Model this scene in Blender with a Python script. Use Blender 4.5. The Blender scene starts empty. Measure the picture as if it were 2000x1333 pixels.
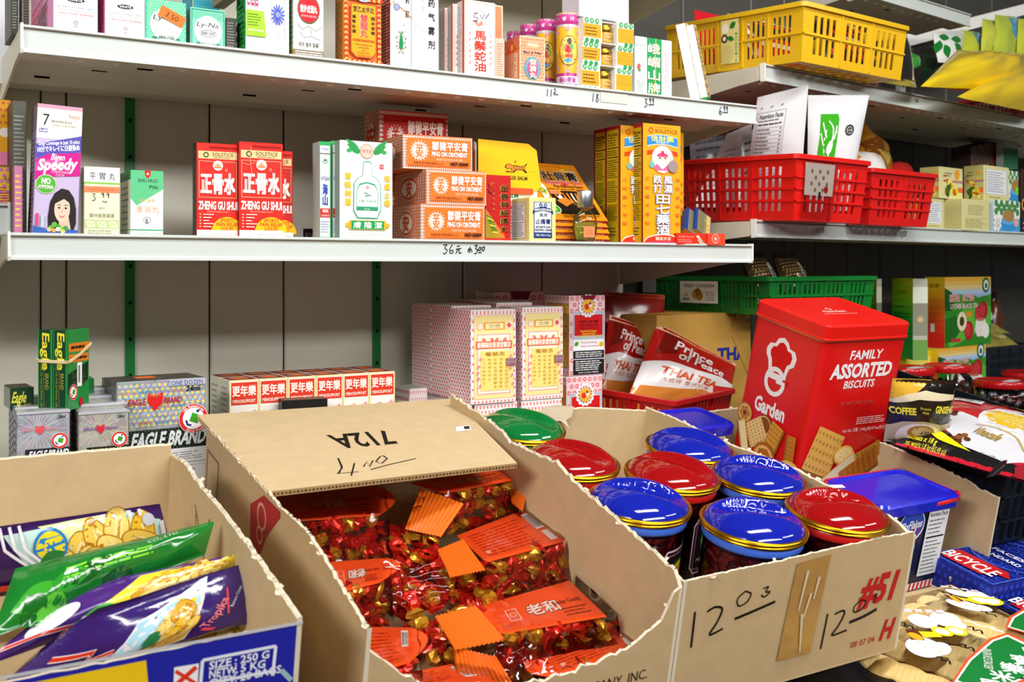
import bpy, bmesh, math, random
from mathutils import Vector as V, Matrix as Mx, noise
random.seed(7)
SC = bpy.context.scene
COL = SC.collection
# ------------------------------------------------------------------ camera, world, lights, exposure
F, HY, ZC = 2027.0, 524.0, 1.30            # focal length in px, horizon row, eye height
S_, C_ = 0.519, 0.855                      # the camera looks 31 degrees to the right of the shelf normal
cam = bpy.data.cameras.new('camera'); cam.lens = 36.0 * F / 2000; cam.sensor_width = 36
cam.shift_y = (HY - 666.5) / 2000
cam.dof.use_dof = True; cam.dof.focus_distance = 1.45; cam.dof.aperture_fstop = 10.0
co = bpy.data.objects.new('camera', cam); COL.objects.link(co)
co.location = (0, 0, ZC); co.rotation_euler = (math.pi / 2, 0, -math.atan2(S_, C_)); SC.camera = co
wd = bpy.data.worlds.new('store_air'); SC.world = wd; wd.use_nodes = True
wd.node_tree.nodes['Background'].inputs[0].default_value = (1.0, 0.99, 0.97, 1)
wd.node_tree.nodes['Background'].inputs[1].default_value = 0.1
SC.view_settings.view_transform = 'Standard'; SC.view_settings.look = 'None'
SC.view_settings.gamma = 1.0; SC.view_settings.use_curve_mapping = False
SC.view_settings.exposure = -0.28
def lamp(n, loc, aim, sx, sy, p, c=(1, 0.99, 0.96)):
    l = bpy.data.lights.new(n, 'AREA'); l.shape = 'RECTANGLE'; l.size = sx; l.size_y = sy; l.energy = p; l.color = c
    o = bpy.data.objects.new(n, l); COL.objects.link(o); o.location = loc
    o.rotation_euler = (V(aim) - V(loc)).to_track_quat('-Z', 'Y').to_euler(); return o
lamp('ceiling_tube_near', (0.95, 0.3, ZC + 1.4), (0.95, 0.95, ZC - 0.4), 1.2, 0.22, 37)
lamp('ceiling_tube_aisle', (0.9, -1.5, ZC + 1.0), (0.9, 1.5, ZC), 2.4, 0.22, 50)
lamp('fill_left', (-1.6, -0.2, ZC + 1.0), (0.9, 1.5, ZC - 0.1), 1.2, 0.3, 50)  # added fill to brighten left-facing sides, in place of bounced light
lamp('ceiling_tube_far', (3.0, -0.8, ZC + 1.2), (2.0, 1.8, ZC), 1.6, 0.3, 27)
# ------------------------------------------------------------------ pixel rays
def ray(px, py):
    r = (px - 1000) / F
    return V((C_ * r + S_, -S_ * r + C_, (HY - py) / F))
CAM = V((0, 0, ZC))
def at(px, py, Y):
    d = ray(px, py); return CAM + d * (Y / d.y)
def atz(px, py, Z):
    d = ray(px, py); return CAM + d * ((Z - ZC) / d.z)
def hit(px, py, P, N):
    d = ray(px, py); return CAM + d * ((V(P) - CAM).dot(V(N)) / d.dot(V(N)))
def proj(p):
    r = C_ * p.x - S_ * p.y; w = S_ * p.x + C_ * p.y
    return 1000 + F * r / w, HY - F * (p.z - ZC) / w
# ------------------------------------------------------------------ materials
def lin(h):
    h = h.lstrip('#')
    if len(h) == 3: h = ''.join(c * 2 for c in h)
    r = [int(h[i:i + 2], 16) / 255 for i in (0, 2, 4)]
    return tuple(c / 12.92 if c < .04045 else ((c + .055) / 1.055) ** 2.4 for c in r) + (1,)
_M = {}
KIND = dict(p=(.42, 0, .25, 0), i=(.5, 0, .2, 0), g=(.2, 0, .5, .25), l=(.3, 0, .5, 0), s=(.3, .3, .6, .2), m=(.28, 1, .5, 0), k=(.85, 0, .15, 0),
            w=(.38, 0, .4, 0), d=(.9, 0, .1, 0), f=(.24, .55, .5, .3), h=(.16, 0, .6, .6))
def mat(hexc, kind='p'):
    key = (hexc, kind)
    if key in _M: return _M[key]
    m = bpy.data.materials.new('%s_%s' % (kind, hexc)); m.use_nodes = True
    nt = m.node_tree; b = nt.nodes['Principled BSDF']
    ro, me, sp, coat = KIND.get(kind, KIND['p'])
    col = lin(hexc)
    b.inputs['Base Color'].default_value = col; b.inputs['Roughness'].default_value = ro
    b.inputs['Metallic'].default_value = me; b.inputs['Specular IOR Level'].default_value = sp; b.inputs['Coat Weight'].default_value = coat
    b.inputs['Coat Roughness'].default_value = .08
    def N(t): return nt.nodes.new(t)
    L = nt.links.new
    if kind in 'pkgwlsfh':
        tc = N('ShaderNodeTexCoord'); nz = N('ShaderNodeTexNoise'); L(tc.outputs['Object'], nz.inputs['Vector'])
        nz.inputs['Scale'].default_value = {'p': 30, 'k': 45, 'g': 25, 'w': 9, 'l': 25, 's': 40, 'f': 60, 'h': 12}[kind]; nz.inputs['Detail'].default_value = 5
        mx = N('ShaderNodeMix'); mx.data_type = 'RGBA'
        k = {'p': .93, 'k': .8, 'g': .94, 'w': .9, 'l': .92, 's': .7, 'f': .75, 'h': .9}[kind]
        mx.inputs[6].default_value = tuple(c * k for c in col[:3]) + (1,); mx.inputs[7].default_value = col
        L(nz.outputs['Fac'], mx.inputs[0]); L(mx.outputs[2], b.inputs['Base Color'])
        if kind == 'k':
            wv = N('ShaderNodeTexWave'); wv.inputs['Scale'].default_value = 60; wv.inputs['Distortion'].default_value = .6
            L(tc.outputs['Object'], wv.inputs['Vector'])
            bp = N('ShaderNodeBump'); bp.inputs['Strength'].default_value = .05; bp.inputs['Distance'].default_value = .001
            L(wv.outputs['Fac'], bp.inputs['Height']); L(bp.outputs['Normal'], b.inputs['Normal'])
        if kind in 'gfh':
            n2 = N('ShaderNodeTexNoise'); n2.inputs['Scale'].default_value = 45 if kind == 'g' else 120; L(tc.outputs['Object'], n2.inputs['Vector'])
            bp = N('ShaderNodeBump'); bp.inputs['Strength'].default_value = .25; bp.inputs['Distance'].default_value = .002
            L(n2.outputs['Fac'], bp.inputs['Height']); L(bp.outputs['Normal'], b.inputs['Normal'])
        if kind == 's':   # rainbow foil card
            vo = N('ShaderNodeTexVoronoi'); vo.inputs['Scale'].default_value = 150; L(tc.outputs['Object'], vo.inputs['Vector'])
            hs = N('ShaderNodeHueSaturation'); hs.inputs['Saturation'].default_value = .45; L(vo.outputs['Color'], hs.inputs['Color'])
            m2 = N('ShaderNodeMix'); m2.data_type = 'RGBA'; m2.blend_type = 'MULTIPLY'; m2.inputs[0].default_value = .45
            L(mx.outputs[2], m2.inputs[6]); L(hs.outputs['Color'], m2.inputs[7]); L(m2.outputs[2], b.inputs['Base Color'])
    if kind == 't':       # tinted translucent plastic
        b.inputs['Roughness'].default_value = .08; b.inputs['Transmission Weight'].default_value = .55; b.inputs['IOR'].default_value = 1.4
        b.inputs['Coat Weight'].default_value = .6; b.inputs['Specular IOR Level'].default_value = .6
    if kind == 'c':       # clear film or glass wall
        nt.nodes.remove(b); o = nt.nodes['Material Output']
        tr = N('ShaderNodeBsdfTransparent'); tr.inputs[0].default_value = col
        gl = N('ShaderNodeBsdfGlossy'); gl.inputs['Roughness'].default_value = .06
        fr = N('ShaderNodeFresnel'); fr.inputs['IOR'].default_value = 1.45
        tc = N('ShaderNodeTexCoord'); nz = N('ShaderNodeTexNoise'); nz.inputs['Scale'].default_value = 22; L(tc.outputs['Object'], nz.inputs['Vector'])
        bp = N('ShaderNodeBump'); bp.inputs['Strength'].default_value = .35; bp.inputs['Distance'].default_value = .006
        L(nz.outputs['Fac'], bp.inputs['Height'])
        for q in (gl, fr): L(bp.outputs['Normal'], q.inputs['Normal'])
        ms = N('ShaderNodeMixShader'); L(fr.outputs[0], ms.inputs[0]); L(tr.outputs[0], ms.inputs[1]); L(gl.outputs[0], ms.inputs[2])
        L(ms.outputs[0], o.inputs['Surface'])
    _M[key] = m; return m
# ------------------------------------------------------------------ geometry accumulator
class G:
    def __init__(s): s.v = []; s.f = []; s.mi = []; s.ms = []; s.sm = []
    def idx(s, m):
        if m not in s.ms: s.ms.append(m)
        return s.ms.index(m)
    def add(s, vs, fs, m, smooth=False):
        o = len(s.v); s.v += [tuple(v) for v in vs]; i = s.idx(m)
        for f in fs: s.f.append(tuple(o + k for k in f)); s.mi.append(i); s.sm.append(smooth)
    def quad(s, a, b, c, d, m): s.add((a, b, c, d), ((0, 1, 2, 3),), m)
    def box(s, lo, hi, m, X=None):
        x0, y0, z0 = lo; x1, y1, z1 = hi
        vs = [V(p) for p in ((x0, y0, z0), (x1, y0, z0), (x1, y1, z0), (x0, y1, z0), (x0, y0, z1), (x1, y0, z1), (x1, y1, z1), (x0, y1, z1))]
        if X: vs = [X @ v for v in vs]
        s.add(vs, ((0, 3, 2, 1), (4, 5, 6, 7), (0, 1, 5, 4), (1, 2, 6, 5), (2, 3, 7, 6), (3, 0, 4, 7)), m)
    def prism(s, pts, d, m, smooth=False):           # closed 3-D outline pushed along vector d
        n = len(pts); d = V(d); a = [V(p) for p in pts]
        s.add(a + [p + d for p in a], [tuple(range(n))[::-1], tuple(range(n, 2 * n))] + [(i, (i + 1) % n, n + (i + 1) % n, n + i) for i in range(n)], m, False)
    def lathe(s, prof, m, n=32, X=None, a0=0, a1=2 * math.pi, smooth=True, sq=1.0):
        full = abs(a1 - a0 - 2 * math.pi) < 1e-6; k = n if full else n + 1; vs = []
        for r, z in prof:
            for i in range(k):
                a = a0 + (a1 - a0) * i / n; vs.append(V((r * math.cos(a), r * math.sin(a) * sq, z)))
        if X: vs = [X @ v for v in vs]
        fs = []
        for j in range(len(prof) - 1):
            for i in range(n):
                i2 = (i + 1) % k; fs.append((j * k + i, j * k + i2, (j + 1) * k + i2, (j + 1) * k + i))
        s.add(vs, fs, m, smooth)
    def tube(s, pts, r, m, n=8):
        pts = [V(p) for p in pts]; vs = []
        for i, p in enumerate(pts):
            t = (pts[min(i + 1, len(pts) - 1)] - pts[max(i - 1, 0)]).normalized(); a = t.orthogonal().normalized(); b = t.cross(a)
            rr = r[i] if isinstance(r, (list, tuple)) else r
            vs += [p + (a * math.cos(2 * math.pi * k / n) + b * math.sin(2 * math.pi * k / n)) * rr for k in range(n)]
        fs = [(j * n + i, j * n + (i + 1) % n, (j + 1) * n + (i + 1) % n, (j + 1) * n + i) for j in range(len(pts) - 1) for i in range(n)]
        fs += [tuple(range(n))[::-1], tuple(range((len(pts) - 1) * n, len(pts) * n))]
        s.add(vs, fs, m, True)
    def build(s, name, parent=None, X=None, org=None):
        vs = s.v
        if org is not None: vs = [(x - org[0], y - org[1], z - org[2]) for x, y, z in vs]
        me = bpy.data.meshes.new(name); me.from_pydata(vs, [], s.f)
        for m in s.ms: me.materials.append(m)
        me.polygons.foreach_set('material_index', s.mi); me.polygons.foreach_set('use_smooth', s.sm); me.update()
        o = bpy.data.objects.new(name, me); COL.objects.link(o)
        if parent: o.parent = parent
        if X is not None: o.matrix_basis = X
        elif org is not None: o.location = org
        return o
def tag(o, label=None, cat=None, group=None, kind=None):
    if label: o['label'] = label
    if cat: o['category'] = cat
    if group: o['group'] = group
    if kind: o['kind'] = kind
    return o
def empty(name, X, label, cat, group=None):
    o = bpy.data.objects.new(name, None); COL.objects.link(o); o.empty_display_size = .02
    if isinstance(X, Mx): o.matrix_basis = X
    else: o.location = X
    return tag(o, label, cat, group)
# ------------------------------------------------------------------ lettering cache
_T = {}
_tc = bpy.data.curves.new('lettering', 'FONT'); _tc.resolution_u = 2
_to = bpy.data.objects.new('lettering', _tc); COL.objects.link(_to)
def glyphs(s, bold):
    k = (s, bold)
    if k not in _T:
        _tc.body = s; _tc.offset = .022 if bold == 1 else (.04 if bold == 2 else 0)
        me = _to.to_mesh(); vs = [(v.co.x, v.co.y) for v in me.vertices]; fs = [tuple(p.vertices) for p in me.polygons]; _to.to_mesh_clear()
        xs = [v[0] for v in vs] or [0, 1]
        _T[k] = (vs, fs, min(xs), max(xs))
    return _T[k]
def cjk(s): return any(ord(c) > 0x2e80 for c in s)
class Pr:
    """printing on a surface: fn(x, y, lift) -> point, x right and y down in 0..1; w, h in metres."""
    def __init__(s, g, fn, w, h, kind='i', sub=None, eps=.00005, lift=.00012): s.g = g; s.fn = fn; s.w = w; s.h = h; s.k = kind; s.sub = sub; s.eps = eps; s.l = lift
    def put(s, vs, fs, c, kind=None, nb=0):
        s.l += s.eps; m = mat(c, kind or s.k)
        if s.sub:
            bm = bmesh.new(); bv = [bm.verts.new((x * s.w, y * s.h, 0)) for x, y in vs]
            for f in fs:
                try: bm.faces.new([bv[i] for i in f])
                except ValueError: pass
            bmesh.ops.triangulate(bm, faces=bm.faces[:])
            for _ in range(7):
                es = [e for e in bm.edges if e.calc_length() > s.sub]
                if not es: break
                bmesh.ops.subdivide_edges(bm, edges=es, cuts=1); bmesh.ops.triangulate(bm, faces=[f for f in bm.faces if len(f.verts) > 3])
            bm.verts.index_update()
            vs = [(v.co.x / s.w, v.co.y / s.h) for v in bm.verts]; fs = [tuple(v.index for v in f.verts) for f in bm.faces]; bm.free()
        s.g.add([s.fn(x, y, s.l + (i // nb * 4e-6 if nb else 0)) for i, (x, y) in enumerate(vs)], fs, m, bool(s.sub))
    def r(s, x0, y0, x1, y1, c, kind=None): s.put([(x0, y1), (x1, y1), (x1, y0), (x0, y0)], [(0, 1, 2, 3)], c, kind)
    def p(s, pts, c): s.put(pts, [tuple(range(len(pts)))[::-1]], c)
    def e(s, cx, cy, rx, c, ry=None, n=22, a0=0, a1=2 * math.pi, rot=0):     # rx a share of the width; circle when ry is None
        R = rx * s.w; Q = R if ry is None else ry * s.h; cr, sr = math.cos(rot), math.sin(rot); ps = []
        for i in range(n + (0 if a1 - a0 > 6.28 else 1)):
            a = a0 + (a1 - a0) * i / n; x, y = R * math.cos(a), Q * math.sin(a)
            ps.append((cx + (x * cr - y * sr) / s.w, cy + (x * sr + y * cr) / s.h))
        s.p(ps, c)
    def ring(s, cx, cy, rx, t, c, ry=None, n=24):
        R = rx * s.w; Q = R if ry is None else ry * s.h; T = t * s.w; vs = []
        for i in range(n):
            a = 2 * math.pi * i / n
            for q in (0, T): vs.append((cx + (R - q) * math.cos(a) / s.w, cy + (Q - q) * math.sin(a) / s.h))
        s.put(vs, [(2 * i, 2 * i + 1, (2 * i + 3) % (2 * n), (2 * i + 2) % (2 * n)) for i in range(n)], c)
    def fr(s, x0, y0, x1, y1, t, c):
        tx = t; ty = t * s.w / s.h
        s.put([(x0, y0), (x1, y0), (x1, y1), (x0, y1), (x0 + tx, y0 + ty), (x1 - tx, y0 + ty), (x1 - tx, y1 - ty), (x0 + tx, y1 - ty)],
              [(4, 5, 1, 0), (5, 6, 2, 1), (6, 7, 3, 2), (7, 4, 0, 3)], c)
    def t(s, txt, cx, cy, hh, c, w=None, b=0, sh=0, rot=0, al='c', wmax=None, arc=0):
        zh = cjk(txt); vs, fs, x0, x1 = glyphs(txt, 0 if zh else b)
        cap = .86 if zh else .72
        k = hh * s.h / cap; kx = k
        if w: kx = w * s.w / max(x1 - x0, .01)
        elif wmax: kx = min(k, wmax * s.w / max(x1 - x0, .01))
        W = (x1 - x0) * kx; ox = {'c': -W / 2, 'l': 0, 'r': -W}[al]; yc = (.38 if zh else .36)
        cr, sr = math.cos(rot), math.sin(rot); out = []
        for x, y in vs:
            u = ox + (x - x0) * kx + sh * (y - yc) * k; v = -(y - yc) * k
            if arc: v += arc * (u * u) / max(W, .001)
            out.append((cx + (u * cr - v * sr) / s.w, cy + (u * sr + v * cr) / s.h))
        if zh and b:
            d = (.02 if b == 1 else .032) * k; base = out; out = []; f2 = []
            for dx, dy in ((d, d), (-d, d), (d, -d), (-d, -d)):
                o = len(out); out += [(x + dx / s.w, y + dy / s.h) for x, y in base]; f2 += [tuple(o + i for i in f) for f in fs]
            nb = len(base); s.put(out, f2, c, None, nb); return
        s.put(out, fs, c)
    def tv(s, txt, cx, y0, y1, sz, c, b=1, w=None):
        n = len(txt); st = (y1 - y0) / n
        for i, ch in enumerate(txt): s.t(ch, cx, y0 + st * (i + .5), sz, c, w=w, b=b)
    def st(s, pts, t, c, soft=False):                # pen stroke, t a share of the width
        if soft and len(pts) > 2:
            q = [pts[0]] + list(pts) + [pts[-1]]; o = []
            for i in range(1, len(q) - 2):
                for k in range(5):
                    t_ = k / 5; o.append(tuple(.5 * (2 * q[i][j] + (q[i + 1][j] - q[i - 1][j]) * t_ + (2 * q[i - 1][j] - 5 * q[i][j] + 4 * q[i + 1][j] - q[i + 2][j]) * t_ ** 2 + (3 * q[i][j] - q[i - 1][j] - 3 * q[i + 1][j] + q[i + 2][j]) * t_ ** 3) for j in (0, 1)))
            pts = o + [pts[-1]]
        P = [(x * s.w, y * s.h) for x, y in pts]; T = t * s.w / 2; vs = []
        for i, (x, y) in enumerate(P):
            a = P[max(i - 1, 0)]; b = P[min(i + 1, len(P) - 1)]; dx, dy = b[0] - a[0], b[1] - a[1]; L = math.hypot(dx, dy) or 1
            vs += [((x - dy / L * T) / s.w, (y + dx / L * T) / s.h), ((x + dy / L * T) / s.w, (y - dx / L * T) / s.h)]
        s.put(vs, [(2 * i, 2 * i + 1, 2 * i + 3, 2 * i + 2) for i in range(len(P) - 1)], c)
    def ln(s, x0, y0, x1, y1, n, c, t=.35, gap=.25, rag=.3):   # fine print too small to read
        vs = []; fs = []; st = (y1 - y0) / max(n, 1)
        for i in range(n):
            y = y0 + st * (i + .5); x = x0; e = x1 - random.random() * rag * (x1 - x0)
            while x < e:
                l = (x1 - x0) * random.uniform(.08, .25); k = len(vs)
                vs += [(x, y + st * t / 2), (min(x + l, e), y + st * t / 2), (min(x + l, e), y - st * t / 2), (x, y - st * t / 2)]; fs.append((k, k + 1, k + 2, k + 3)); x += l + (x1 - x0) * .025
        s.put(vs, fs, c)
    def bar(s, x0, y0, x1, y1, vert=True, c='111111'):         # bar code stripes
        s.r(x0, y0, x1, y1, 'f4f4f4'); vs = []; fs = []; q = .06
        while q < .94:
            w = random.choice((.012, .02, .035)); k = len(vs)
            a, b2 = (x0 + (x1 - x0) * q, x0 + (x1 - x0) * (q + w))
            vs += [(a, y1 - .1 * (y1 - y0)), (b2, y1 - .1 * (y1 - y0)), (b2, y0 + .1 * (y1 - y0)), (a, y0 + .1 * (y1 - y0))]; fs.append((k, k + 1, k + 2, k + 3)); q += w + random.choice((.015, .03))
        s.put(vs, fs, c)
    def dots(s, x0, y0, x1, y1, nx, ny, r, c, st=True, shape=4):
        vs = []; fs = []
        for j in range(ny):
            for i in range(nx):
                x = x0 + (x1 - x0) * (i + (.5 if not (st and j % 2) else 1.0)) / nx; y = y0 + (y1 - y0) * (j + .5) / ny
                if x > x1 - r: continue
                k = len(vs); q = r * s.w / s.h
                vs += [(x + r * math.cos(a), y + q * math.sin(a)) for a in [2 * math.pi * z / shape + (.78 if shape == 4 and not st else 0) for z in range(shape)]]
                fs.append(tuple(range(k, k + shape))[::-1])
        s.put(vs, fs, c)
# ------------------------------------------------------------------ boxed goods
class Bx:
    """a closed carton, local origin at its front-left-bottom corner: x right, y back, z up"""
    def __init__(s, w, d, h, front, side=None, top=None, kind='p', right=None, bottom=None):
        s.w, s.d, s.h = w, d, h; s.g = G(); side = side or front; top = top or front
        bm = bmesh.new(); bmesh.ops.create_cube(bm, size=1)
        for v in bm.verts: v.co = ((v.co.x + .5) * w, (v.co.y + .5) * d, (v.co.z + .5) * h)
        bmesh.ops.bevel(bm, geom=bm.edges[:], offset=min(.0011, w * .04, d * .04, h * .04), segments=1, affect='EDGES')
        bm.normal_update(); bm.verts.index_update()
        vs = [v.co.copy() for v in bm.verts]
        for f in bm.faces:
            n = f.normal
            c = front if n.y < -.6 else top if n.z > .9 else (bottom or side) if n.z < -.6 else (right or side) if n.x > .6 else side if n.x < -.6 else front
            s.g.add([vs[v.index] for v in f.verts], [tuple(range(len(f.verts)))], mat(c, kind))
        bm.free()
        s.F = Pr(s.g, lambda x, y, l: V((x * w, -l, (1 - y) * h)), w, h)
        s.L = Pr(s.g, lambda x, y, l: V((-l, (1 - x) * d, (1 - y) * h)), d, h)
        s.R = Pr(s.g, lambda x, y, l: V((w + l, x * d, (1 - y) * h)), d, h)
        s.T = Pr(s.g, lambda x, y, l: V((x * w, (1 - y) * d, h + l)), w, d)
        s.B = Pr(s.g, lambda x, y, l: V((x * w, y * d, -l)), w, d)
    def put(s, name, X, label, cat='box', group=None):
        s.o = s.g.build(name, None, X); return tag(s.o, label, cat, group)
def spot(xl, xr, yt, Y, Z, yaw=0, xs=None, d=None, base=None):
    """front face from pixel columns xl..xr on the plane through (xl, Y) turned by yaw degrees; yt = top row at xl; xs = far edge column of the left side.
    base=(P0, N0) measures Y in a turned shelf unit."""
    if base: P0 = hit(xl, HY, base[0] + base[1] * Y, base[1]); a0 = math.atan2(-base[1].x, base[1].y)
    else: P0 = at(xl, HY, Y); a0 = 0
    a = a0 + math.radians(yaw); ux = V((math.cos(a), math.sin(a), 0)); uy = V((-math.sin(a), math.cos(a), 0))
    w = (hit(xr, HY, P0, uy) - P0).dot(ux)
    h = CAM.z + ray(xl, yt).z * (S_ * P0.x + C_ * P0.y) - Z
    if xs is not None: d = (hit(xs, HY, P0, ux) - P0).dot(uy)
    X = Mx.Translation((P0.x, P0.y, Z)) @ Mx.Rotation(a, 4, 'Z')
    return X, w, d or .05, h
def sticker(parent, P, w, h, c='ff7a2a', rot=0, txt=None, fn=None, name='price_sticker'):
    """small paper sticker as a part: P(u, v) gives the point in the parent's own space"""
    g = G(); p = Pr(g, fn, w, h, 'i', None, lift=.0005)
    x, y = P; cr, sr = math.cos(rot), math.sin(rot)
    q = [(x + (a * w * cr - b * h * sr) / 1, y + (a * w * sr + b * h * cr)) for a, b in ((-.5, -.5), (.5, -.5), (.5, .5), (-.5, .5))]
    return g, p, q

# ------------------------------------------------------------------ bilinear panels, baskets, bags
def bil(a, b, c, d, u, v): return (a * (1 - u) + b * u) * (1 - v) + (d * (1 - u) + c * u) * v   # a BL, b BR, c TR, d TL
def slotpanel(g, q, th, holes, m):
    """panel on the corners q = BL, BR, TR, TL pierced by holes (u0, v0, u1, v1)"""
    a, b, c, d = [V(p) for p in q]; n = (b - a).cross(d - a).normalized() * th
    us = sorted({0., 1.} | {h[i] for h in holes for i in (0, 2)}); vs_ = sorted({0., 1.} | {h[i] for h in holes for i in (1, 3)})
    hs = set()
    for i in range(len(us) - 1):
        for j in range(len(vs_) - 1):
            um, vm = (us[i] + us[i + 1]) / 2, (vs_[j] + vs_[j + 1]) / 2
            if any(h[0] < um < h[2] and h[1] < vm < h[3] for h in holes): hs.add((i, j))
    P = {}; vv = []
    def pid(i, j, k):
        if (i, j, k) not in P: P[(i, j, k)] = len(vv); vv.append(bil(a, b, c, d, us[i], vs_[j]) - n * k)
        return P[(i, j, k)]
    fs = []; I, J = len(us) - 1, len(vs_) - 1
    for i in range(I):
        for j in range(J):
            if (i, j) in hs: continue
            fs.append((pid(i, j, 0), pid(i + 1, j, 0), pid(i + 1, j + 1, 0), pid(i, j + 1, 0))); fs.append((pid(i, j + 1, 1), pid(i + 1, j + 1, 1), pid(i + 1, j, 1), pid(i, j, 1)))
            for di, dj, e in ((-1, 0, ((i, j + 1), (i, j))), (1, 0, ((i + 1, j), (i + 1, j + 1))), (0, -1, ((i, j), (i + 1, j))), (0, 1, ((i + 1, j + 1), (i, j + 1)))):
                k = (i + di, j + dj)
                if k in hs or not (0 <= k[0] < I and 0 <= k[1] < J): fs.append((pid(*e[0], 0), pid(*e[0], 1), pid(*e[1], 1), pid(*e[1], 0)))
    g.add(vv, fs, m)
class Bag:
    """soft pouch over four corners (BL, BR, TR, TL as seen from the front)"""
    def __init__(s, q, th, col, kind='g', seal=(.05, .05), wr=.004, seed=0, nu=22, nv=22, sidepow=.5, back=None, sag=0, zig=0):
        s.q = [V(p) for p in q]; a, b, c, d = s.q; s.org = (a + b + c + d) / 4
        s.n = (b - a).cross(d - a).normalized(); s.w = ((b - a).length + (c - d).length) / 2; s.h = ((d - a).length + (c - b).length) / 2
        s.th, s.seal, s.wr, s.seed, s.sp, s.sag = th, seal, wr, seed, sidepow, sag
        s.g = G(); m = mat(col, kind); mb = mat(back, kind) if back else m
        for sd, mm in ((1, m), (-1, mb)):
            vs = [s.pt(i / nu, j / nv, sd) for j in range(nv + 1) for i in range(nu + 1)]; fs = []
            for j in range(nv):
                for i in range(nu):
                    f = (j * (nu + 1) + i, j * (nu + 1) + i + 1, (j + 1) * (nu + 1) + i + 1, (j + 1) * (nu + 1) + i); fs.append(f if sd > 0 else f[::-1])
            s.g.add(vs, fs, mm, True)
        s.P = Pr(s.g, lambda x, y, l: s.pt(x, 1 - y, 1, l), s.w, s.h, kind, max(s.w, s.h) / 20, .00004, .0003)
    def pt(s, u, v, sd, l=0):
        a, b, c, d = s.q; p = bil(a, b, c, d, u, v); s0, s1 = s.seal
        e = max(0, min(1, (v - s0) / (1 - s0 - s1))) if s0 + s1 < 1 else 0
        t = (math.sin(math.pi * u) ** s.sp if 0 < u < 1 else 0) * (math.sin(math.pi * e) ** .6 if 0 < e < 1 else 0)
        k = V((u * s.w * 14 + s.seed * 7.3, v * s.h * 14, s.seed * 3.1))
        nz = noise.noise(k) * s.wr + (1 - abs(noise.noise(k * 2.3))) * s.wr * .6 - s.wr * .4
        sg = s.sag * math.sin(math.pi * u) * math.sin(math.pi * v)
        return p + s.n * (sg + sd * t * s.th * .5 + nz * (.35 + .65 * t) * (1 if sd > 0 else .8) + (l + .0004) * sd)
    def put(s, name, label, cat='bag', group=None, parent=None):
        s.o = s.g.build(name, parent, None, s.org); return tag(s.o, label, cat, group) if label else s.o
# ------------------------------------------------------------------ the setting
YS, YB = 1.392, 1.79                                  # shelf front, back panel
PAINT = 'd3ccb8'
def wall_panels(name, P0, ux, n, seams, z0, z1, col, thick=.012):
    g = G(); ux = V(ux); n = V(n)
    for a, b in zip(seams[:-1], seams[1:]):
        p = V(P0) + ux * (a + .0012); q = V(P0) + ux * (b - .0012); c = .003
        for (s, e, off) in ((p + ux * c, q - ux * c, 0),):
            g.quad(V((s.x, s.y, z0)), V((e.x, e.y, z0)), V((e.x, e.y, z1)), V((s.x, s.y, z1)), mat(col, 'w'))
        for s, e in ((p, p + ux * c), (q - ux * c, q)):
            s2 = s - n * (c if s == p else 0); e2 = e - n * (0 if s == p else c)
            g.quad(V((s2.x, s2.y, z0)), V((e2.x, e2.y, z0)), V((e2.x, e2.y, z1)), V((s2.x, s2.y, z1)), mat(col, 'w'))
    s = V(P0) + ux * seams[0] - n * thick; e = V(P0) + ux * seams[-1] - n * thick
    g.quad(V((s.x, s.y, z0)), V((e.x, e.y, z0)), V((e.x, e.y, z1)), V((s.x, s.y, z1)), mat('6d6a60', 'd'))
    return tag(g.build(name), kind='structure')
sx = [at(p, 600, YB).x for p in (-130, 80, 130, 410, 555, 735, 905, 1060, 1200)]
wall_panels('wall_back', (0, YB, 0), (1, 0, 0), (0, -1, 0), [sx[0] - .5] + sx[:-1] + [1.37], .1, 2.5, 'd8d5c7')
for k, p in enumerate((253, 734)):
    x = at(p, 600, YB).x; g = G(); g.box((x - .0075, YB - .006, .1), (x + .0075, YB - .001, 2.5), mat('0c7a35', 'l'))
    for z in [ZC + .06 * i - .6 for i in range(20)]: g.box((x - .0022, YB - .0068, z), (x + .0022, YB - .0062, z + .006), mat('101510', 'd'))
    tag(g.build('trim_%d' % (k + 1)), kind='structure')
g = G(); g.box((-3, -2.5, -.05), (5, 4.5, 0), mat('54483a', 'w')); tag(g.build('floor'), kind='structure')
# right-hand unit, turned 8 degrees
A8 = math.radians(8); RX = V((math.cos(A8), math.sin(A8), 0)); RY = V((-math.sin(A8), math.cos(A8), 0)); R0 = V((1.443, 1.464, 0))
RB = (R0, RY)
def atr(px, py, yp): return hit(px, py, R0 + RY * yp, RY)
wr = R0 + RY * .42
wall_panels('wall_right', wr, RX, -RY, [-.02, .26, .52, .66, .80, .95, 1.12, 1.3, 1.5, 1.8, 2.4], .1, 2.6, '4d4b45')  # panel colour darkened to carry the shade behind the baskets
# white panel at the far left of the picture
g = G(); p = at(-60, 40, 1.62); q = at(20, 40, 1.62); g.box((p.x, 1.62, 1.56), (q.x, 1.66, 2.2), mat('dfe6ea', 'w')); tag(g.build('wall_left'), kind='structure')

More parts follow.
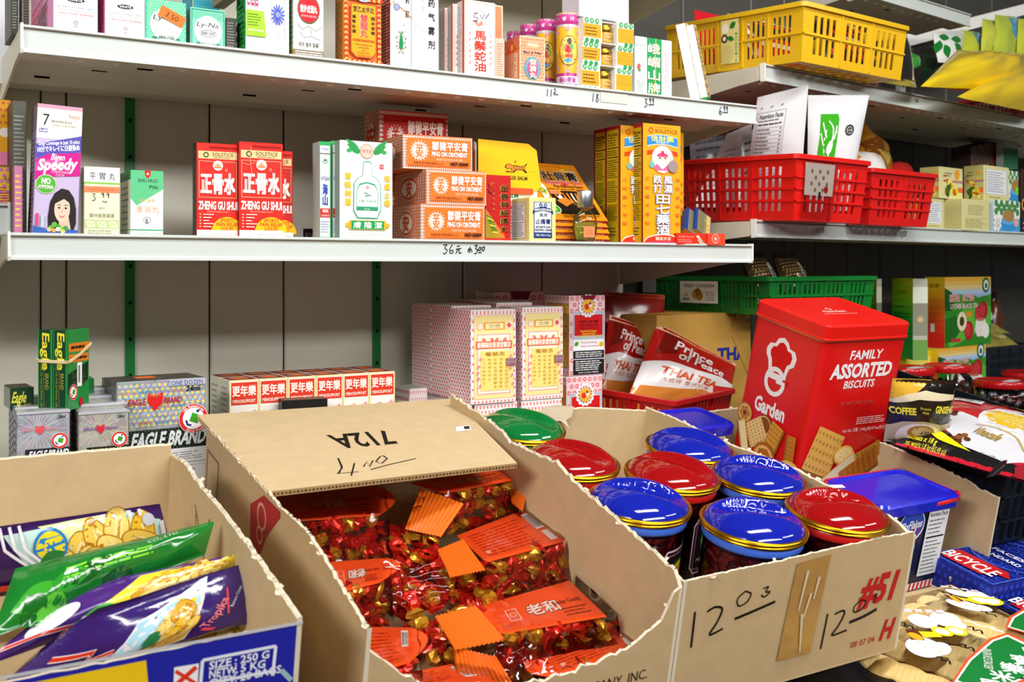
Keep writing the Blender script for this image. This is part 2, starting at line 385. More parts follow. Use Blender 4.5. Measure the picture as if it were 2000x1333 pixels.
def shelf(label, P, ux, uy, L, D, lip, marks=None, caps=(True, True), group=None, thick=.03, bracket=True, under=True, tapes=()):
    """P: left end of the lip's top edge (world). parts: board, price channel, end caps, brackets"""
    ux = V(ux); uy = V(uy); X = Mx(((ux.x, uy.x, 0, P.x), (ux.y, uy.y, 0, P.y), (ux.z, uy.z, 1, P.z), (0, 0, 0, 1)))
    e = empty('metal_shelf', X, label, 'shelf', group)
    g = G(); m = mat(PAINT, 'w')
    g.box((0, .004, -.008), (L, D, -.003), m)
    if under:                                        # stepped underside with stiffening ribs
        prof = [(.004, -.008), (.004, -lip + .004), (.06, -lip + .002), (.075, -lip + .012), (.16, -lip + .004), (.175, -lip + .014), (.27, -lip + .006), (.285, -lip + .016), (D - .01, -lip + .016), (D - .01, -.008)]
        g.prism([(0, y, z) for y, z in prof], (L, 0, 0), m)
        n = int(L / .042)
        for i in range(n):
            if i % 13 == 11: continue
            x = .03 + i * .042
            g.lathe([(.0056, 0), (.0048, -.0022), (0, -.0032)], mat('fbfaf4', 'w'), 10, Mx.Translation((x, .03, -lip + .0033)))  # white dimples stand in for light coming through the perforations
        for i in range(int(L / .3)):
            for yy, zz in ((.045, -lip + .0022), (.12, -lip + .0082), (.22, -lip + .0092)):
                g.box((.17 + i * .3 - yy * .6, yy, zz - .0012), (.19 + i * .3 - yy * .6, yy + .004, zz + .001), mat('0c0a08', 'd'))
    g.build('board', e)
    g = G()
    prof = [(0, 0), (-.003, -.001), (-.003, -.0035), (-.0005, -.0045), (.0008, -lip + .006), (-.003, -lip + .003), (-.003, -lip), (.003, -lip), (.0035, 0)]
    g.prism([(0, y, z) for y, z in prof], (L, 0, 0), mat('d3dad6', 'w'))
    g.box((0, -.0031, -.0052), (L, -.0006, -.0044), mat('7f7463', 'd'))
    pr = Pr(g, lambda x, y, l: V((x * L, -l - .0005 + .0013 * y, -.0045 - y * (lip - .0105))), L, lip - .0105)
    for q in marks or (): q(pr)
    g.build('price_channel', e)
    for k, on in ((0, caps[0]), (1, caps[1])):
        if on:
            g = G(); x = -.003 if k == 0 else L
            g.prism([(x, y, z) for y, z in ((-.0045, .001), (-.0045, -lip + .004), (-.002, -lip - .001), (.006, -lip - .001), (.008, .001))], (.003, 0, 0), mat('f1efe9', 'l')); g.build('end_cap', e)
    if bracket:
        for x in (-.003, L - .001):
            g = G(); g.prism([(x, .012, -.004), (x, D - .004, -.004), (x, D - .004, -lip - .045), (x, D - .06, -lip - .04), (x, .06, -lip - .002), (x, .012, -lip + .002)], (.003, 0, 0), m)
            g.build('bracket', e)
    return e
def pen(pts, L, x, hgt=.5, t=.0014, c='20243a', y=.5, aspect=None, lip=.0235):
    """handwriting: glyph strokes in a 0..1 box, centred at share x of the lip"""
    def f(pr):
        for s in pts: pr.st([(x + (a - .5) * hgt * lip / L, y + (b - .5) * hgt) for a, b in s], t / L, c, True)
    return f
def num(d):
    """stroke digits, 0..1 boxes laid side by side"""
    S = {'1': [[(.55, 0), (.45, 1)]], '2': [[(.1, .25), (.4, .0), (.75, .2), (.5, .6), (.1, .98), (.9, .9)]], '3': [[(.15, .08), (.7, .05), (.35, .42), (.75, .6), (.5, .95), (.1, .95)]],
         '4': [[(.3, .0), (.15, .55), (.85, .55)], [(.65, .2), (.55, 1)]], '5': [[(.8, .02), (.25, .04), (.2, .45), (.65, .45), (.7, .8), (.3, 1), (.05, .92)]], '6': [[(.6, 0), (.25, .45), (.2, .85), (.5, 1), (.75, .75), (.45, .55), (.25, .75)]],
         '7': [[(.1, .05), (.8, .05), (.45, 1)]], '8': [[(.7, .15), (.35, .1), (.35, .4), (.7, .65), (.55, .98), (.2, .85), (.4, .5), (.7, .15)]], '9': [[(.7, .3), (.4, .4), (.25, .2), (.5, .02), (.7, .2), (.65, 1)]],
         '0': [[(.5, .02), (.2, .3), (.2, .75), (.5, .98), (.78, .7), (.75, .25), (.5, .02)]], '.': [[(.4, .95), (.55, 1)]], '-': [[(.1, .5), (.9, .5)]]}
    return S[d]
def price(big, small, x, L, hgt=.62, y=.5):
    st = []
    for i, d in enumerate(big): st += [[(a * .6 + i * .62 - .8, b) for a, b in s] for s in num(d)]
    k = len(big) * .62 - .75
    for i, d in enumerate(small): st += [[(a * .45 + k + i * .45, b * .6 - .1) for a, b in s] for s in num(d)]
    st.append([(k, .68), (k + .85, .62)])
    return pen([[(a + .5, b) for a, b in s] for s in st], L, x, hgt, y=y)
ZT = at(45, 47, YS).z; ZM = at(20, 454, YS).z
xa, xb = at(45, 100, YS).x, at(1477, 220, YS).x; LT = xb - xa
def fx(px, a, L): return (at(px, 300, YS).x - a) / L
shelf('long off-white metal shelf across the top with prices penned on its lip', V((xa, YS, ZT)), (1, 0, 0), (0, 1, 0), LT, YB - YS, .0345,
      [price('11', '2', fx(1075, xa, LT), LT, .5), price('18', '99', fx(1165, xa, LT), LT, .6), price('3', '99', fx(1268, xa, LT), LT, .6), price('6', '99', fx(1413, xa, LT), LT, .6),
       lambda p: p.r(fx(1172, xa, LT), .05, fx(1225, xa, LT), .75, 'd9d6cb')], caps=(True, False))
xa2, xb2 = at(20, 480, YS).x, at(1466, 500, YS).x; LM = xb2 - xa2
yuan = [[(.0, .1), (.45, .02), (.2, .4), (.5, .6), (.25, 1), (0, .9)], [(1.1, 0), (.8, .5), (.85, .9), (1.15, .9), (1.15, .6), (.85, .7)],
        [(1.6, .2), (2.0, .15)], [(1.5, .5), (2.15, .4)], [(1.75, .5), (1.5, 1)], [(1.9, .45), (1.9, .9), (2.2, .85)],
        [(3.2, .2), (3.15, .9)], [(2.95, .5), (3.1, .45), (2.9, .8)], [(3.3, .4), (3.45, .8)], [(3.7, .1), (4.05, .05), (3.85, .4), (4.1, .55), (3.9, .95), (3.7, .9)],
        [(4.3, .25), (4.2, .55), (4.4, .6), (4.5, .3), (4.3, .25)], [(4.7, .2), (4.65, .55), (4.85, .6), (4.95, .25), (4.7, .2)], [(4.2, .85), (4.6, .8)]]
shelf('long off-white metal shelf at mid height with 36 and 300 penned on its lip', V((xa2, YS, ZM)), (1, 0, 0), (0, 1, 0), LM, YB - YS, .0335,
      [pen([[(a - 1.6, b) for a, b in s] for s in yuan], LM, fx(900, xa2, LM), .62, .0016, y=.45)], caps=(True, True))
# shelf above the picture: only its underside shows over the top row
shelf('shaded shelf underside above the topmost row of boxes', V((xa - .2, YS, ZC + .60)), (1, 0, 0), (0, 1, 0), LT + .2, YB - YS, .035)
# left neighbour: lip end at the picture's edge
p = at(15, 397, 1.46); shelf('white shelf lip end at the left edge of the picture', V((p.x - .9, 1.46, p.z)), (1, 0, 0), (0, 1, 0), .9, YB - 1.46, .04, caps=(False, True), bracket=False)
# right unit
LR = 2.2
ZRU = atr(1492, 124, 0).z; ZRM = atr(1475, 429, 0).z
pu = R0 + RX * ((atr(1492, 124, 0) - R0).dot(RX)); pu.z = ZRU
pm = R0 + RX * ((atr(1474, 440, 0) - R0).dot(RX)); pm.z = ZRM
def fr_(px, P): return (atr(px, 300, 0) - V((P.x, P.y, 0))).dot(RX) / LR
shelf('upper white shelf of the turned unit, holding the yellow basket', pu, RX, RY, LR, .42, .034, [price('9', '00', fr_(1790, pu), LR, .5)], caps=(True, False))
shelf('white shelf of the turned unit under the two red baskets', pm, RX, RY, LR, .42, .034, [price('11', '50', fr_(1600, pm), LR, .55, .55), price('12', '59', fr_(1762, pm), LR, .6, .6)], caps=(True, False))
pt = R0 + RX * ((atr(1700, 20, .16) - R0).dot(RX)) + RY * .16; pt.z = ZRU + .30
shelf('dim shelf underside over the yellow bags, top right', pt, RX, RY, (atr(1895, 20, .16) - atr(1700, 20, .16)).dot(RX), .25, .035, caps=(False, False), bracket=False)
# slanting white brace behind the yellow bags
g = G(); a = atr(1768, 78, .40); b = atr(2040, 8, .18)
d = (b - a); g.prism([a + V((0, 0, .017)), a - V((0, 0, .022)), b - V((0, 0, .016)), b + V((0, 0, .016))], RY * .012, mat('e4e3dc', 'w'))
tag(g.build('shelf_brace', org=a), 'slanting white metal brace behind the bags, top right corner', 'brace')
g = G(); a = atr(1766, 60, .40); g.box((a.x - .02, a.y, ZRU - .0), (a.x + .006, a.y + .015, ZRU + .2), mat('d9d8d0', 'w'))
for i in range(6): g.box((a.x - .006, a.y - .001, ZRU + .02 + i * .03), (a.x - .001, a.y + .001, ZRU + .034 + i * .03), mat('14120e', 'd'))
tag(g.build('shelf_upright', org=(a.x, a.y, ZRU)), 'white slotted upright post where the slanting brace is hooked', 'post')
# lower deck behind the cartons and the sloping rack that carries them
ZD = ZC - .34
g = G(); g.box((-.5, 1.385, ZD - .03), (1.37, YB - .013, ZD), mat('c8c5b8', 'w')); tag(g.build('base_shelf', org=(0, 1.33, ZD)), 'grey lowest shelf deck behind the open cartons', 'shelf')
TH = math.radians(11); UX = V((1, 0, 0)); UD = V((0, math.cos(TH), math.sin(TH))); UU = V((0, -math.sin(TH), math.cos(TH)))
# ------------------------------------------------------------------ top row of boxes
ZA = ZT - .003
BK = '1c1a1a'
def goods(name, label, sp, front, art=None, side=None, top=None, cat='box', group=None, kind='p', right=None, sidefn=None):
    X, w, d, h = sp; b = Bx(w, d, h, front, side, top, kind, right)
    if art: art(b)
    if sidefn: sidefn(b)
    return b.put(name, X, label, cat, group)
def fine(P, c='55585a', n=14, x0=.12, x1=.88, y0=.1, y1=.9): P.ln(x0, y0, x1, y1, n, c)
# far-left dim pieces
goods('medicine_box', 'narrow black box at the left end of the top shelf', spot(22, 36, -30, YS + .05, ZA, d=.08), '2b2a26', lambda b: fine(b.F, '8d8a80'), '34332d')
goods('medicine_box', 'slim dark box with a violet-white edge beside the pink cream boxes', spot(45, 57, -30, YS + .045, ZA, d=.09, xs=37), '4c463c', lambda b: fine(b.F, '2a2620'), 'efe8f4')
def pearl(b):
    P = b.F; P.t('Pearl Queen', .5, .77 - .62, .05, BK, w=.6, sh=.25); P.e(.5, .56, .2, BK, .03); P.t('WHITE', .5, .56, .032, 'f2f2f2', b=1, w=.3)
    P.t('BOTANICAL WHITENING CREAM', .5, .655, .022, '8aa0a8', w=.8); P.t('CREMA BOTANICA BLANQUEADORA', .5, .695, .02, 'd0a8b0', w=.8); P.t('珍珠膏 天然美白 植物精華霜', .5, .74, .026, 'e08a90', w=.8)
    P.t('NET WT 0.35 OZ', .5, .785, .016, 'a8a8b0', w=.28); P.ring(.5, .85, .055, .012, 'b09aa4'); P.ring(.5, .85, .03, .01, 'b09aa4'); P.e(.5, .9, .05, 'b09aa4', .006)
    P.r(.25, .965, .75, .972, 'a8c0d4')
    for y in (.2, .27, .34, .41, .48): P.r(.3, y, .7, y + .004, 'd8ccd6')
    b.L.ln(.06, .04, .8, .96, 22, 'a05a86', t=.4); b.L.r(.86, 0, 1, 1, 'f0a0cc'); b.L.ln(.06, .3, .8, .6, 5, 'e0405a', t=.4)
PK = 'e58fbe'
goods('cream_box', 'white and pink cream box with a black oval, first of the two from the left', spot(104, 191, -90, YS + .012, ZA, xs=60), 'f6f3f6', pearl, PK, group='pink cream boxes')
goods('cream_box', 'white and pink cream box with a black oval, beside the teal gold-flecked box', spot(205, 284, -75, YS + .016, ZA, xs=190), 'f6f3f6', pearl, PK, group='pink cream boxes')
TEAL = '4fd3ae'
def lyna(b, gold):
    P = b.F
    if gold:
        P.dots(.03, .02, .97, .98, 18, 22, .012, 'e8d98a'); P.dots(.0, .0, 1, 1, 13, 16, .016, 'f2ecc0')
    else:
        for k in range(11): P.r(.04, .06 + k * .02, .96, .064 + k * .02, '36b08c')
        P.fr(.03, .03, .97, .97, .02, '2fae86'); P.r(.0, .93, 1, .94, '2a8f70')
    P.e(.5, .56, .4, 'f4f6f3', .38); P.t('Ly-Na', .5, .4, .12, BK, w=.62, sh=.3); P.t('麗娜', .5, .84 if gold else .62, .07 if gold else .09, '555', w=.4)
    P.t('麗娜珍珠膏', .5, .87, .05, '3a6a5a', w=.7); P.t('CREME LYNA PEARL', .5, .93, .03, '5f8f80', w=.55)
    if not gold: P.ring(.5, .62, .24, .012, '444', .085)
    b.L.ln(.1, .1, .9, .9, 12, '7a8a88')
o = goods('cream_box', 'teal cream box flecked with gold under an orange price sticker', spot(285, 364, -4, YS + .012, ZA, d=.07), TEAL, lambda b: lyna(b, True), '9fd8c4')
def stick(o, x, y, w, h, rot=0, c='ff7b2e', txt='3.50', dz=.0014, tc='3a1a10'):
    """orange price sticker on the front of a box (its own space, metres from the front-left-bottom corner)"""
    g = G(); cr, sr = math.cos(rot), math.sin(rot)
    def fn(u, v, l):
        a, b2 = (u - .5) * w, (.5 - v) * h
        return V((x + a * cr - b2 * sr, -dz - l, y + a * sr + b2 * cr))
    p = Pr(g, fn, w, h); p.r(0, 0, 1, 1, c); p.t(txt, .5, .5, .5, tc, wmax=.7); return g.build('price_sticker', o)
stick(o, .033, .037, .034, .015, -.42)
goods('cream_box', 'smaller teal cream box with an oval emblem, next to a grey stack', spot(372, 440, 13, YS + .014, ZA, xs=364), '8fe0c2', lambda b: lyna(b, False), '8a9a98')
def orn(b):
    b.F.r(0, 0, 1, 1, '3fb0c8'); b.F.dots(0, 0, 1, 1, 10, 14, .02, 'bfe8d8')
    for s in (-1, 1):
        for k in range(3): b.F.ring(.6 + s * (.05 + k * .1), .58 + .06 * k, .09, .025, '2a2410', n=16); b.F.ring(.6 + s * (.05 + k * .1), .58 + .06 * k, .08, .012, 'd8b440', n=16)
    b.F.p([(.6, .66), (.68, .8), (.6, .88), (.52, .8)], '2a2410'); b.F.fr(0, 0, 1, 1, .03, 'e8d28a')
goods('cream_box', 'turquoise box with a black and gold scroll, behind the small teal box', spot(376, 430, -60, YS + .11, ZA, d=.06), '3fb0c8', orn)
goods('medicine_box', 'grey printed box in the gap left of the green-sided herbal box', spot(441, 462, 34, YS + .03, ZA, d=.07), '4d4b45', lambda b: fine(b.F, 'a8a69a', 10), '3d3a34')
X, w, d, h = spot(438, 462, -60, YS + .03, ZA, d=.06); X.translation.z += .075
goods('medicine_box', 'brown topped white box lying over the grey printed box', (X, w, d, .06), 'cfc8bc', lambda b: (b.F.r(0, .55, 1, 1, '8a5a30'), fine(b.F, '6f6a60', 4, y0=.1, y1=.5)), 'a08060')
def body(b):
    P = b.F; P.r(0, 0, .26, .36, 'f6eef2')
    for i in range(3):
        P.r(.03 + .09 * i, 0, .1 + .09 * i, .5, 'd8508a' if i != 1 else 'c24a6a')
        for k in range(10): P.r(.04 + .09 * i, .02 + .048 * k, .09 + .09 * i, .04 + .048 * k, 'f6eef2')
    P.p([(0, .55), (.4, .55), (.46, .82), (0, .82)], 'a6d232'); P.ln(.03, .58, .36, .72, 5, '4a7a10'); P.r(.03, .75, .4, .765, 'eaf6c8'); P.t('Herbal', .12, .87, .022, 'b08ac0', w=.2); P.t('Supplement', .15, .91, .022, 'b08ac0', w=.26)
    for s in (.55, .93): P.st([(s, .1), (s - .02, .3), (s - .06 * (1 if s > .8 else -1), .55), (s - .03, .75), (s - .02 * (1 if s > .8 else -2), 1)], .025, 'c2cbd8')
    P.st([(.74, .7), (.73, .85), (.74, 1)], .02, 'c2cbd8'); P.st([(.66, .7), (.7, .78), (.8, .78), (.86, .68)], .02, 'c2cbd8')
    for k in range(14):
        a = k * math.pi / 7; P.st([(.72 + .05 * math.cos(a), .57 + .035 * math.sin(a)), (.72 + .16 * math.cos(a), .57 + .11 * math.sin(a))], .03, '4a5ac8')
    P.e(.72, .57, .06, '8f9ae0'); b.L.dots(0, 0, 1, 1, 5, 18, .14, '3cba52', shape=6); b.L.dots(0, 0, 1, 1, 4, 12, .1, '1c8a3c', shape=6)
goods('herbal_box', 'white herbal box with a lime label and a drawn figure in profile', spot(480, 565, -85, YS + .01, ZA, xs=462), 'f6f6f8', body, '24a04a')
def oval(b):
    P = b.F; P.e(.42, .36 - .2, .12, '8a7a30', .06); P.ring(.42, .16, .1, .02, 'e8d8b0', .05); P.e(.75, .13, .13, 'e0a090', .06); P.e(.5, .44, .37, '3a6a3a', .165); P.e(.5, .44, .35, 'dd1f2a', .15)
    P.t('健步虎潛丸', .5, .435, .08, 'f8f0ee', w=.56, b=1); P.t('JIAN BU HU QIAN WAN', .5, .515, .025, 'f8d8d8', w=.5)
    P.st([(.12, .62), (.3, .67), (.5, .63), (.75, .68), (.95, .62)], .012, '444'); P.st([(.2, .7), (.35, .76), (.6, .74), (.9, .78)], .012, '666'); P.st([(.55, .66), (.6, .72)], .01, '666')
    P.t('何氏 健步 製藥', .5, .84, .05, '222', w=.66); P.r(0, .9, 1, 1, '8d7f6e'); P.ln(.06, .91, .96, .99, 3, 'f0ece4', t=.4, rag=.1); b.L.r(0, .9, 1, 1, 'c8982a'); b.L.ln(.1, .05, .9, .85, 14, '8a8a84')
goods('medicine_box', 'white pill box with a red oval seal on a sketched landscape', spot(573, 632, -62, YS + .008, ZA, xs=564), 'f2efe6', oval, 'cfcdb8')
def dragon(b):
    P = b.F
    for k in range(26):
        for x in (.07, .93): P.e(x, .02 + .038 * k, .05, 'e0322a' if k % 2 else 'f4b04a', n=10)
    for k in range(16):
        for y in (.05, .955): P.e(.03 + .063 * k, y, .045, 'e0322a' if k % 2 else 'f4b04a', n=10)
    P.p([(.16, .12), (.84, .12), (.84, .82), (.7, .9), (.3, .9), (.16, .82)], 'c84a1e'); P.p([(.19, .13), (.81, .13), (.81, .81), (.69, .88), (.31, .88), (.19, .81)], 'f6a41a')
    P.e(.5, .04, .16, 'b4b8c0', .05); P.e(.5, .035, .1, '8f96b4', .03); P.t('堂乙太平北', .5, .2, .075, BK, w=.54, b=1); P.tv('雙龍丸', .5, .27, .6, .1, 'f6e8d8', b=2, w=.2); P.tv('雙龍丸', .505, .27, .6, .1, 'd83a3a', b=1, w=.19)
    P.tv('補腎壯腰', .25, .28, .56, .045, BK, w=.09); P.tv('固本祕精', .74, .28, .56, .045, BK, w=.09); P.t('DOUBLE DRAGON PILLS', .5, .645, .035, 'a82a10', w=.56, b=1); P.t('Herbal Supplement', .5, .705, .024, '5a2010', w=.44)
    P.t('60 Red Pills', .5, .75, .024, '5a2010', w=.26); P.t('and', .5, .785, .02, '5a2010', w=.1); P.t('60 Yellow Pills', .5, .82, .024, '5a2010', w=.3); P.t('120 Pills Total', .5, .86, .024, '5a2010', w=.34)
    b.L.r(.0, 0, 1, 1, 'c07a1c'); b.L.ln(.1, .08, .9, .92, 24, '4a2a08', t=.4)
goods('pill_box', 'orange pill box with a red scroll border and cut-corner yellow panel', spot(670, 745, -12, YS + .012, ZA, xs=655), 'f07a2a', dragon, 'c07a1c', 'e88a3a')
def bai(b):
    P = b.F; P.tv('雲南白药酊', .8, -.02, .58, .055, BK, w=.17); P.st([(.0, .46), (.15, .42), (.25, .5), (.4, .46), (.7, .5), (1, .55)], .05, 'c07a28'); P.e(.3, .47, .15, '7d86a0'); P.e(.3, .47, .1, '9aa4c4'); P.ln(.05, .16, .5, .36, 5, 'a8b4b4')
    for k in range(16):
        a = k * math.pi / 8; r = (.2 if k % 2 else .15)
        P.p([(.5 + r * math.cos(a - .12), .77 + r * .42 * math.sin(a - .12)), (.5 + (r + .09) * math.cos(a), .77 + (r + .09) * .42 * math.sin(a)), (.5 + r * math.cos(a + .12), .77 + r * .42 * math.sin(a + .12))], ('e02a2a', '188a4a', 'e86a1a', '0a7a8a')[k % 4])
    P.p([(.5, .66), (.6, .78), (.56, .83), (.44, .83), (.4, .78)], '0e8a48'); P.e(.62, .62, .025, '7a5a2a'); P.t('YUNNAN BAIYAO GROUP', .5, .965, .014, '2a8aa0', w=.7)
    b.L.r(0, 0, 1, 1, '8c2a22'); b.L.ln(.08, .03, .92, .97, 34, 'd8a49a', t=.35)
goods('medicine_box', 'tall white tincture box with a red and green star medallion, brick-red side', spot(762, 804, -95, YS + .006, ZA, xs=745), 'f4f6f4', bai, '8c2a22')
def spray(b):
    P = b.F; P.tv('南白药气雾剂', .72, .14, .83, .062, BK, w=.24, b=1)
    P.t('Yunnan Baiyao Qiwuji', .4, .4, .016, 'b06a8a', rot=math.pi / 2, wmax=9); P.st([(.1, .67), (.15, .62), (.2, .72), (.28, .62), (.3, .75), (.42, .63), (.42, .8)], .02, 'c4c4cc'); P.dots(.04, .72, .96, .93, 10, 8, .018, 'ded2e6'); P.t('AEROSOL 85g', .5, .97, .014, '8090a0', w=.6)
goods('spray_box', 'tall white spray box with one column of black brush characters', spot(805, 857, -100, YS + .006, ZA, d=.06), 'f3f2f5', spray, 'e8e6ea')
def horse(b):
    P = b.F; P.fr(.03, .02, .97, .98, .025, 'f0b0a4'); P.fr(.08, .045, .92, .955, .015, 'f4c8bc'); P.ring(.45, .24, .26, .02, 'f0b8ac'); P.ring(.45, .24, .2, .012, 'f4c8c0'); P.p([(.3, .28), (.38, .25), (.45, .3), (.54, .25), (.6, .3), (.45, .34)], 'e88a7a')
    P.tv('馬鬃蛇油', .5, .38, .93, .115, 'd63a28', b=1, w=.36); P.tv('主治皮膚濕疹', .83, .4, .85, .035, 'f0a090', w=.07); P.tv('燙傷火傷凍瘡', .17, .4, .85, .035, 'f0a090', w=.07)
    P.st([(.42, .16), (.32, .17), (.3, .22), (.42, .22), (.38, .27), (.26, .27)], .022, '20245a'); P.st([(.5, .18), (.55, .24), (.62, .17), (.66, .22), (.78, .15)], .022, '20245a')
    b.L.r(.84, 0, 1, 1, 'e8552e'); b.L.ln(.12, .06, .78, .94, 26, 'a0a4a4', t=.35)
HG = 'white and red oil boxes in a row'
goods('oil_box', 'white oil box with four red characters and 5y penned in blue', spot(907, 968, -2, YS + .005, ZA, xs=884, yaw=-2), 'f5f1ef', horse, 'dcdad6', 'ece8e4', group=HG)
goods('oil_box', 'white box edge with a red stripe, second behind the red-lettered oil box', spot(884, 930, 7, YS + .03, ZA, xs=867, yaw=-6), 'f5f1ef', horse, 'dcdad6', group=HG)
goods('oil_box', 'white box edge with a red stripe, farthest left of the oil boxes', spot(868, 905, 15, YS + .05, ZA, xs=857, yaw=-8), 'efece8', horse, 'd4d0ca', group=HG)
goods('oil_box', 'salmon box peeking out behind the red-lettered white oil box', spot(930, 982, 4, YS + .085, ZA, d=.03), 'f0865e', lambda b: (b.F.ring(.8, .5, .2, .06, 'e8d060'), b.F.ring(.8, .5, .13, .05, '58b0c0'), b.F.fr(0, 0, 1, 1, .05, 'f8c8a8')), 'e87a52')
def baoji(b):
    P = b.F; P.dots(0, 0, 1, 1, 11, 15, .028, 'f8c8a0', shape=8); P.dots(0, 0, 1, 1, 8, 11, .02, 'd83a3a', shape=6); P.fr(0, 0, 1, 1, .03, 'f8d8b0'); P.e(.52, .18, .3, 'f2a878', .08); P.t('李眾勝堂', .52, .18, .06, 'f8e8c8', w=.42, b=1)
    P.t('Bao Ji Pills', .5, .345, .045, '2a1a4a', w=.7, b=1)
    for r, c in ((.38, '2fa8b0'), (.33, 'b890c8'), (.29, '4ab0c0'), (.24, 'e86aa0')):
        for k in range(10): a = k * .628; P.e(.5 + r * .45 * math.cos(a), .68 + r * .38 * math.sin(a), r * .45, c, n=10)
    P.e(.5, .68, .2, 'e4508a', .2); P.tv('保濟丸', .5, .48, .9, .115, 'f8f0c8', b=2, w=.26)
    L = b.L; L.dots(0, 0, 1, .3, 7, 5, .05, 'd8603a', shape=6); L.p([(.1, .3), (.5, .05), (.9, .3)], 'e05a2a'); L.e(.5, .2, .1, 'f0c060'); L.r(.12, .34, .88, .95, 'f8d0a8'); L.ln(.16, .36, .84, .94, 14, 'c05a3a', t=.4); L.fr(.1, .33, .9, .96, .02, 'd8603a')
goods('pill_box', 'peach pill box with a rosette and three pale characters', spot(1015, 1064, 69, YS + .008, ZA, xs=985, yaw=-4), 'f09a72', baoji, 'f0a47a', 'f4b48c')
goods('pill_box', 'pale orange printed box edge left of the peach rosette box', spot(968, 985, 74, YS + .03, ZA, d=.03), 'f2cdb8', lambda b: fine(b.F, 'd08060', 16), 'e8b898')
# medicated oil tins
def tin(px0, px1, yt, Y, label, art=True):
    p0 = at(px0, HY, Y); p1 = at(px1, HY, Y); r = (p1 - p0).length * .5 * C_ / (C_ + S_ * ((px0 + px1) / 2 - 1000) / F) * 1.0
    c = (p0 + p1) / 2; fw = S_ * c.x + C_ * c.y; h = CAM.z + ray(0, yt).z * fw - ZA
    e = empty('oil_tin', V((c.x, c.y, ZA)), label, 'tin', 'round medicated oil tins')
    g = G(); r = (px1 - px0) / F * fw / 2
    g.lathe([(r * .96, 0), (r, .002), (r, h - .02), (r * .97, h - .019)], mat('f2b62a', 'l'), 32)
    a0 = -math.pi / 2 - math.atan2(S_, C_) + .32
    P = Pr(g, lambda x, y, l: V(((r + l) * math.cos(a0 + (x - .5) * 3.4), (r + l) * math.sin(a0 + (x - .5) * 3.4), (h - .02) * (1 - y))), r * 3.4, h - .02, 'l', .006)
    P.r(0, .0, 1, .04, 'c8c4cc'); P.r(0, .78, 1, 1, 'e4daf0'); P.r(0, .74, 1, .785, 'c0308a'); P.r(.78, .04, .92, .74, 'd048a8'); P.dots(.79, .05, .91, .73, 3, 22, .02, 'f4d0e8', st=False)
    for x, y in ((.12, .12), (.68, .12), (.12, .66), (.68, .66), (.4, .07), (.4, .71)): P.e(x, y, .045, 'd8389a'); P.t('保', x, y, .05, 'f8e8f0')
    P.e(.42, .4, .24, '7a4a10', .23); P.e(.42, .4, .225, 'f8d24a', .215); P.e(.42, .48, .1, 'd82a2a', .07); P.e(.35, .36, .06, 'e04a2a', .05); P.e(.48, .35, .05, '2a9a4a', .05); P.e(.44, .26, .05, '3a2a10', .05); P.e(.4, .55, .1, '3a9ad8', .03); P.p([(.32, .42), (.4, .3), (.5, .42)], 'c82a1a')
    P.t('保心安油', .38, .84, .07, 'b02a8a', w=.4, b=1); P.t('MEDICATED OIL', .4, .91, .035, '5a2a6a', w=.5); P.e(.78, .86, .05, '2a4ab8'); P.e(.78, .95, .05, 'c8202a'); g.build('body', e)
    g = G(); g.lathe([(r * .97, h - .02), (r * 1.02, h - .0195), (r * 1.02, h - .001), (r * .98, h), (r * .9, h - .0015), (0, h - .0015)], mat('d8409e', 'l'), 32)
    P = Pr(g, lambda x, y, l: V(((r * 1.02 + l) * math.cos(a0 + (x - .5) * 3.4), (r * 1.02 + l) * math.sin(a0 + (x - .5) * 3.4), h - .0005 - .019 * y)), r * 3.4, .019, 'l', .008)
    P.r(0, 0, 1, .16, 'c8b48a')
    for k, ch in enumerate('保心安油保'): P.e(.1 + k * .2, .56, .055, 'f4e8f0'); P.t(ch, .1 + k * .2, .56, .4, 'b02a8a', b=1)
    P.r(.83, 0, 1, 1, 'c05a2a'); P.ln(.84, .1, .99, .9, 4, 'f0d8b0', t=.5); g.build('lid', e)
tin(1086, 1131, 29, YS + .045, 'yellow and magenta oil tin, tallest of the round tins, at the shelf front')
tin(1047, 1086, 41, YS + .10, 'yellow and magenta oil tin half hidden behind the tallest tin')
tin(1016, 1050, 50, YS + .17, 'yellow and magenta oil tin showing above the peach pill box')
tin(990, 1018, 63, YS + .25, 'farthest round oil tin, only its magenta lid showing')
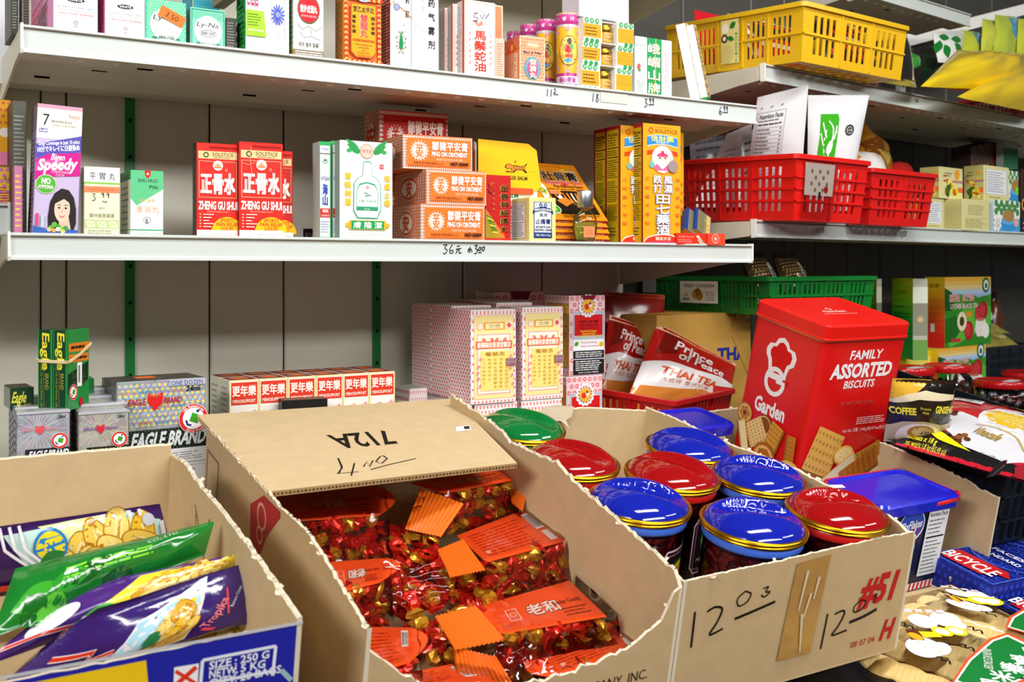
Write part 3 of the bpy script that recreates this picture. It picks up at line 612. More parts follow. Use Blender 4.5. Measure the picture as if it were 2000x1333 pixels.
# tiger balm style jar boxes
for k, (yt, yb, lab) in enumerate(((123, 168, 'white and orange balm box with a jar window, bottom of its stack of three'), (79, 124, 'white and orange balm box with a jar window, middle of its stack of three'), (32, 80, 'white and orange balm box with a jar window, top of its stack of three'))):
    X, w, d, h = spot(1136, 1234, yt, YS + .012, ZA, d=.04); fw = S_ * X.translation.x + C_ * X.translation.y
    zb = CAM.z + ray(0, yb if k else 169).z * fw if k else ZA; zt = CAM.z + ray(0, yt).z * fw
    X = Mx.Translation((X.translation.x + .002 * k, X.translation.y, zb + (.0002 * k))) @ X.to_3x3().to_4x4()
    e = empty('balm_box', X, lab, 'box', 'balm boxes stacked in threes'); h = zt - zb - .0006
    g = G(); W1, W2 = w * .36, w * .66; m = mat('f1f2ee', 'p')
    for lo, hi in (((0, 0, 0), (W1, d, h)), ((W2, 0, 0), (w, d, h)), ((W1, d * .75, 0), (W2, d, h)), ((W1, 0, 0), (W2, d, .0015)), ((W1, .01, h - .0015), (W2, d, h))): g.box(lo, hi, m)
    P = Pr(g, lambda x, y, l: V((x * w, -l, (1 - y) * h)), w, h)
    P.r(0, .24, .34, .8, 'f0a01e'); P.r(.68, .24, 1, .86, 'f0a01e'); P.ln(.03, .34, .3, .74, 3, '6a4a10', t=.4); P.t('REGULAR', .84, .42, .1, 'b0a020', w=.26); P.t('STRENGTH', .84, .62, .12, '8aa028', w=.28)
    for x in (.06, .16, .26, .74, .84, .94): P.e(x, .11, .042, '2a9a52'); P.t('虎', x, .11, .12, 'd8f0dc')
    for x in (.06, .16, .26, .84, .94): P.e(x, .93, .036, '2a9a52')
    P.t('Tiger Balm 0.63 OZ (18 g)', .5, .93, .05, '6a7a70', w=.3); g.build('sleeve', e)
    g = G(); cx = (W1 + W2) / 2; r = (W2 - W1) * .44
    g.lathe([(0, .0016), (r * .9, .0016), (r, .005), (r, h * .48), (r * .85, h * .54)], mat('d8a838', 'g'), 24, Mx.Translation((cx, r + .002, 0)))
    P = Pr(g, lambda x, y, l: V((cx + (r + l) * math.sin((x - .5) * 2), r + .002 - (r + l) * math.cos((x - .5) * 2), .005 + (1 - y) * (h * .43))), r * 2, h * .43, 'l', .006)
    P.r(.05, .08, .95, .92, 'f0a838'); P.t('TIGER', .5, .7, .22, '6a3a10', w=.5, b=1); P.st([(.3, .4), (.45, .3), (.6, .4), (.72, .3)], .06, '7a4a18'); P.r(.8, .3, .95, .9, '4a4a44'); jar = g.build('jar', e)
    g = G(); g.lathe([(r * .88, h * .54), (r * .92, h * .56), (r * .92, h * .8), (r * .86, h * .84), (0, h * .84)], mat('c89a34', 'm'), 28, Mx.Translation((cx, r + .002, 0))); g.build('lid', jar)
g = G(); X, w, d, h = spot(1131, 1228, -60, YS + .02, ZA, d=.05); zb = CAM.z + ray(0, 31).z * (S_ * X.translation.x + C_ * X.translation.y)
g.box((0, 0, 0), (w, .05, .075), mat('eef0f2', 'k')); tag(g.build('foam_block', None, Mx.Translation((X.translation.x, X.translation.y, zb + .0005))), 'white foam block resting on the stacked balm boxes', 'block')
def emei(b):
    P = b.F; P.r(.32, 0, .72, 1, '1d9a58'); P.dots(.32, 0, .37, 1, 1, 26, .03, 'd8f0e0', st=False, shape=8); P.dots(.67, 0, .72, 1, 1, 26, .03, 'd8f0e0', st=False, shape=8)
    P.tv('峨嵋山牌', .52, .07, .95, .155, '6a5a10', b=2, w=.33); P.tv('峨嵋山牌', .51, .065, .945, .155, 'fbf6e0', b=1, w=.32); P.st([(.56, 0), (.54, .3), (.55, .6), (.5, 1)], .02, 'd8c060'); P.r(0, 0, .3, .14, 'c8e4d8'); P.e(.1, .5, .05, 'e85a4a', .05); P.e(.12, .56, .04, '3a9a5a', .02); P.ln(.04, .72, .28, .95, 7, 'a8b8b4'); P.ln(.78, .2, .96, .8, 16, 'd8c0d0')
goods('plaster_box', 'white plaster box with a green band of four brush characters', spot(1240, 1312, 70, YS + .02, ZA, d=.03, xs=1232), 'f4f7f5', emei, 'dfe8e2')
# two slim white boxes leaning at the right end
for k, (x0, yb0) in enumerate(((1316, 176), (1332, 182))):
    b = Bx(.017, .05, .135 - .002 * k, 'f1f2f0', 'f4f5f3', 'e8e8e4', 'p', right='d8a040', bottom='1f7a3a')
    R = b.R; R.r(.0, 0, 1, 1, 'c8b890'); R.dots(0, 0, 1, 1, 6, 8, .07, '6a6a50', shape=6); R.p([(.2, 0), (.34, 0), (.6, 1), (.46, 1)], 'e8941e'); R.p([(.5, .05), (.6, .05), (.8, .9), (.7, .9)], 'f0c040'); R.dots(.1, .2, .9, .9, 4, 6, .05, '2a3a2a', shape=5); R.r(0, .97, 1, 1, '2a8a3a')
    b.F.r(0, .965, 1, 1, '2a8a3a') if k else None; b.B.r(.3, .3, .9, .5, 'c8d83a')
    P0 = at((1349, 1360)[k], 200, YS + .014); X = Mx.Translation((P0.x, P0.y - .006 * k, ZA + .0005)) @ Mx.Rotation(math.radians(-15), 4, 'Y') @ Mx.Rotation(math.radians(-48), 4, 'Z')
    b.put('plaster_box', X, ('slim white box leaning left at the right end of the top shelf, outer one' , 'slim white box leaning, green-bottomed and picture-sided, innermost at the right end')[k], 'box', 'slim boxes leaning at the shelf end')
# ------------------------------------------------------------------ middle shelf
ZB = ZM - .003
def sol(P, x, y, r, c):                              # small swirl emblem
    P.ring(x, y, r, r * .35, c, n=14)
    for k in range(6): a = k * 1.047; P.p([(x + r * 1.25 * math.cos(a), y + r * 1.25 * math.sin(a) * P.w / P.h), (x + r * .9 * math.cos(a + .5), y + r * .9 * math.sin(a + .5) * P.w / P.h), (x + r * .5 * math.cos(a + .2), y + r * .5 * math.sin(a + .2) * P.w / P.h)], c)
def leaf(P, x, y, l, wd, a, c):
    ca, sa = math.cos(a), math.sin(a); pts = []
    for i in range(9): t = i / 8; pts.append((t, math.sin(math.pi * t) * .5))
    for i in range(7, 0, -1): t = i / 8; pts.append((t, -math.sin(math.pi * t) * .5))
    q = P.w / P.h; P.p([(x + (u * l * ca - v * wd * sa), y + (u * l * sa + v * wd * ca) * q) for u, v in pts], c)
# things on the neighbour's shelf at the left edge
pz = at(5, 397, 1.46).z - .003
goods('medicine_box', 'yellow box with pink patches at the left edge, lower of two', spot(-30, 34, 325, 1.47, pz, d=.05), 'f2c81a', lambda b: (b.F.dots(0, 0, 1, 1, 5, 7, .08, 'd878a8', shape=6), b.F.t('平安', .7, .3, .1, '3a1a10'), b.F.r(.8, 0, 1, 1, 'd86a9a'), b.F.ln(.2, .5, .75, .9, 6, 'a82a5a')), 'c89a1a')
X, w, d, h = spot(-30, 22, 205, 1.50, pz, d=.05); X.translation.z = at(0, 322, 1.5).z
goods('medicine_box', 'orange yellow box at the left edge, standing above the pink-patched one', (X, w, d, .085), 'f0a81a', lambda b: (b.F.e(.75, .5, .2, 'f4e8e0'), b.F.dots(0, 0, 1, .4, 5, 4, .07, 'd86a3a', shape=6), b.F.r(.0, .8, 1, 1, 'e880b0')), 'c88a1a')
goods('medicine_box', 'tall dark olive box standing behind the violet hair dye carton', spot(24, 52, 196, YS + .04, ZB, d=.06), '55544a', lambda b: fine(b.F, '97968a', 26), '2e2d28', '3a3833')
goods('medicine_box', 'pink and yellow box edge low behind the hair dye carton', spot(28, 44, 325, YS + .02, ZB, d=.02), 'c878a0', lambda b: fine(b.F, 'e8d060', 10), 'a8608a')
def dye(b):
    P = b.F; P.r(0, .02, 1, .26, 'fbf6e4'); P.r(0, 0, 1, .03, 'e0a0b8')
    P.t('7', .2, .115, .09, BK, w=.14, b=0); P.t('hoyu', .82, .075, .035, 'f0a8a4', w=.24, b=2); P.t('BROWNISH BLACK', .55, .125, .02, '444', w=.46); P.t('CASTAÑO OSCURO INTENSO', .6, .155, .016, '8a8a8a', w=.54); P.r(.05, .185, .24, .215, '6a6ab4'); P.t('Refill', .145, .2, .02, 'f4f4ff', b=1)
    P.p([(0, .31), (1, .22), (1, .345), (0, .42)], '5a52b0'); P.t('Gray Coverage in just 10 mins', .5, .285, .03, 'f4f4ff', w=.92, b=1, rot=-.14); P.t('10分でキレイに白髪染め', .5, .33, .042, 'fafaff', w=.94, b=1, rot=-.14)
    P.p([(0, .42), (1, .345), (1, .37), (0, .45)], '8a78cc'); P.p([(0, .43), (.25, .38), (1, .35), (1, .53), (.4, .55), (0, .58)], 'd21e8e'); P.p([(.0, .45), (.6, .39), (.5, .45), (0, .52)], 'e050a8')
    P.t('Bigen', .5, .395, .05, 'f6e8f4', w=.3, sh=.2, b=1); P.t('Speedy', .5, .45, .085, 'fbf4fa', w=.88, sh=.22, b=2, rot=-.1); P.t('CONDITIONING', .55, .51, .022, 'f8d0e8', w=.4); P.t('COLOR', .55, .535, .02, 'f8d0e8', w=.2)
    P.e(.25, .61, .23, 'd8e8c8'); P.e(.25, .61, .215, '58b03a'); P.t('NO', .25, .585, .045, 'fafcf4', w=.2, b=2); P.t('AMMONIA', .25, .63, .028, 'fafcf4', w=.34, b=1)
    # portrait: bobbed dark hair, face, neck
    P.p([(.34, .98), (.32, .86), (.36, .74), (.45, .675), (.6, .635), (.76, .645), (.88, .7), (.94, .79), (.95, .9), (.9, .955), (.8, .95), (.5, .96)], '2a2022')
    P.p([(.58, .85), (.78, .85), (.84, .95), (.98, .965), (.98, .99), (.5, .99), (.56, .94)], 'e8bda6'); P.e(.63, .795, .175, 'f0cbb6', .1); P.p([(.45, .76), (.5, .7), (.62, .67), (.74, .69), (.82, .75), (.66, .715), (.54, .74)], '2a2022')
    for x in (.56, .71): P.e(x, .785, .028, '2a1c1c', .007); P.st([(x - .04, .766), (x, .759), (x + .04, .766)], .014, '3a2826')
    P.st([(.635, .79), (.625, .82), (.645, .824)], .012, 'd8a48e'); P.p([(.57, .84), (.63, .848), (.7, .838), (.67, .856), (.6, .858)], 'c85a62'); P.p([(.585, .843), (.63, .849), (.685, .842), (.63, .853)], 'f8f0ee')
    P.r(.05, .835, .12, .93, 'd84a88'); P.r(.17, .85, .24, .94, 'b8d0d0'); P.p([(0, .93), (.3, .95), (.7, .945), (1, .95), (1, .985), (0, .985)], '3a62b0')
    for x, y, c in ((.4, .94, '5aa83a'), (.47, .915, '6ab84a'), (.55, .93, '4a9a3a'), (.62, .945, '8ac84a'), (.72, .94, '4a9a4a')): P.e(x, y, .06, c, .02)
    for x, y, c in ((.36, .955, 'f0c8a0'), (.55, .95, 'f8f4ec'), (.66, .965, 'f0d080'), (.46, .96, 'e8a860')):
        for k in range(6): a = k * 1.047; P.e(x + .035 * math.cos(a), y + .01 * math.sin(a), .022, c, n=8)
        P.e(x, y, .016, 'e8b020', n=8)
    P.r(0, .985, 1, 1, 'f0c8dc')
    b.L.r(0, 0, 1, .2, '8a7080'); b.L.ln(.1, .25, .9, .95, 20, '6a5a6a')
X, w, d, h = spot(56, 152, 196, YS + .004, ZB, xs=46); X = Mx.Translation((.008, 0, .0006)) @ X @ Mx.Rotation(math.radians(2.2), 4, 'Y') @ Mx.Translation((-.004, 0, 0)); w = at(140, 400, YS).x - at(51, 400, YS).x
hd = Bx(w, .05, h * .98, 'cbbce0', '9a84a0', 'd8a8be'); dye(hd); hair = hd.put('hair_dye_box', X, 'violet and pink hair dye carton with a portrait, leaning at the left end', 'box')
def pingwei(b, pr=True):
    P = b.F; P.r(0, 0, 1, .22, 'f4f4f0'); P.r(0, .22, 1, .245, '8aca4a'); P.r(0, .28, 1, .37, 'ee8a5e'); P.t('PING WEI PIAN WAN', .5, .325, .035, 'c05a30', w=.7)
    for i, ch in enumerate('平胃丸'): P.t(ch, .24 + .27 * i, .13, .1, '2a3a4a', w=.16)
    P.t('48丸', .5, .59, .04, '9aa0a0'); P.t('蘭州佛慈藥業', .5, .7, .06, '8a8a70', w=.7)
    for i in range(3): P.fr(.03 + .32 * i, .765, .32 + .32 * i, .88, .012, '8ac84a'); P.st([(.06 + .32 * i, .86), (.12 + .32 * i, .8), (.2 + .32 * i, .84), (.28 + .32 * i, .79)], .02, 'b0d878')
    P.ln(.1, .9, .9, .97, 2, 'a8a890')
    if pr:
        for s in num('3'): P.st([(.2 + a * .16, .38 + b * .11) for a, b in s], .022, '2a2a2a')
        for k in (0, 1):
            for s in num('9'): P.st([(.46 + k * .14 + a * .12, .37 + b * .07) for a, b in s], .022, '2a2a2a')
        P.st([(.5, .49), (.58, .505), (.64, .49)], .022, '2a2a2a')
PW = 'cream pill boxes with an orange band'
goods('pill_box', 'cream pill box with an orange band, half hidden left of the 3.99 one', spot(138, 160, 330, YS + .03, ZB, d=.05), 'f4f0cc', lambda b: (pingwei(b, False), b.F.r(.6, .0, 1, 1, 'f2f2ec'), b.F.t('R', .75, .06, .07, BK), b.F.fr(0, .72, .6, .9, .03, '8ac84a')), 'd8d4b4', group=PW)
goods('pill_box', 'cream pill box with an orange band and 3.99 penned on it', spot(164, 234, 325, YS + .01, ZB, d=.055, yaw=1), 'f6f2cc', pingwei, 'd4d0a8', 'f4f4f0', group=PW)
def shiu(b):
    P = b.F; P.p([(0, 0), (1, 0), (1, .27), (.18, .53), (0, .42)], '62c48a'); P.p([(1, .27), (1, .33), (.24, .56), (.18, .53)], 'd8ecdc'); P.p([(.42, 0), (.62, 0), (.6, .08), (.52, .12), (.44, .08)], 'd8262a'); P.e(.52, .05, .04, 'f4c8a0')
    P.t('SHIU HUO', .52, .15, .055, '163a28', w=.6); P.t('Pills', .7, .245, .055, '163a28', w=.26); P.t('瀉火通便', .5, .45, .05, 'e8c888', w=.5); P.t('清消丸', .5, .585, .095, 'f0b89a', w=.74); P.ring(.5, .75, .11, .012, '6a6a6a'); P.e(.48, .74, .03, '7a7a7a'); P.r(.46, .75, .53, .79, '8a8a8a')
    P.r(0, .885, 1, .9, '3aae78'); P.t('SOLO PARA MAYORES', .5, .945, .02, '9aa0a0', w=.8); P.t('NET 200 PILLS', .5, .97, .018, '8a9090', w=.5)
    b.L.r(0, 0, 1, .14, '2a7a4a'); b.L.ln(.1, .2, .9, .85, 7, '8a9088', t=.25); b.L.r(0, .885, 1, .9, '3aae78')
goods('pill_box', 'white and mint pill box with a small red shield at its top edge', spot(255, 319, 332, YS + .008, ZB, xs=235), 'f4f6f3', shiu, 'dcdccf', '5ab884')
def zheng(b):
    P = b.F; P.r(.04, .085, .96, .165, 'f2cf94'); sol(P, .22, .125, .065, '2a3a1a'); P.t('SOLSTICE', .62, .115, .04, '6a5a3a', w=.5); P.t('MEDICINE COMPANY', .6, .15, .014, '6a5a3a', w=.4)
    P.fr(.05, .19, .95, .575, .012, 'f0b890'); P.e(.5, .235, .12, 'f8f2ea'); P.p([(.42, .245), (.5, .205), (.58, .245)], 'f0a860'); P.r(.41, .247, .59, .262, 'e87a50'); P.ring(.7, .28, .03, .01, 'f4c8a0')
    for i, ch in enumerate('正骨水'): P.t(ch, .22 + i * .28, .425, .2, 'fbf6f2', w=.24, b=2)
    P.t('ZHENG GU SHUI', .5, .655, .085, 'fbf6f2', w=.93, b=2); P.t('External Analgesic Lotion', .5, .72, .02, 'f8b098', w=.5)
    for k in range(5): P.r(.06, .745 + k * .032, .1, .76 + k * .032, 'f8b098'); P.r(.15, .748 + k * .032, .4 - .06 * (k % 3), .757 + k * .032, 'fbe8e0')
    P.e(.72, .93, .37, 'f6c416', .155, a0=math.pi, a1=2 * math.pi); P.r(.35, .89, 1, .93, 'f6c416'); P.t('SPORTS', .72, .81, .038, 'd83a1a', w=.34, b=1, sh=.15); P.t('PAIN RELIEF', .72, .853, .038, 'd83a1a', w=.52, b=1, sh=.15); P.t('LIQUID', .72, .897, .038, 'd83a1a', w=.3, b=1, sh=.15)
    P.r(0, .915, 1, 1, 'f6f4f2'); P.t('3.4 FL OZ 液量 (100ml 毫升)', .5, .957, .026, 'a8a8a8', w=.86); P.r(.3, .03, .95, .045, 'b81a12')
ZG = 'red liniment cartons'
goods('liniment_box', 'red liniment carton with white characters, left one with its black side showing', spot(384, 466, 278, YS + .012, ZB, xs=376, d=.05), 'e2261c', zheng, '2a2220', 'e8442c', group=ZG)
goods('liniment_box', 'red liniment carton with white characters, whole front in view with torn seal lines', spot(467, 553, 276, YS + .004, ZB, d=.05), 'e2261c', lambda b: (zheng(b), b.F.st([(.25, .05), (.24, .2), (.27, .3), (.25, .42)], .012, 'f4a890'), b.F.st([(.05, .22), (.2, .24), (.35, .21)], .01, 'f4a890')), '8c1a14', 'e8442c', group=ZG)
goods('liniment_box', 'red liniment carton mostly hidden, its right edge past the two in front', spot(500, 572, 292, YS + .06, ZB, d=.05), 'd8261c', zheng, '8c1a14', group=ZG)
X, w, d, h = spot(592, 640, 447, YS + .13, ZB, d=.1, yaw=-20)
goods('medicine_box', 'black flat box lying behind the green edged slim carton', (X, w, d, .02), '26262a', lambda b: b.F.t('BIYAN PIAN', .5, .5, .4, 'b8b8b8', w=.8), '1c1c20')
def hysan(b):
    P = b.F; P.r(0, 0, 1, .04, '2ea85a'); P.r(0, 0, .05, 1, '2ea85a'); P.r(.93, 0, 1, 1, '2ea85a'); P.r(0, .12, 1, .127, '3a2a2a'); P.t('HYSAN', .5, .075, .025, '7a88c0', w=.6); P.ring(.5, .2, .2, .05, '3a9a4a'); P.p([(.4, .2), (.5, .175), (.6, .2)], '1a7a3a')
    P.t('HYSAN', .5, .375, .045, '6a72a8', w=.74); P.tv('海山', .5, .43, .65, .1, '2a4ab0', b=1, w=.42); P.r(.06, .68, .94, .77, 'd42a2a'); P.t('祛風油', .5, .705, .03, 'f8e8e8', w=.5, b=1); P.t('Pain Relief Oil', .5, .75, .022, 'f8e8e8', w=.7); P.ln(.12, .8, .9, .93, 5, '9aa8c8', t=.3); P.r(0, .97, 1, 1, '2ea85a')
    b.T.r(0, 0, 1, .5, 'd8605a')
HS = 'slim green edged oil cartons'
goods('oil_box', 'slim white oil carton edged in green, left one with blue brush characters', spot(624, 646, 276, YS + .02, ZB, d=.028), 'e9e7f0', hysan, 'bcc8c0', 'd8605a', group=HS)
goods('oil_box', 'slim white oil carton edged in green, just behind the white bottle carton', spot(649, 672, 275, YS + .025, ZB, d=.028), 'e9e7f0', hysan, 'bcc8c0', 'd8605a', group=HS)
def lotion(b):
    P = b.F
    for s in (-1, 1):
        for k in range(5): leaf(P, .5 + s * .12, .1, .1 + .06 * k, .09, (.25 - .22 * k) if s > 0 else math.pi - (.25 - .22 * k), '2e9a52')
        P.e(.5 + s * .33, .1, .05, '3aa85a', .02)
    P.e(.5, .1, .13, 'f0c8b8'); P.ring(.5, .1, .13, .012, 'c08a7a'); P.t('敬修堂', .5, .1, .035, 'c8504a', w=.18); P.r(.745, .225, .82, .27, 'e0484a'); P.t('外用', .782, .248, .025, 'f8e8e8', w=.05); P.ring(.66, .06, .02, .006, '8a8a8a')
    out = [(.43, .22), (.46, .2), (.56, .2), (.59, .22), (.6, .34), (.7, .38), (.76, .43), (.77, .7), (.73, .74), (.7, .78), (.32, .78), (.28, .74), (.24, .7), (.25, .43), (.31, .38), (.42, .34)]
    P.p(out, '2fa06c'); P.p([((x - .51) * .95 + .51, (y - .49) * .965 + .49) for x, y in out], 'dfe6ec'); P.p([(.3, .7), (.3, .5), (.36, .43), (.5, .41), (.65, .43), (.71, .5), (.71, .7)], '35a074'); P.p([(.31, .66), (.31, .5), (.37, .445), (.5, .425), (.64, .445), (.7, .5), (.7, .66)], 'f2f6f6')
    P.st([(.44, .53), (.48, .52), (.52, .535)], .02, '5a9a7a'); P.st([(.46, .555), (.52, .545), (.57, .55)], .02, '3a8a6a'); P.t('皮膚外用潔陰液', .51, .605, .026, '4aa07a', w=.34); P.r(.31, .672, .7, .7, '2f9a66'); P.t('JIE YIN', .5, .686, .015, 'e8f4ec'); P.e(.51, .465, .035, 'd8a0a8')
    P.tv('清熱利濕', .14, .315, .66, .062, 'e8c018', b=2, w=.11); P.tv('祛風止癢', .885, .325, .66, .062, 'e8c018', b=2, w=.11)
    P.r(.16, .8, .86, .895, 'd8b02a'); P.r(.2, .805, .82, .89, '219a50'); P.e(.13, .847, .04, 'd8b02a'); P.e(.89, .847, .04, 'd8b02a'); P.t('膚 陰 潔', .51, .847, .06, 'f6fbf6', w=.54, b=1); P.ln(.12, .915, .9, .965, 2, 'b8b8b8', t=.2, rag=.1)
goods('lotion_box', 'white lotion carton printed with a green outlined flask', spot(664, 767, 273, YS + .006, ZB, d=.05, yaw=1), 'f4f6f5', lotion, '9aa89e', 'dfe3df')
OR = 'f0782a'
def pingon(b, top=False, c=OR):
    P = b.F; wh = 'fbf0e6'
    P.r(.0, .0, 1, 1, wh)
    for i in range(30): P.r(.004 + i / 30, .0, .011 + i / 30, 1, c)
    for j in range(12): P.r(0, j / 12, 1, j / 12 + .02, c)
    P.r(.055, .1, .965, .9, c)
    P.ring(.225, .46, .115, .012, wh); P.e(.225, .46, .095, wh, n=24)
    P.t('平', .225, .38, .2, c, b=2, w=.1); P.t('安', .225, .54, .2, c, b=2, w=.1)
    for k in range(18):
        a = k * math.pi / 9; P.e(.225 + .128 * math.cos(a), .46 + .128 * b.w / b.h * math.sin(a), .008, wh, n=6)
    P.t('鄒健平安膏', .66, .3, .24, wh, w=.52, b=1); P.t('PING ON OINTMENT', .655, .54, .135, wh, w=.52, b=2); P.t('RELIEF FOR MUSCULAR PAIN', .655, .7, .075, 'fbd8bc', w=.38)
    P.t('香港衛生署中成藥註冊編號 Reg. No.', .36, .82, .075, '7a2a10', w=.44); P.t('HKP-00009', .8, .815, .105, '3a140a', w=.27, b=2)
    L = b.L; L.r(0, 0, 1, 1, 'ead8cc')
    for i in range(14): L.r(i / 14, 0, i / 14 + .03, 1, 'd8784a')
    for j in range(12): L.r(0, j / 12, 1, j / 12 + .03, 'd8784a')
    L.e(.5, .5, .28, 'e8d0c0', .36); L.ring(.5, .5, .27, .04, 'c8502a', .34); L.t('安', .5, .5, .4, 'c8441e', b=2)
PO = 'orange ointment cartons stacked on their long sides'
fwp = lambda X: S_ * X.translation.x + C_ * X.translation.y
Z0 = ZB
Xc = spot(822, 946, 398, YS + .006, ZB, xs=768, yaw=-1)
Xb = spot(833, 949, 330, YS + .008, ZB, xs=770, yaw=-2); zb1 = ZB + Xc[3]; 
Xa = spot(787, 922, 262, YS + .02, ZB, xs=742, yaw=-4); zb2 = ZB + Xb[3]
def lift(sp, z): X = sp[0].copy(); X.translation.z = z + .0005; return X, sp[1], sp[2], sp[3] - (z - ZB) - .0006
goods('ointment_box', 'orange ointment carton at the bottom of the stack', Xc, OR, pingon, OR, 'f4863a', group=PO)
goods('ointment_box', 'orange ointment carton in the middle of the stack', lift(Xb, zb1), OR, pingon, OR, 'f4863a', group=PO)
goods('ointment_box', 'orange ointment carton at the top of the stack, shifted left', lift(Xa, zb2), OR, pingon, OR, 'f4863a', group=PO)
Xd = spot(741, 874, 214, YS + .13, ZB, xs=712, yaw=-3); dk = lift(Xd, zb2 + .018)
goods('ointment_box', 'red ointment carton in the shadow behind and above the orange ones', dk, 'c03428', lambda b: pingon(b, c='c02a26'), 'b0483a', 'b03a2a', group=PO)  # its red is darkened to carry the shadow behind the stack
X, w, d, h = spot(745, 874, 262, YS + .135, ZB, d=.06, yaw=-3)
goods('ointment_box', 'ointment carton under the red one, only an orange sliver showing', (X, w, d, zb2 + .018 - ZB), OR, pingon, 'b0583a', group=PO)
# yellow balm display box with raised lid card
X, w, d, h = spot(932, 1050, 362, YS + .06, ZB, d=.06, yaw=1); e = empty('balm_display_box', X, 'yellow balm display box with its lid card raised, a tiger printed on it', 'box')
b = Bx(w, d, h, 'f2f2ee', 'e8b020', 'd8dcd8'); P = b.F; P.t('TIGER BALM', .42, .15, .09, '2a8a5a', w=.5, b=1); P.t('PAIN RELIEVING', .62, .3, .17, 'd83a2a', w=.78, b=1); P.r(0, .42, 1, .46, 'c8d0d0'); P.ln(.1, .5, .9, .95, 8, '9aa0a0')
b.g.build('tray', e)
g = G(); hh = ray(0, 272).z * fwp(X) + CAM.z - ZB - h; PW_ = w * 1.02; zt = h - .012
out = [(0, zt), (0, h + hh), (w * .82, h + hh - .002), (w * .96, h + hh - .012), (w * 1.04, h + .002), (w * .9, h - .008), (w * .9, zt)]
g.prism([V((x, -.004, z)) for x, z in out], (0, .0015, 0), mat('f4c20c', 'p'))
P = Pr(g, lambda x, y, l: V((x * w, -.004 - l, zt + (1 - y) * (h + hh - zt))), w, h + hh - zt)
P.r(0, .88, .9, 1, 'e0562a'); P.t('TIGER BALM', .62, .69, .075, '2a1c10', w=.36, b=1)
P.p([(.42, 0.500), (.45, 0.440), (.5, 0.420), (.55, 0.450), (.62, 0.450), (.7, 0.460), (.74, 0.450), (.79, 0.400), (.8, 0.410), (.76, 0.480), (.76, 0.520), (.8, 0.580), (.77, 0.590), (.72, 0.540), (.62, 0.540), (.58, 0.590), (.44, 0.590), (.44, 0.570), (.52, 0.560), (.54, 0.520), (.47, 0.530)], '4a2208')
P.p([(.44, 0.495), (.46, 0.450), (.5, 0.430), (.55, 0.465), (.72, 0.470), (.77, 0.430), (.75, 0.475), (.75, 0.520), (.72, 0.530), (.6, 0.525), (.56, 0.575), (.48, 0.580), (.55, 0.540), (.54, 0.510), (.48, 0.520)], 'e88a2a')
for x in (.58, .63, .68, .72): P.st([(x, .465), (x - .01, .5), (x + .004, .525)], .01, '4a2208')
P.e(.6, .38, .02, 'a8842a'); P.t('No. 18 Tiger', .85, .56, .02, 'a8842a', w=.12)
g.build('lid_card', e)
g = G(); g.prism([V((-.004, -.002, h * .35)), V((-.004, -.002, h + hh - .006)), V((-.001, .01, h + hh - .002)), V((-.001, .01, h * .4))], (.0012, 0, 0), mat('cfd6cf', 'p')); g.build('torn_flap', e)
def zuogu(b):
    P = b.F; P.p([(0, .52), (.9, 1), (0, 1)], 'a8901c'); P.p([(0, .5), (.12, .56), (.75, .9), (.6, .95), (.0, .55)], 'e07a2a')
    for k in range(8): P.st([(.05 + .03 * k, .6 + .035 * k), (.25 + .03 * k, .64 + .03 * k), (.2 + .04 * k, .72 + .02 * k)], .05, ('5a8a1a', 'd8d04a', '2a7a2a')[k % 3])
    P.tv('坐骨神經痛丸', .72, .13, .86, .085, 'e8c048', b=2, w=.32); P.tv('坐骨神經痛丸', .73, .132, .862, .085, '2a0c08', b=1, w=.3); P.tv('治腰腿神經痛', .3, .08, .55, .03, 'd86a3a', w=.1); P.r(0, .935, 1, 1, 'd81e1a'); P.t('60 Pills (丸裝)', .4, .967, .02, 'f0a060', w=.5)
    P.e(.22, .22, .12, 'b0281c'); P.e(.2, .14, .08, 'd0402a', n=8)
goods('pill_box', 'red pill box with a gold lower corner and black gold-edged characters', spot(948, 998, 341, YS + .03, ZB, d=.03), 'c41c18', zuogu, '8c1410')
def mbalm(b):
    P = b.F; P.dots(0, 0, 1, 1, 12, 22, .018, 'f2ecb4'); P.r(.16, .1, .84, .9, '1f3a78'); P.r(.19, .115, .81, .885, 'f5f5ee')
    for x, ch in ((.42, '金'), (.6, '通')): P.e(x, .17, .07, '1f3a78'); P.t(ch, x, .17, .05, 'f4f4ee')
    P.st([(.22, .17), (.3, .16)], .02, '5a78b0'); P.st([(.72, .16), (.8, .17)], .02, '5a78b0')
    P.p([(.12, .3), (.2, .24), (.5, .2), (.8, .24), (.88, .3), (.88, .38), (.8, .33), (.5, .295), (.2, .33), (.12, .38)], '1f3a78'); P.t('MEDICATED BALM', .5, .265, .05, 'f6f6f0', w=.62, b=1, arc=.12)
    P.t('萬應', .52, .39, .075, '2a3a78', w=.3); P.t('止痛膏', .5, .53, .105, '1f2f6e', w=.56, b=1); P.t('ARTHRITIS PAIN', .5, .65, .05, '1f3a78', w=.56, b=1); P.t('RELIEVING CREAM', .5, .715, .05, '1f3a78', w=.6, b=1); P.r(.16, .77, .84, .885, '1f3a78'); P.t('淨重2.45磅 2.6 (73g)', .5, .83, .045, 'f2f2ee', w=.56)
    L = b.L; L.dots(0, 0, 1, 1, 7, 20, .03, 'f2ecb4'); L.r(.05, .1, .8, .9, '6a6a8a'); L.r(.07, .11, .78, .89, 'f0f0e4'); L.ln(.1, .13, .75, .5, 9, '7a7a8a', t=.45); L.ln(.1, .52, .75, .87, 9, '7a7a8a', t=.45)
goods('balm_box', 'small pale yellow balm box with navy ribbon lettering', spot(1034, 1086, 385, YS + .004, ZB, xs=998, yaw=-2), 'f0e48a', mbalm, 'e8da84', 'ece4a0')
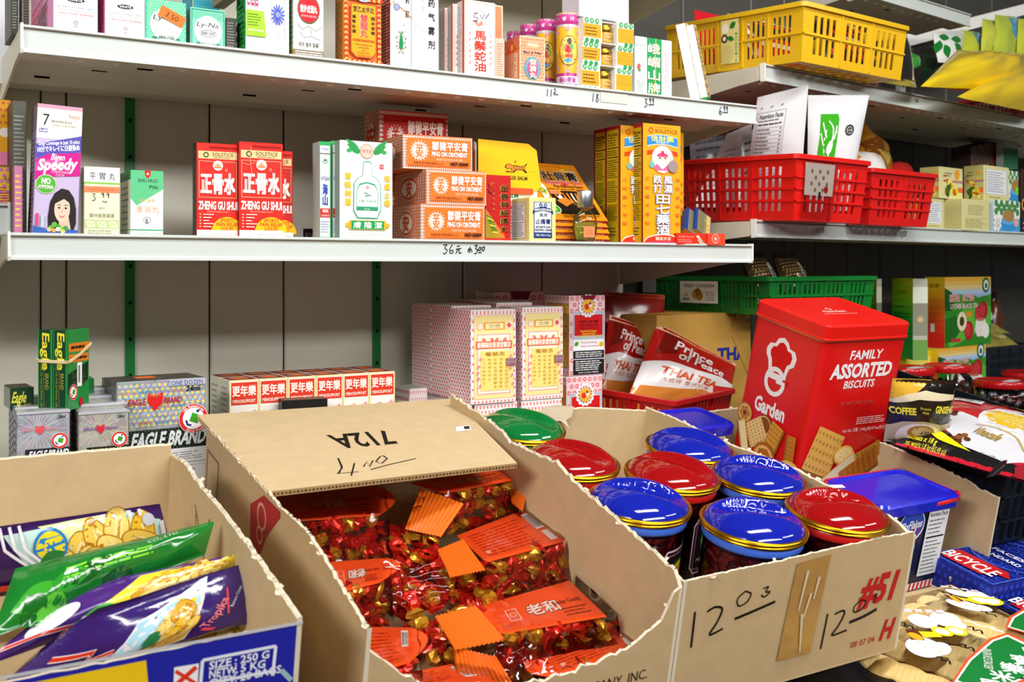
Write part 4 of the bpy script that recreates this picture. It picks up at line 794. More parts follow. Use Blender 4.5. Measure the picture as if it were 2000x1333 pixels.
# leaning stack of four plaster boxes
def plaster(b, show):
    P = b.T
    if show:
        P.t('SOLSTICE', .56, .05, .04, 'b05a20', w=.34); sol(P, .34, .05, .025, 'c83a1a'); P.e(.07, .14, .045, '4aa8d8'); P.e(.05, .13, .03, 'e8f0f4'); P.t('天和', .2, .19, .09, '1c1410', w=.16, b=1); P.t('Trihope', .84, .13, .045, 'e8d8a0', w=.2, sh=.2, b=1); P.p([(.68, .12), (.76, .09), (.78, .14), (.72, .16)], 'f0c83a')
        P.t('壯骨膏', .62, .235, .16, 'fbf2e0', w=.6, b=2); P.t('壯骨膏', .62, .235, .15, '1c1410', w=.58, b=1); P.t('Zhuanggu Gao', .62, .345, .075, 'f8e0d0', w=.64, b=2); P.t('Zhuanggu Gao', .62, .345, .07, 'd81e28', w=.63, b=1); P.t('Pain Relieving Plaster', .68, .415, .045, '5a2a10', w=.48, b=1); P.ln(.3, .45, .92, .52, 2, '8a4a18')
        P.p([(.16, .26), (.22, .28), (.25, .36), (.28, .42), (.28, .56), (.24, .63), (.22, .7), (.17, .68), (.17, .55), (.1, .5), (.08, .4), (.11, .3)], 'f4f2ec'); P.e(.14, .27, .045, 'f0c8a8'); P.p([(.08, .5), (.14, .42), (.28, .5), (.24, .58)], 'e8b02a'); P.ring(.2, .5, .05, .02, '3a9a4a'); P.e(.13, .255, .03, 'd8ccc0')
        P.r(.3, .5, .92, .9, '1c140e')
        for k in range(7): P.st([(.36 + .07 * k, .54), (.4 + .06 * k, .64), (.46 + .05 * k, .68 + .02 * k)], .025, ('e8842a', 'f0d8b0', 'c86a1a')[k % 3])
        P.p([(.34, .68), (.5, .62), (.6, .7), (.44, .78)], 'd87a22'); P.p([(.55, .72), (.8, .66), (.9, .78), (.7, .86)], '6a3a14'); P.e(.42, .62, .03, 'f4ead8'); P.e(.17, .83, .15, 'f4f6ee', .09); P.e(.17, .83, .14, '3a9a3a', .082); P.e(.17, .83, .09, '9ad03a', .04); P.t('MADE IN CHINA', .17, .775, .03, 'eaf6e0', w=.2); P.t('CHINA MADE', .17, .89, .025, 'eaf6e0', w=.18); P.ln(.3, .92, .95, .97, 2, '8a4a18')
        P.r(.3, .5, .48, .57, 'f08a4a'); P.t('2.50', .39, .535, .035, 'b03a10', w=.12)
    b.F.t('ZHUANGGU GAO PAIN PLASTER', .5, .5, .45, 'f6d8c8', w=.84, b=1, rot=math.pi if not show else 0)
PL = 'orange plaster boxes lying one on another against the shelf back'
ca, sa = at(1088, 470, YS + .004), at(1216, 470, YS + .004)
wpl = (sa.x - ca.x)
for k in range(4):
    b = Bx(wpl * .98, .145, .0105, '9c1c1c', 'c8781a', 'ee9416', bottom='9c1c1c'); plaster(b, k == 3)
    X = Mx.Translation((ca.x + .002 * (k % 2), YS + .046 + .004 * k, ZB + .0008 + .0112 * k * .9)) @ Mx.Rotation(math.radians(-1.5 + k), 4, 'Z') @ Mx.Rotation(math.radians(46), 4, 'X')
    X.translation.z += .0005 * k; X.translation.y -= .0035 * k
    b.put('plaster_box', X, 'orange plaster box, %s of the leaning four' % ('undermost, dark red edge down', 'second from below, dark red edge', 'third from below, dark red edge', 'top one with a tiger and a white-robed figure')[k], 'box', PL)
# small glass bottle
p0 = at(1156, HY, YS - .002); fw = S_ * p0.x + C_ * p0.y; k = fw / F
e = empty('oil_bottle', V((p0.x, YS + .0175, ZB)), 'small oval glass bottle of pale oil with a silver cap and orange sticker', 'bottle')
H = 106 * k; R = 28 * k; sq = .5
g = G(); hb = H * .64
pr = [(0, .001), (R * .55, .001), (R * .8, hb * .12), (R * .98, hb * .4), (R, hb * .55), (R * .9, hb * .78), (R * .6, hb * .93), (R * .34, hb), (R * .34, hb + .004)]
g.lathe(pr, mat('f4f6e8', 'c'), 28, None, sq=sq)
g.build('glass_body', e); g = G()
g.lathe([(0, .006), (R * .55, .007), (R * .75, hb * .16), (R * .88, hb * .45), (R * .86, hb * .62), (0, hb * .62)], mat('e2dc6a', 't'), 24, None, sq=sq); g.build('oil_fill', e)
g = G(); rc = R * .57; g.lathe([(rc * .96, hb + .003), (rc, hb + .004), (rc, H - .003), (rc * .96, H - .001), (0, H - .001)], mat('c9cdd2', 'm'), 28); g.lathe([(0, hb + .003), (rc * .96, hb + .003)], mat('c9cdd2', 'm'), 28); g.build('cap', e)
g = G(); P = Pr(g, lambda x, y, l: V(((x - .5) * R * .95, -R * sq * .98 - l, hb * (.5 - y * .32))), R * .9, hb * .3); P.r(0, 0, 1, 1, 'f08a5a'); P.t('5.50', .5, .5, .45, 'c05a2a', w=.6); g.build('price_sticker', e)
# tall yellow medicinal wine cartons
def wine(b):
    P = b.F; c = 'f8f4ea'; P.t('GUARANTEED PURE', .5, .025, .01, 'c06a10', w=.5); sol(P, .2, .055, .06, 'd8401a'); P.t('SOLSTICE', .6, .055, .03, '8a4a10', w=.58)
    def arcb(y0, y1, col): P.p([(.1, y0 + .02), (.3, y0 + .005), (.5, y0), (.7, y0 + .005), (.9, y0 + .02), (.9, y1 + .02), (.7, y1 + .005), (.5, y1), (.3, y1 + .005), (.1, y1 + .02)], col)
    arcb(.085, .17, 'e8e4c8'); arcb(.09, .162, '2f8ad8'); P.t('信財藥', .5, .12, .042, 'f0e04a', w=.6, b=1); P.t('祖傳秘方', .5, .15, .016, 'e8f0f8', w=.34)
    arcb(.205, .24, 'd8401e'); P.t('註冊信財牌', .5, .225, .022, 'fbe8d8', w=.44, b=1); P.e(.5, .29, .3, 'f0f4f0'); P.ring(.5, .29, .3, .02, 'e8842a'); P.e(.5, .285, .13, 'f0cfc0', .042); P.p([(.34, .27), (.38, .245), (.5, .235), (.62, .245), (.66, .27)], 'd84a7a'); P.e(.5, .235, .04, 'd82a4a'); P.p([(.4, .31), (.5, .3), (.6, .31), (.55, .35), (.5, .37), (.45, .35)], 'dfe4ec'); P.p([(.26, .35), (.36, .33), (.5, .375), (.64, .33), (.74, .35), (.68, .385), (.32, .385)], 'e06a9a')
    for x in (.43, .57): P.e(x, .28, .02, '4a2a2a', n=8)
    P.e(.22, .34, .07, '7ab8b0'); P.e(.78, .34, .07, '7ab8b0'); P.tv('三蛇膽汁泡製', .1, .42, .86, .026, 'e0701a', w=.11); P.tv('信財老號監製', .9, .42, .86, .026, 'e0701a', w=.11)
    def bl(ch, x, y, s, w):
        for q, cc, bd in ((s * 1.04, '2a6ac8', 2), (s, c, 1)): P.t(ch, x, y, q, cc, b=bd, w=w * (1.08 if bd == 2 else 1))
    for i, (a2, d2) in enumerate(zip('風濕', '跌打')): bl(a2, .64, .46 + .075 * i, .062, .22); bl(d2, .36, .46 + .075 * i, .062, .22)
    for i, ch in enumerate('田七藥酒'): bl(ch, .5, .62 + .085 * i, .075, .34)
    P.p([(0, .97), (.1, .935), (.3, .918), (.5, .912), (.7, .918), (.9, .935), (1, .97), (1, 1), (0, 1)], 'f8f0e0'); P.p([(0, .98), (.1, .945), (.3, .926), (.5, .92), (.7, .926), (.9, .945), (1, .98), (1, 1), (0, 1)], 'e0321a'); P.t('國足方古', .5, .95, .025, 'f8e8d0', w=.4, b=1); P.t('NET 16.9 FL OZ (500mL)', .5, .982, .016, '7a4ab0', w=.7, b=1)
    P.e(.76, .345, .13, 'a08a8a') if b.coin else None
    L = b.L; L.r(0, 0, .12, 1, '7a1620'); L.r(.88, 0, 1, 1, '8c1a22'); L.r(.12, 0, 1, .03, 'a82030'); L.t('Drug Facts', .48, .07, .03, BK, w=.62, b=1); L.ln(.16, .09, .84, .17, 4, '2a2408'); L.r(.14, .18, .86, .188, BK); L.ln(.16, .2, .84, .25, 3, '2a2408'); L.r(.14, .26, .86, .268, BK); L.ln(.16, .28, .84, .44, 9, '3a3410'); L.ln(.16, .46, .84, .64, 11, '3a3410'); L.ln(.16, .66, .84, .8, 9, '3a3410'); L.ln(.2, .85, .7, .93, 3, '4a4416'); L.fr(.13, .035, .87, .985, .02, 'c8a81a')
WN = 'tall yellow medicinal wine cartons'
for sp, lab, coin in ((spot(1256, 1330, 240, YS + .004, ZB, xs=1233), 'tall yellow wine carton in front, bearded man and round seal on its face', 1), (spot(1212, 1286, 244, YS + .03, ZB, xs=1182), 'tall yellow wine carton second from the front, its fine-print side in view', 0),
                (spot(1186, 1250, 250, YS + .085, ZB, xs=1160), 'tall yellow wine carton at the back left of its group', 0), (spot(1275, 1336, 254, YS + .06, ZB, d=.055), 'tall yellow wine carton hidden on the right, only its edge in view', 0)):
    X, w, d, h = sp; b = Bx(w, min(d, .075), h, 'f2a814', 'cfae16', 'c8281e'); b.coin = coin; wine(b); b.put('wine_box', X, lab, 'box', WN)
# right end odds
def flat(b):
    b.F.t('中成藥 SNOW', .3, .3, .16, 'f0b0a0', w=.5); b.F.ln(.05, .5, .55, .8, 2, 'e8a090'); b.F.p([(.62, .2), (.7, .15), (.78, .5), (.9, .8), (.76, .85), (.68, .6)], 'f0d8b8'); b.F.st([(.6, .3), (.8, .7), (.95, .75)], .02, '8a5a2a'); b.R.e(.5, .5, .15, 'f08a70'); b.R.ring(.5, .5, .2, .04, 'f8c0b0')
X, w, d, h = spot(1322, 1382, 451, YS - .004, ZB, d=.06, yaw=3)
goods('plaster_box', 'red flat box lying on the shelf lip at the right end', (X, w, .05, .0205), 'e0301e', flat, 'c82a1a', 'e8452c', right='f2452a')
# its orange-red right end faces the aisle: a second short box beside it in the photo reads as its end panel
X2, w2, d2, h2 = spot(1383, 1417, 451, YS - .006, ZB, d=.05, yaw=3)
goods('plaster_box', 'short orange red box end beside the flat red one at the shelf corner', (X2, w2, .045, .021), 'f04a2a', lambda b: (b.F.ring(.42, .45, .2, .03, 'f8b8a8'), b.F.e(.42, .45, .08, 'f8b8a8'), b.F.r(.3, .72, .55, .76, 'f8c0b0')), 'd83a20')
def bluegold(b):
    P = b.T; P.r(0, 0, 1, 1, '8a845c'); P.r(0, 0, .16, 1, '1f3a86'); P.r(.72, 0, 1, 1, 'c8a85a'); P.ln(.22, .05, .68, .95, 16, '4a4630', t=.4); P.e(.85, .55, .1, 'd8562a', .1); P.e(.85, .55, .06, 'f0d8a0', .06); P.fr(0, 0, 1, 1, .03, '24408c')
BG = 'blue and gold small boxes leaning in a pair'
for k, (px, lab) in enumerate(((1334, 'blue and gold box leaning against the yellow wine cartons, right one'), (1318, 'blue and gold box leaning against the yellow wine cartons, left one'))):
    b = Bx(.036, .062, .013, 'b08a3a', '24408c', 'b8a86a', right='c8b890'); bluegold(b); b.R.ln(.05, .2, .95, .8, 2, 'a08850'); b.R.e(.5, .5, .1, 'c85a2a', .3)
    P0 = at(px, HY, YS + .02); b.put('medicine_box', Mx.Translation((P0.x + .012, YS + .016 + .003 * k, ZB + .0225)) @ Mx.Rotation(math.radians(-12), 4, 'Z') @ Mx.Rotation(math.radians(32), 4, 'Y') @ Mx.Rotation(math.radians(50), 4, 'X'), lab, 'box', BG)
# ------------------------------------------------------------------ goods on the lowest deck, behind the open cartons
def wing(P, x, y, s, c):                             # spread bird emblem
    q = P.w / P.h; pts = [(0, -.95), (.1, -.9), (.16, -.7), (.1, -.45), (.28, -.55), (.4, -.95), (.95, -1.05), (1, -.2), (.92, .3), (.7, .62), (.42, .7), (.3, .8), (.42, 1.2), (.2, 1.0), (0, 1.35)]
    P.p([(x + a * s, y + b * s * q) for a, b in pts] + [(x - a * s, y + b * s * q) for a, b in pts[-2:0:-1]], c)
def seal_(P, x, y, r, txt=True):
    P.e(x, y, r, 'f4f4f2', n=30); P.ring(x, y, r * .97, r * .24, 'd82a22', n=30); P.e(x, y, r * .7, 'f6f6f4', n=24); q = P.w / P.h
    a = .35; ca, sa = math.cos(a), math.sin(a); s = r * .3
    P.p([(x + r * .1 + (u * ca - v * sa) * s, y - r * .02 * q + (u * sa + v * ca) * s * q) for u, v in ((-1, -1), (1, -1), (1, 1), (-1, 1))], '3aa022')
    P.st([(x - r * .5, y + r * .1 * q), (x - r * .4, y + r * .4 * q), (x - r * .15, y + r * .45 * q)], r * .14, '1a2a7a'); P.p([(x + r * .15, y - r * .55 * q), (x + r * .5, y - r * .6 * q), (x + r * .3, y - r * .35 * q)], '1a2a7a')
    if txt:
        for word, a0, st in (('USA Formulation', -2.5, .125), ('Child Proof', 2.15, -.125)):
            for k, ch in enumerate(word):
                if ch == ' ': continue
                a = a0 + (k + .5) * st; P.t(ch, x + r * .84 * math.cos(a), y + r * .84 * math.sin(a) * q, r * .17 * q, 'fbf4f2', rot=a + (math.pi / 2 if st > 0 else -math.pi / 2), b=1)
def eagle(b, gold):
    F_ = b.F; P = Pr(b.g, lambda x, y, l: F_.fn(x, y * .47, l), b.w, b.h * .47)
    for k in range(22):
        a = k * .285; q = min([.56 / abs(math.cos(a)) if math.cos(a) > 0 else .37 / abs(math.cos(a)), (.27 if math.sin(a) > 0 else .22) / max(abs(math.sin(a)), .01)]); P.st([(.4, .28), (.4 + q * math.cos(a), .28 + q * math.sin(a))], .006, 'e4e4f0' if not gold else 'e8e0c8')
    P.r(0, 0, 1, .04, 'b8b8c0'); wing(P, .43, .28, .085, 'e0505a' if not gold else 'd02a3a'); P.t('EAGLE', .23, .27, .045, 'd88a94' if not gold else '8a4a9a', w=.26, b=1); P.t('BRAND', .66, .27, .045, 'd88a94' if not gold else '8a4a9a', w=.24, b=1); P.t('24ml', .84, .1, .05, '2a2a4a', w=.14, b=1, sh=.2)
    P.r(.16, .56, 1, .86, '23252c' if not gold else '1c1a1a'); P.t('EAGLE BRAND', .6, .64, .1, 'f0f0f4' if not gold else 'f0d878', w=.74, b=2, sh=.25); P.t('MEDICATED OIL', .6, .78, .08, 'f0f0f4' if not gold else 'e8b83a', w=.74, b=2, sh=.25); P.p([(.5, .84), (.62, .7), (.75, .84)], '3a9a2a' if not gold else 'e8e8e8')
    seal_(P, .8, .46, .16, False); b.L.r(0, 0, 1, 1, '9a9aa4'); b.L.ln(.1, .05, .9, .95, 18, '3a3a44'); b.R.r(0, 0, 1, 1, '1c1c22'); b.R.r(.2, .05, .5, .95, 'c82a2a')
def glossy(b): b.g.ms = b.g.ms
SB = 'silver foil medicine cartons stood in rows'
for grp, x0, x1, dx, y0, col, gold in (('left', 32, 137, -3.2, 806, 'd4d4e0', 0), ('right', 153, 252, -4.2, 806, 'dcd8d0', 1)):
    for k in range(4):
        X, w, d, h = spot(x0 + dx * k, x1 + dx * k, y0 - (9 if grp == 'left' else 15) * k, 1.345 + .033 * k, ZD, d=.031)
        b = Bx(w, d, h, col, 'a8a8b4', 'e4e4ea', 's'); eagle(b, gold)
        lab = 'silver foil carton with a bird emblem and round seal, %s the %s row' % (('front of', 'second in', 'third in', 'rearmost of')[k], ('left', 'gold-lettered right')[gold])
        b.put('medicine_box', X, lab, 'box', SB)
# big silver display carton
X, w, d, h = spot(228, 402, 760, 1.385, ZD, xs=220, yaw=4); b = Bx(w, .075, h + .008, 'c4ccd4', '8a8a92', '6a6a64', 's'); F9 = b.F; P = Pr(b.g, lambda x, y, l: F9.fn(x, y * .74, l), b.w, b.h * .74)
P.dots(0, .02, 1, .42, 16, 9, .02, 'e8d06a', shape=6); P.dots(0, .02, 1, .42, 13, 8, .016, '8ac8d8', shape=6); P.dots(.02, .02, .98, .4, 9, 6, .02, 'b8a0d8', shape=6)
for i in range(5):
    for j in range(3): P.t(('MEDICATED OIL', 'EAGLE BRAND', 'EAGLE OIL')[(i + j) % 3], .12 + i * .19, .1 + j * .14, .028, ('d87a2a', '3a8ab8', '8a6ab8')[(i + j) % 3], w=.16)
wing(P, .42, .185, .085, 'd8201e'); P.t('EAGLE OIL', .42, .13, .022, 'f0a040', w=.12); P.t('EAGLE', .22, .185, .055, 'b8283a', w=.19, b=1); P.t('BRAND', .62, .185, .055, 'b8283a', w=.2, b=1); P.r(.58, .005, .99, .06, 'b4b8c8'); P.t('ONE DOZEN', .78, .035, .04, '1c2a8a', w=.36, b=0); P.t('24ml', .85, .09, .05, '1c1c2a', w=.16, b=1, sh=.2)
P.r(.1, .44, 1, .63, '1a1c1e'); P.t('EAGLE BRAND', .58, .53, .13, 'e8e8f0', w=.84, b=2, sh=.2); P.dots(.1, .44, 1, .63, 24, 8, .006, '3aa84a', shape=5); P.r(0, .63, 1, 1, 'eceef0'); P.ln(.3, .66, .98, .74, 4, '8a8a8a'); P.t('TOTAL NET 9.72 FL OZ', .62, .84, .03, '6a6a6a', w=.5); P.r(.25, .76, 1, .765, '6a6a6a'); P.r(.25, .79, 1, .793, '8a8a8a')
seal_(P, .85, .37, .17); b.T.r(.3, .25, .52, .6, 'f0762a')
b.put('display_carton', X, 'large rainbow foil display carton with a red bird, wedged behind the lidded brown carton', 'box')
# green oil boxes held by a rubber band
zt = ZD + spot(153, 252, 806, 1.345, ZD, d=.03)[3]
def green(b):
    P = b.F; P.r(0, 0, 1, 1, '123a22'); P.r(0, 0, .06, 1, '1f8a3c'); P.r(.86, 0, 1, 1, '1f8a3c'); q = P.w / P.h; P.t('Eagle', .55, .27, .5 * q, 'e8dc3a', w=.46 / q, b=1, sh=.15, rot=math.pi / 2); P.t('BRAND', .62, .64, .26 * q, 'a8a03a', w=.2 / q, rot=math.pi / 2); P.t('MEDICATED OIL FOR EXTERNAL USE', .24, .62, .13 * q, '9a9a3a', w=.66 / q, rot=math.pi / 2); P.r(.4, .25, .42, .95, '8a9a3a')
    R = b.R; R.r(.05, .17, 1, .28, 'd87a22'); R.r(.05, .31, .95, .41, 'd87a22'); R.ln(.15, .19, .95, .26, 1, '2a1a08', t=.5); R.ln(.15, .33, .9, .39, 1, '2a1a08', t=.5); R.p([(.02, .55), (.95, .42), (.92, .66), (.02, .8)], '14301c'); R.t('EAGLE', .5, .58, .08, '3a5a2a', w=.6); R.t('BRAND', .5, .68, .08, '3a5a2a', w=.6); R.r(.42, .42, .64, .72, 'f2f2f4'); R.bar(.46, .43, .56, .7, True, '222'); seal_(R, .24, .88 - .1, .19, False); R.e(.6, .92, .1, 'b0221e', .06)
GB = 'dark green oil boxes bound as a pair'
zq = zt + .0012
for k, (x0, x1, yt, lab) in enumerate(((104, 132, 645, 'dark green oil box of the banded pair, right one with seal and white sticker'), (72, 102, 637, 'dark green oil box of the banded pair, left one'))):
    X, w, d, h = spot(x0, x1, yt, 1.365, zq, yaw=-38, d=.05)
    if k: X = XA @ Mx.Translation((-wA - .001, 0, 0)); w, h = wA, hA
    b = Bx(w, d, h, '14572c', '1b7a36', '184a2a', 'g', right='1f8a3c'); green(b); b.put('oil_box', X, lab, 'box', GB)
    if k == 0: XA, wA, dA, hA = X, w, d, h
    else: XB, wB, dB, hB = X, w, d, h
g = G(); o = .0016
loop = [XB @ V((-o, -o, hB * .62)), XA @ V((wA + o, -o, hA * .6)), XA @ V((wA + o, dA * .5, hA * .68)), XA @ V((wA + o, dA + o, hA * .8)), XB @ V((-o, dB + o, hB * .78)), XB @ V((-o, -o, hB * .62))]
pts = []
for a, b2 in zip(loop[:-1], loop[1:]): pts += [a.lerp(b2, t / 5) for t in range(5)]
pts.append(loop[-1])
for s in (-.0012, .0, .0012): g.tube([p + V((0, 0, s)) for p in pts], .0009, mat('e6cf9a', 'l'), 6)
tag(g.build('rubber_band', org=loop[0]), 'tan rubber band stretched round the two dark green oil boxes', 'rubber band')
def lying(b): b.F.r(0, 0, 1, 1, '14381f'); b.F.t('Eagle', .4, .42, .5, 'd8d03a', w=.6, b=1, sh=.2); b.F.t('BRAND', .75, .8, .16, 'a8a03a', w=.3)
X, w, d, h = spot(20, 66, 717, 1.40, zt + .001, d=.06, yaw=3); goods('oil_box', 'dark green oil box lying on the silver cartons, left of the banded pair', (X, w, .05, .027), '14381f', lying, '15401f', '3a2a1a', kind='g')
X, w, d, h = spot(150, 184, 712, 1.44, zt + .001, d=.05); goods('oil_box', 'green oil box end behind the banded pair, on the silver cartons', (X, w, .05, .03), '1c6a34', lambda b: b.F.r(.4, .2, .6, .8, 'd8e0e0'), '15401f', kind='g')
# six-packs of small flowered boxes, two rows
def meno(b):
    P = b.F; P.fr(0, 0, 1, 1, .045, 'f2dfa0'); P.r(.06, .02, .95, .2, 'dd3a26'); P.t('更年樂', .5, .088, .078, 'fbf0e4', w=.8, b=1); P.t('MENOSUPPORT', .5, .17, .026, 'fbe8d8', w=.78, b=1)
    P.st([(.1, .52), (.3, .42), (.45, .44), (.6, .34), (.9, .24)], .02, '5a4a44'); P.st([(.45, .44), (.5, .34), (.42, .28)], .016, '5a4a44'); P.st([(.62, .34), (.75, .42), (.9, .4)], .016, '5a4a44'); P.st([(.3, .42), (.25, .33), (.15, .3)], .014, '6a5a50')
    for x, y in ((.2, .33), (.3, .28), (.42, .27), (.5, .4), (.6, .3), (.72, .28), (.85, .26), (.8, .42), (.66, .46), (.36, .48), (.2, .5), (.9, .36)):
        for k in range(5): a = k * 1.257 + x * 9; P.e(x + .04 * math.cos(a), y + .016 * math.sin(a), .032, ('f4b8bc', 'f0d0c8')[k % 2], n=7)
        P.e(x, y, .02, 'd84a5a', n=6)
    P.ln(.15, .6, .85, .9, 6, 'b8a8a0'); b.T.e(.5, .5, .38, '5a3a36', .3); b.T.e(.5, .5, .36, '8a8a90', .26); b.T.e(.52, .5, .28, 'ee7020', .22)
    b.L.ln(.15, .05, .85, .6, 12, 'a8a498')
MG = 'flowered menopause support boxes in two rows of six'
XL = at(448, HY, 1.475).x; XR = at(774, HY, 1.475).x; mw = (XR - XL) / 6
mh = at(448, 744, 1.475).z - ZD
for r in range(2):
    for k in range(6):
        b = Bx(mw - .0008, .05, mh, 'faf4ea', 'dcdac8', '8c2f26'); meno(b)
        w6 = ('leftmost', 'second from left', 'third from left', 'fourth from left', 'fifth from left', 'rightmost')[k]
        b.put('herbal_box', Mx.Translation((XL + mw * k, 1.475 + .051 * r + .0008 * k, ZD)), 'small red-topped flowered box, %s of the %s' % (w6, ('front row', 'back row')[r]), 'box', MG)
# pink patterned syrup cartons
def mosaic(P, c1='e0607a', c2='f0eef0', nx=9, ny=26):
    P.dots(0, 0, 1, 1, nx, ny, .4 / nx, c1, shape=3); P.dots(0, .02, 1, 1, nx, ny, .22 / nx, 'e86a3a', shape=5)
def pipa(b, sideonly=False):
    P = b.F; mosaic(P, 'f0a0a0', nx=12, ny=22); P.r(.06, .06, .94, .95, 'f6e29a'); P.fr(.06, .06, .94, .95, .012, 'f0b8a0'); P.r(.13, .26, .87, .9, 'fbf0d8'); P.fr(.13, .26, .87, .9, .02, 'e8a0b8')
    P.r(.28, .135, .74, .215, 'e89a1a'); P.r(.31, .145, .71, .205, 'f6e8b0'); P.t('念慈', .51, .175, .04, 'b07a3a', w=.26); P.e(.2, .175, .075, 'f4e4c8'); P.ring(.2, .175, .075, .012, 'e8a88a'); P.e(.84, .17, .075, 'f4e4e0'); P.p([(.79, .16), (.84, .14), (.89, .17), (.86, .2), (.8, .19)], 'e05a4a')
    for x in (.24, .42, .6, .78): leaf(P, x, .3, .12, .07, .8 if x < .5 else 2.3, 'e87a6a')
    P.r(.1, .335, .9, .415, 'e8683a'); P.t('廠藥製枝景潘堂鏑京', .5, .375, .055, 'fbf0e0', w=.74, b=1); P.r(.2, .44, .86, .86, 'f8e080'); P.t('菴慈念', .52, .475, .04, 'b06a20', w=.44, b=1)
    for i, (n, c) in enumerate(((7, 'd8a83a'), (6, 'd8a83a'), (8, 'c8982a'), (8, 'c8982a'), (8, 'c89a2a'))):
        for k in range(n): P.t('主治咳嗽潤肺化痰止渴枇杷露'[(i * 3 + k) % 13], .27 + .125 * i, .53 + .041 * k, .026, c, w=.075)
    for k in range(5): leaf(P, .17, .5 + .08 * k, .07, .05, 1 + k, 'e88a9a'); leaf(P, .88, .48 + .08 * k, .07, .05, 2 + k, 'e88a9a')
    P.r(.76, .525, .99, .6, 'b08a94'); P.fr(.76, .525, .99, .6, .012, '7a4a5a'); P.t('京都念慈', .875, .548, .018, '5a2a3a', w=.17); P.t('川貝枇杷', .875, .578, .018, '5a2a3a', w=.17)
    mosaic(b.L, 'd84a62'); b.T.dots(0, 0, 1, 1, 9, 6, .03, 'f0c8c8', shape=5)
PG = 'pink patterned syrup cartons stacked together'
Yp = 1.47; zp = at(920, 792, Yp).z
fronts = [(920, 1008, 606, Yp, 884, 'cream and pink syrup carton at the front left of its block of six'), (1021, 1100, 601, Yp + .002, 1009, 'cream and pink syrup carton at the front right of its block of six'),
          (882, 960, 598, Yp + .082, 843, 'pink speckled syrup carton in the middle row on the left'), (970, 1040, 592, Yp + .083, 960, 'pink speckled syrup carton in the middle row on the right'),
          (842, 916, 594, Yp + .164, 799, 'pink speckled syrup carton at the rear left, one flank in view'), (925, 993, 587, Yp + .165, 917, 'pink speckled syrup carton at the rear right, only its top in view')]
for x0, x1, yt, Y, xs, lab in fronts:
    X, w, d, h = spot(x0, x1, yt, Y, zp, xs=xs, d=.075); d = .078
    b = Bx(w, d, h, 'f4eef0', 'ece4e8', 'efe6e4'); pipa(b); b.put('syrup_box', X, lab, 'box', PG)
x0 = at(838, HY, Yp).x
for k in range(3):                                    # lower layer
    x0 = at((838, 930, 1022)[k], HY, Yp).x; w = .082
    b = Bx(w - .001, .24, zp - ZD - .0008, 'f4eef0', 'ece4e8', 'efe6e4'); mosaic(b.F, 'e88a98', nx=12, ny=14); mosaic(b.L, 'd84a62', nx=20, ny=12)
    b.put('syrup_box', Mx.Translation((x0, Yp + .004, ZD)), 'pink speckled carton lying under the syrup block, %s' % ('left one', 'middle one', 'right one')[k], 'box', PG)
X, w, d, h = spot(800, 835, 760, Yp + .10, ZD, d=.06); goods('syrup_box', 'pink speckled carton standing low between the flowered boxes and the syrup block', (X, w, d, h), 'f0e6ea', lambda b: (mosaic(b.F, 'd84a62', nx=9, ny=12), mosaic(b.L, 'd84a62', nx=9, ny=12)), 'ece4e8', 'c8d0c0', group=PG)
def pei(b, lower=False):
    P = b.F; P.dots(0, 0, 1, 1, 7, 13, .06, 'f0a8b0', shape=10); P.dots(0, 0, 1, 1, 7, 13, .04, 'd8485a', shape=8); P.dots(0, 0, 1, 1, 7, 13, .02, 'fbeef0', shape=8)
    P.r(.09, .2, .97, .8, 'c8d0dc'); P.fr(.11, .21, .95, .54, .02, 'a8b8c8')
    P.r(.14, .24, .92, .5 if not lower else 1, 'd81a1e'); P.r(.11, .55, .95, .68, 'f4f4f2')
    if not lower:
        P.t('NIN JIOM', .53, .325, .035, '5a0a10', w=.52, b=1); P.t('PEI PA KOA', .53, .37, .035, '5a0a10', w=.52, b=1); P.t('(HERBAL FORMULA)', .53, .41, .022, '5a0a10', w=.56); P.t('Herbal Dietary', .53, .445, .025, 'f6d01a', w=.46, b=1); P.t('Supplement', .53, .475, .025, 'f6d01a', w=.36, b=1); P.t('with Honey and Loquat', .53, .505, .025, 'f6d01a', w=.7, b=1)
        P.t('Fast Soothing', .54, .585, .025, 'b86a7a', w=.44); P.t('Herbs and Honey', .56, .63, .025, 'b86a7a', w=.5); leaf(P, .13, .62, .14, .1, -.5, '5a9a3a'); P.e(.88, .615, .06, 'e8b020')
        P.r(.1, .69, .96, .785, '1a1a1c'); P.r(.1, .8, .96, .985, '1a1a1c'); P.ln(.16, .7, .92, .775, 3, 'e8e8e8', t=.4, rag=.1); P.ln(.16, .81, .92, .94, 5, 'e8e8e8', t=.4, rag=.2); P.t('MADE IN CHINA 中國製造', .52, .96, .02, 'e8e8e8', w=.56)
    else:
        P.t('京都念慈菴', .53, .42, .09, '3a0a10', w=.66, b=1); P.t('蜜煉川貝枇杷膏', .53, .58, .08, 'f6c81a', w=.7, b=1)
    P.e(.5, .13 if not lower else .22, .23, 'f6f0f0'); y = .13 if not lower else .22
    for k in range(14): a = k * .449; P.e(.5 + .22 * math.cos(a), y + .22 * P.w / P.h * math.sin(a), .05, 'f6f0f0', n=8); P.e(.5 + .185 * math.cos(a), y + .185 * P.w / P.h * math.sin(a), .02, 'b83a4a', n=6)
    P.e(.5, y, .16, 'f0b83a'); P.e(.46, y + .01, .07, 'd83a2a'); P.e(.56, y - .005, .05, 'f4e8d0'); P.e(.55, y - .03, .03, '5a3a2a')
    if not lower: P.p([(.3, 0), (.72, 0), (.66, .05), (.36, .05)], '7a1420')
    L = b.L; L.dots(0, 0, 1, 1, 7, 13, .05, 'e8a0a8', shape=8); L.r(.1, .1, .98, .9, 'e0b03a'); L.ln(.18, .13, .92, .55, 14, '6a4a10', t=.4); L.fr(.1, .1, .98, .9, .03, 'c8924a')
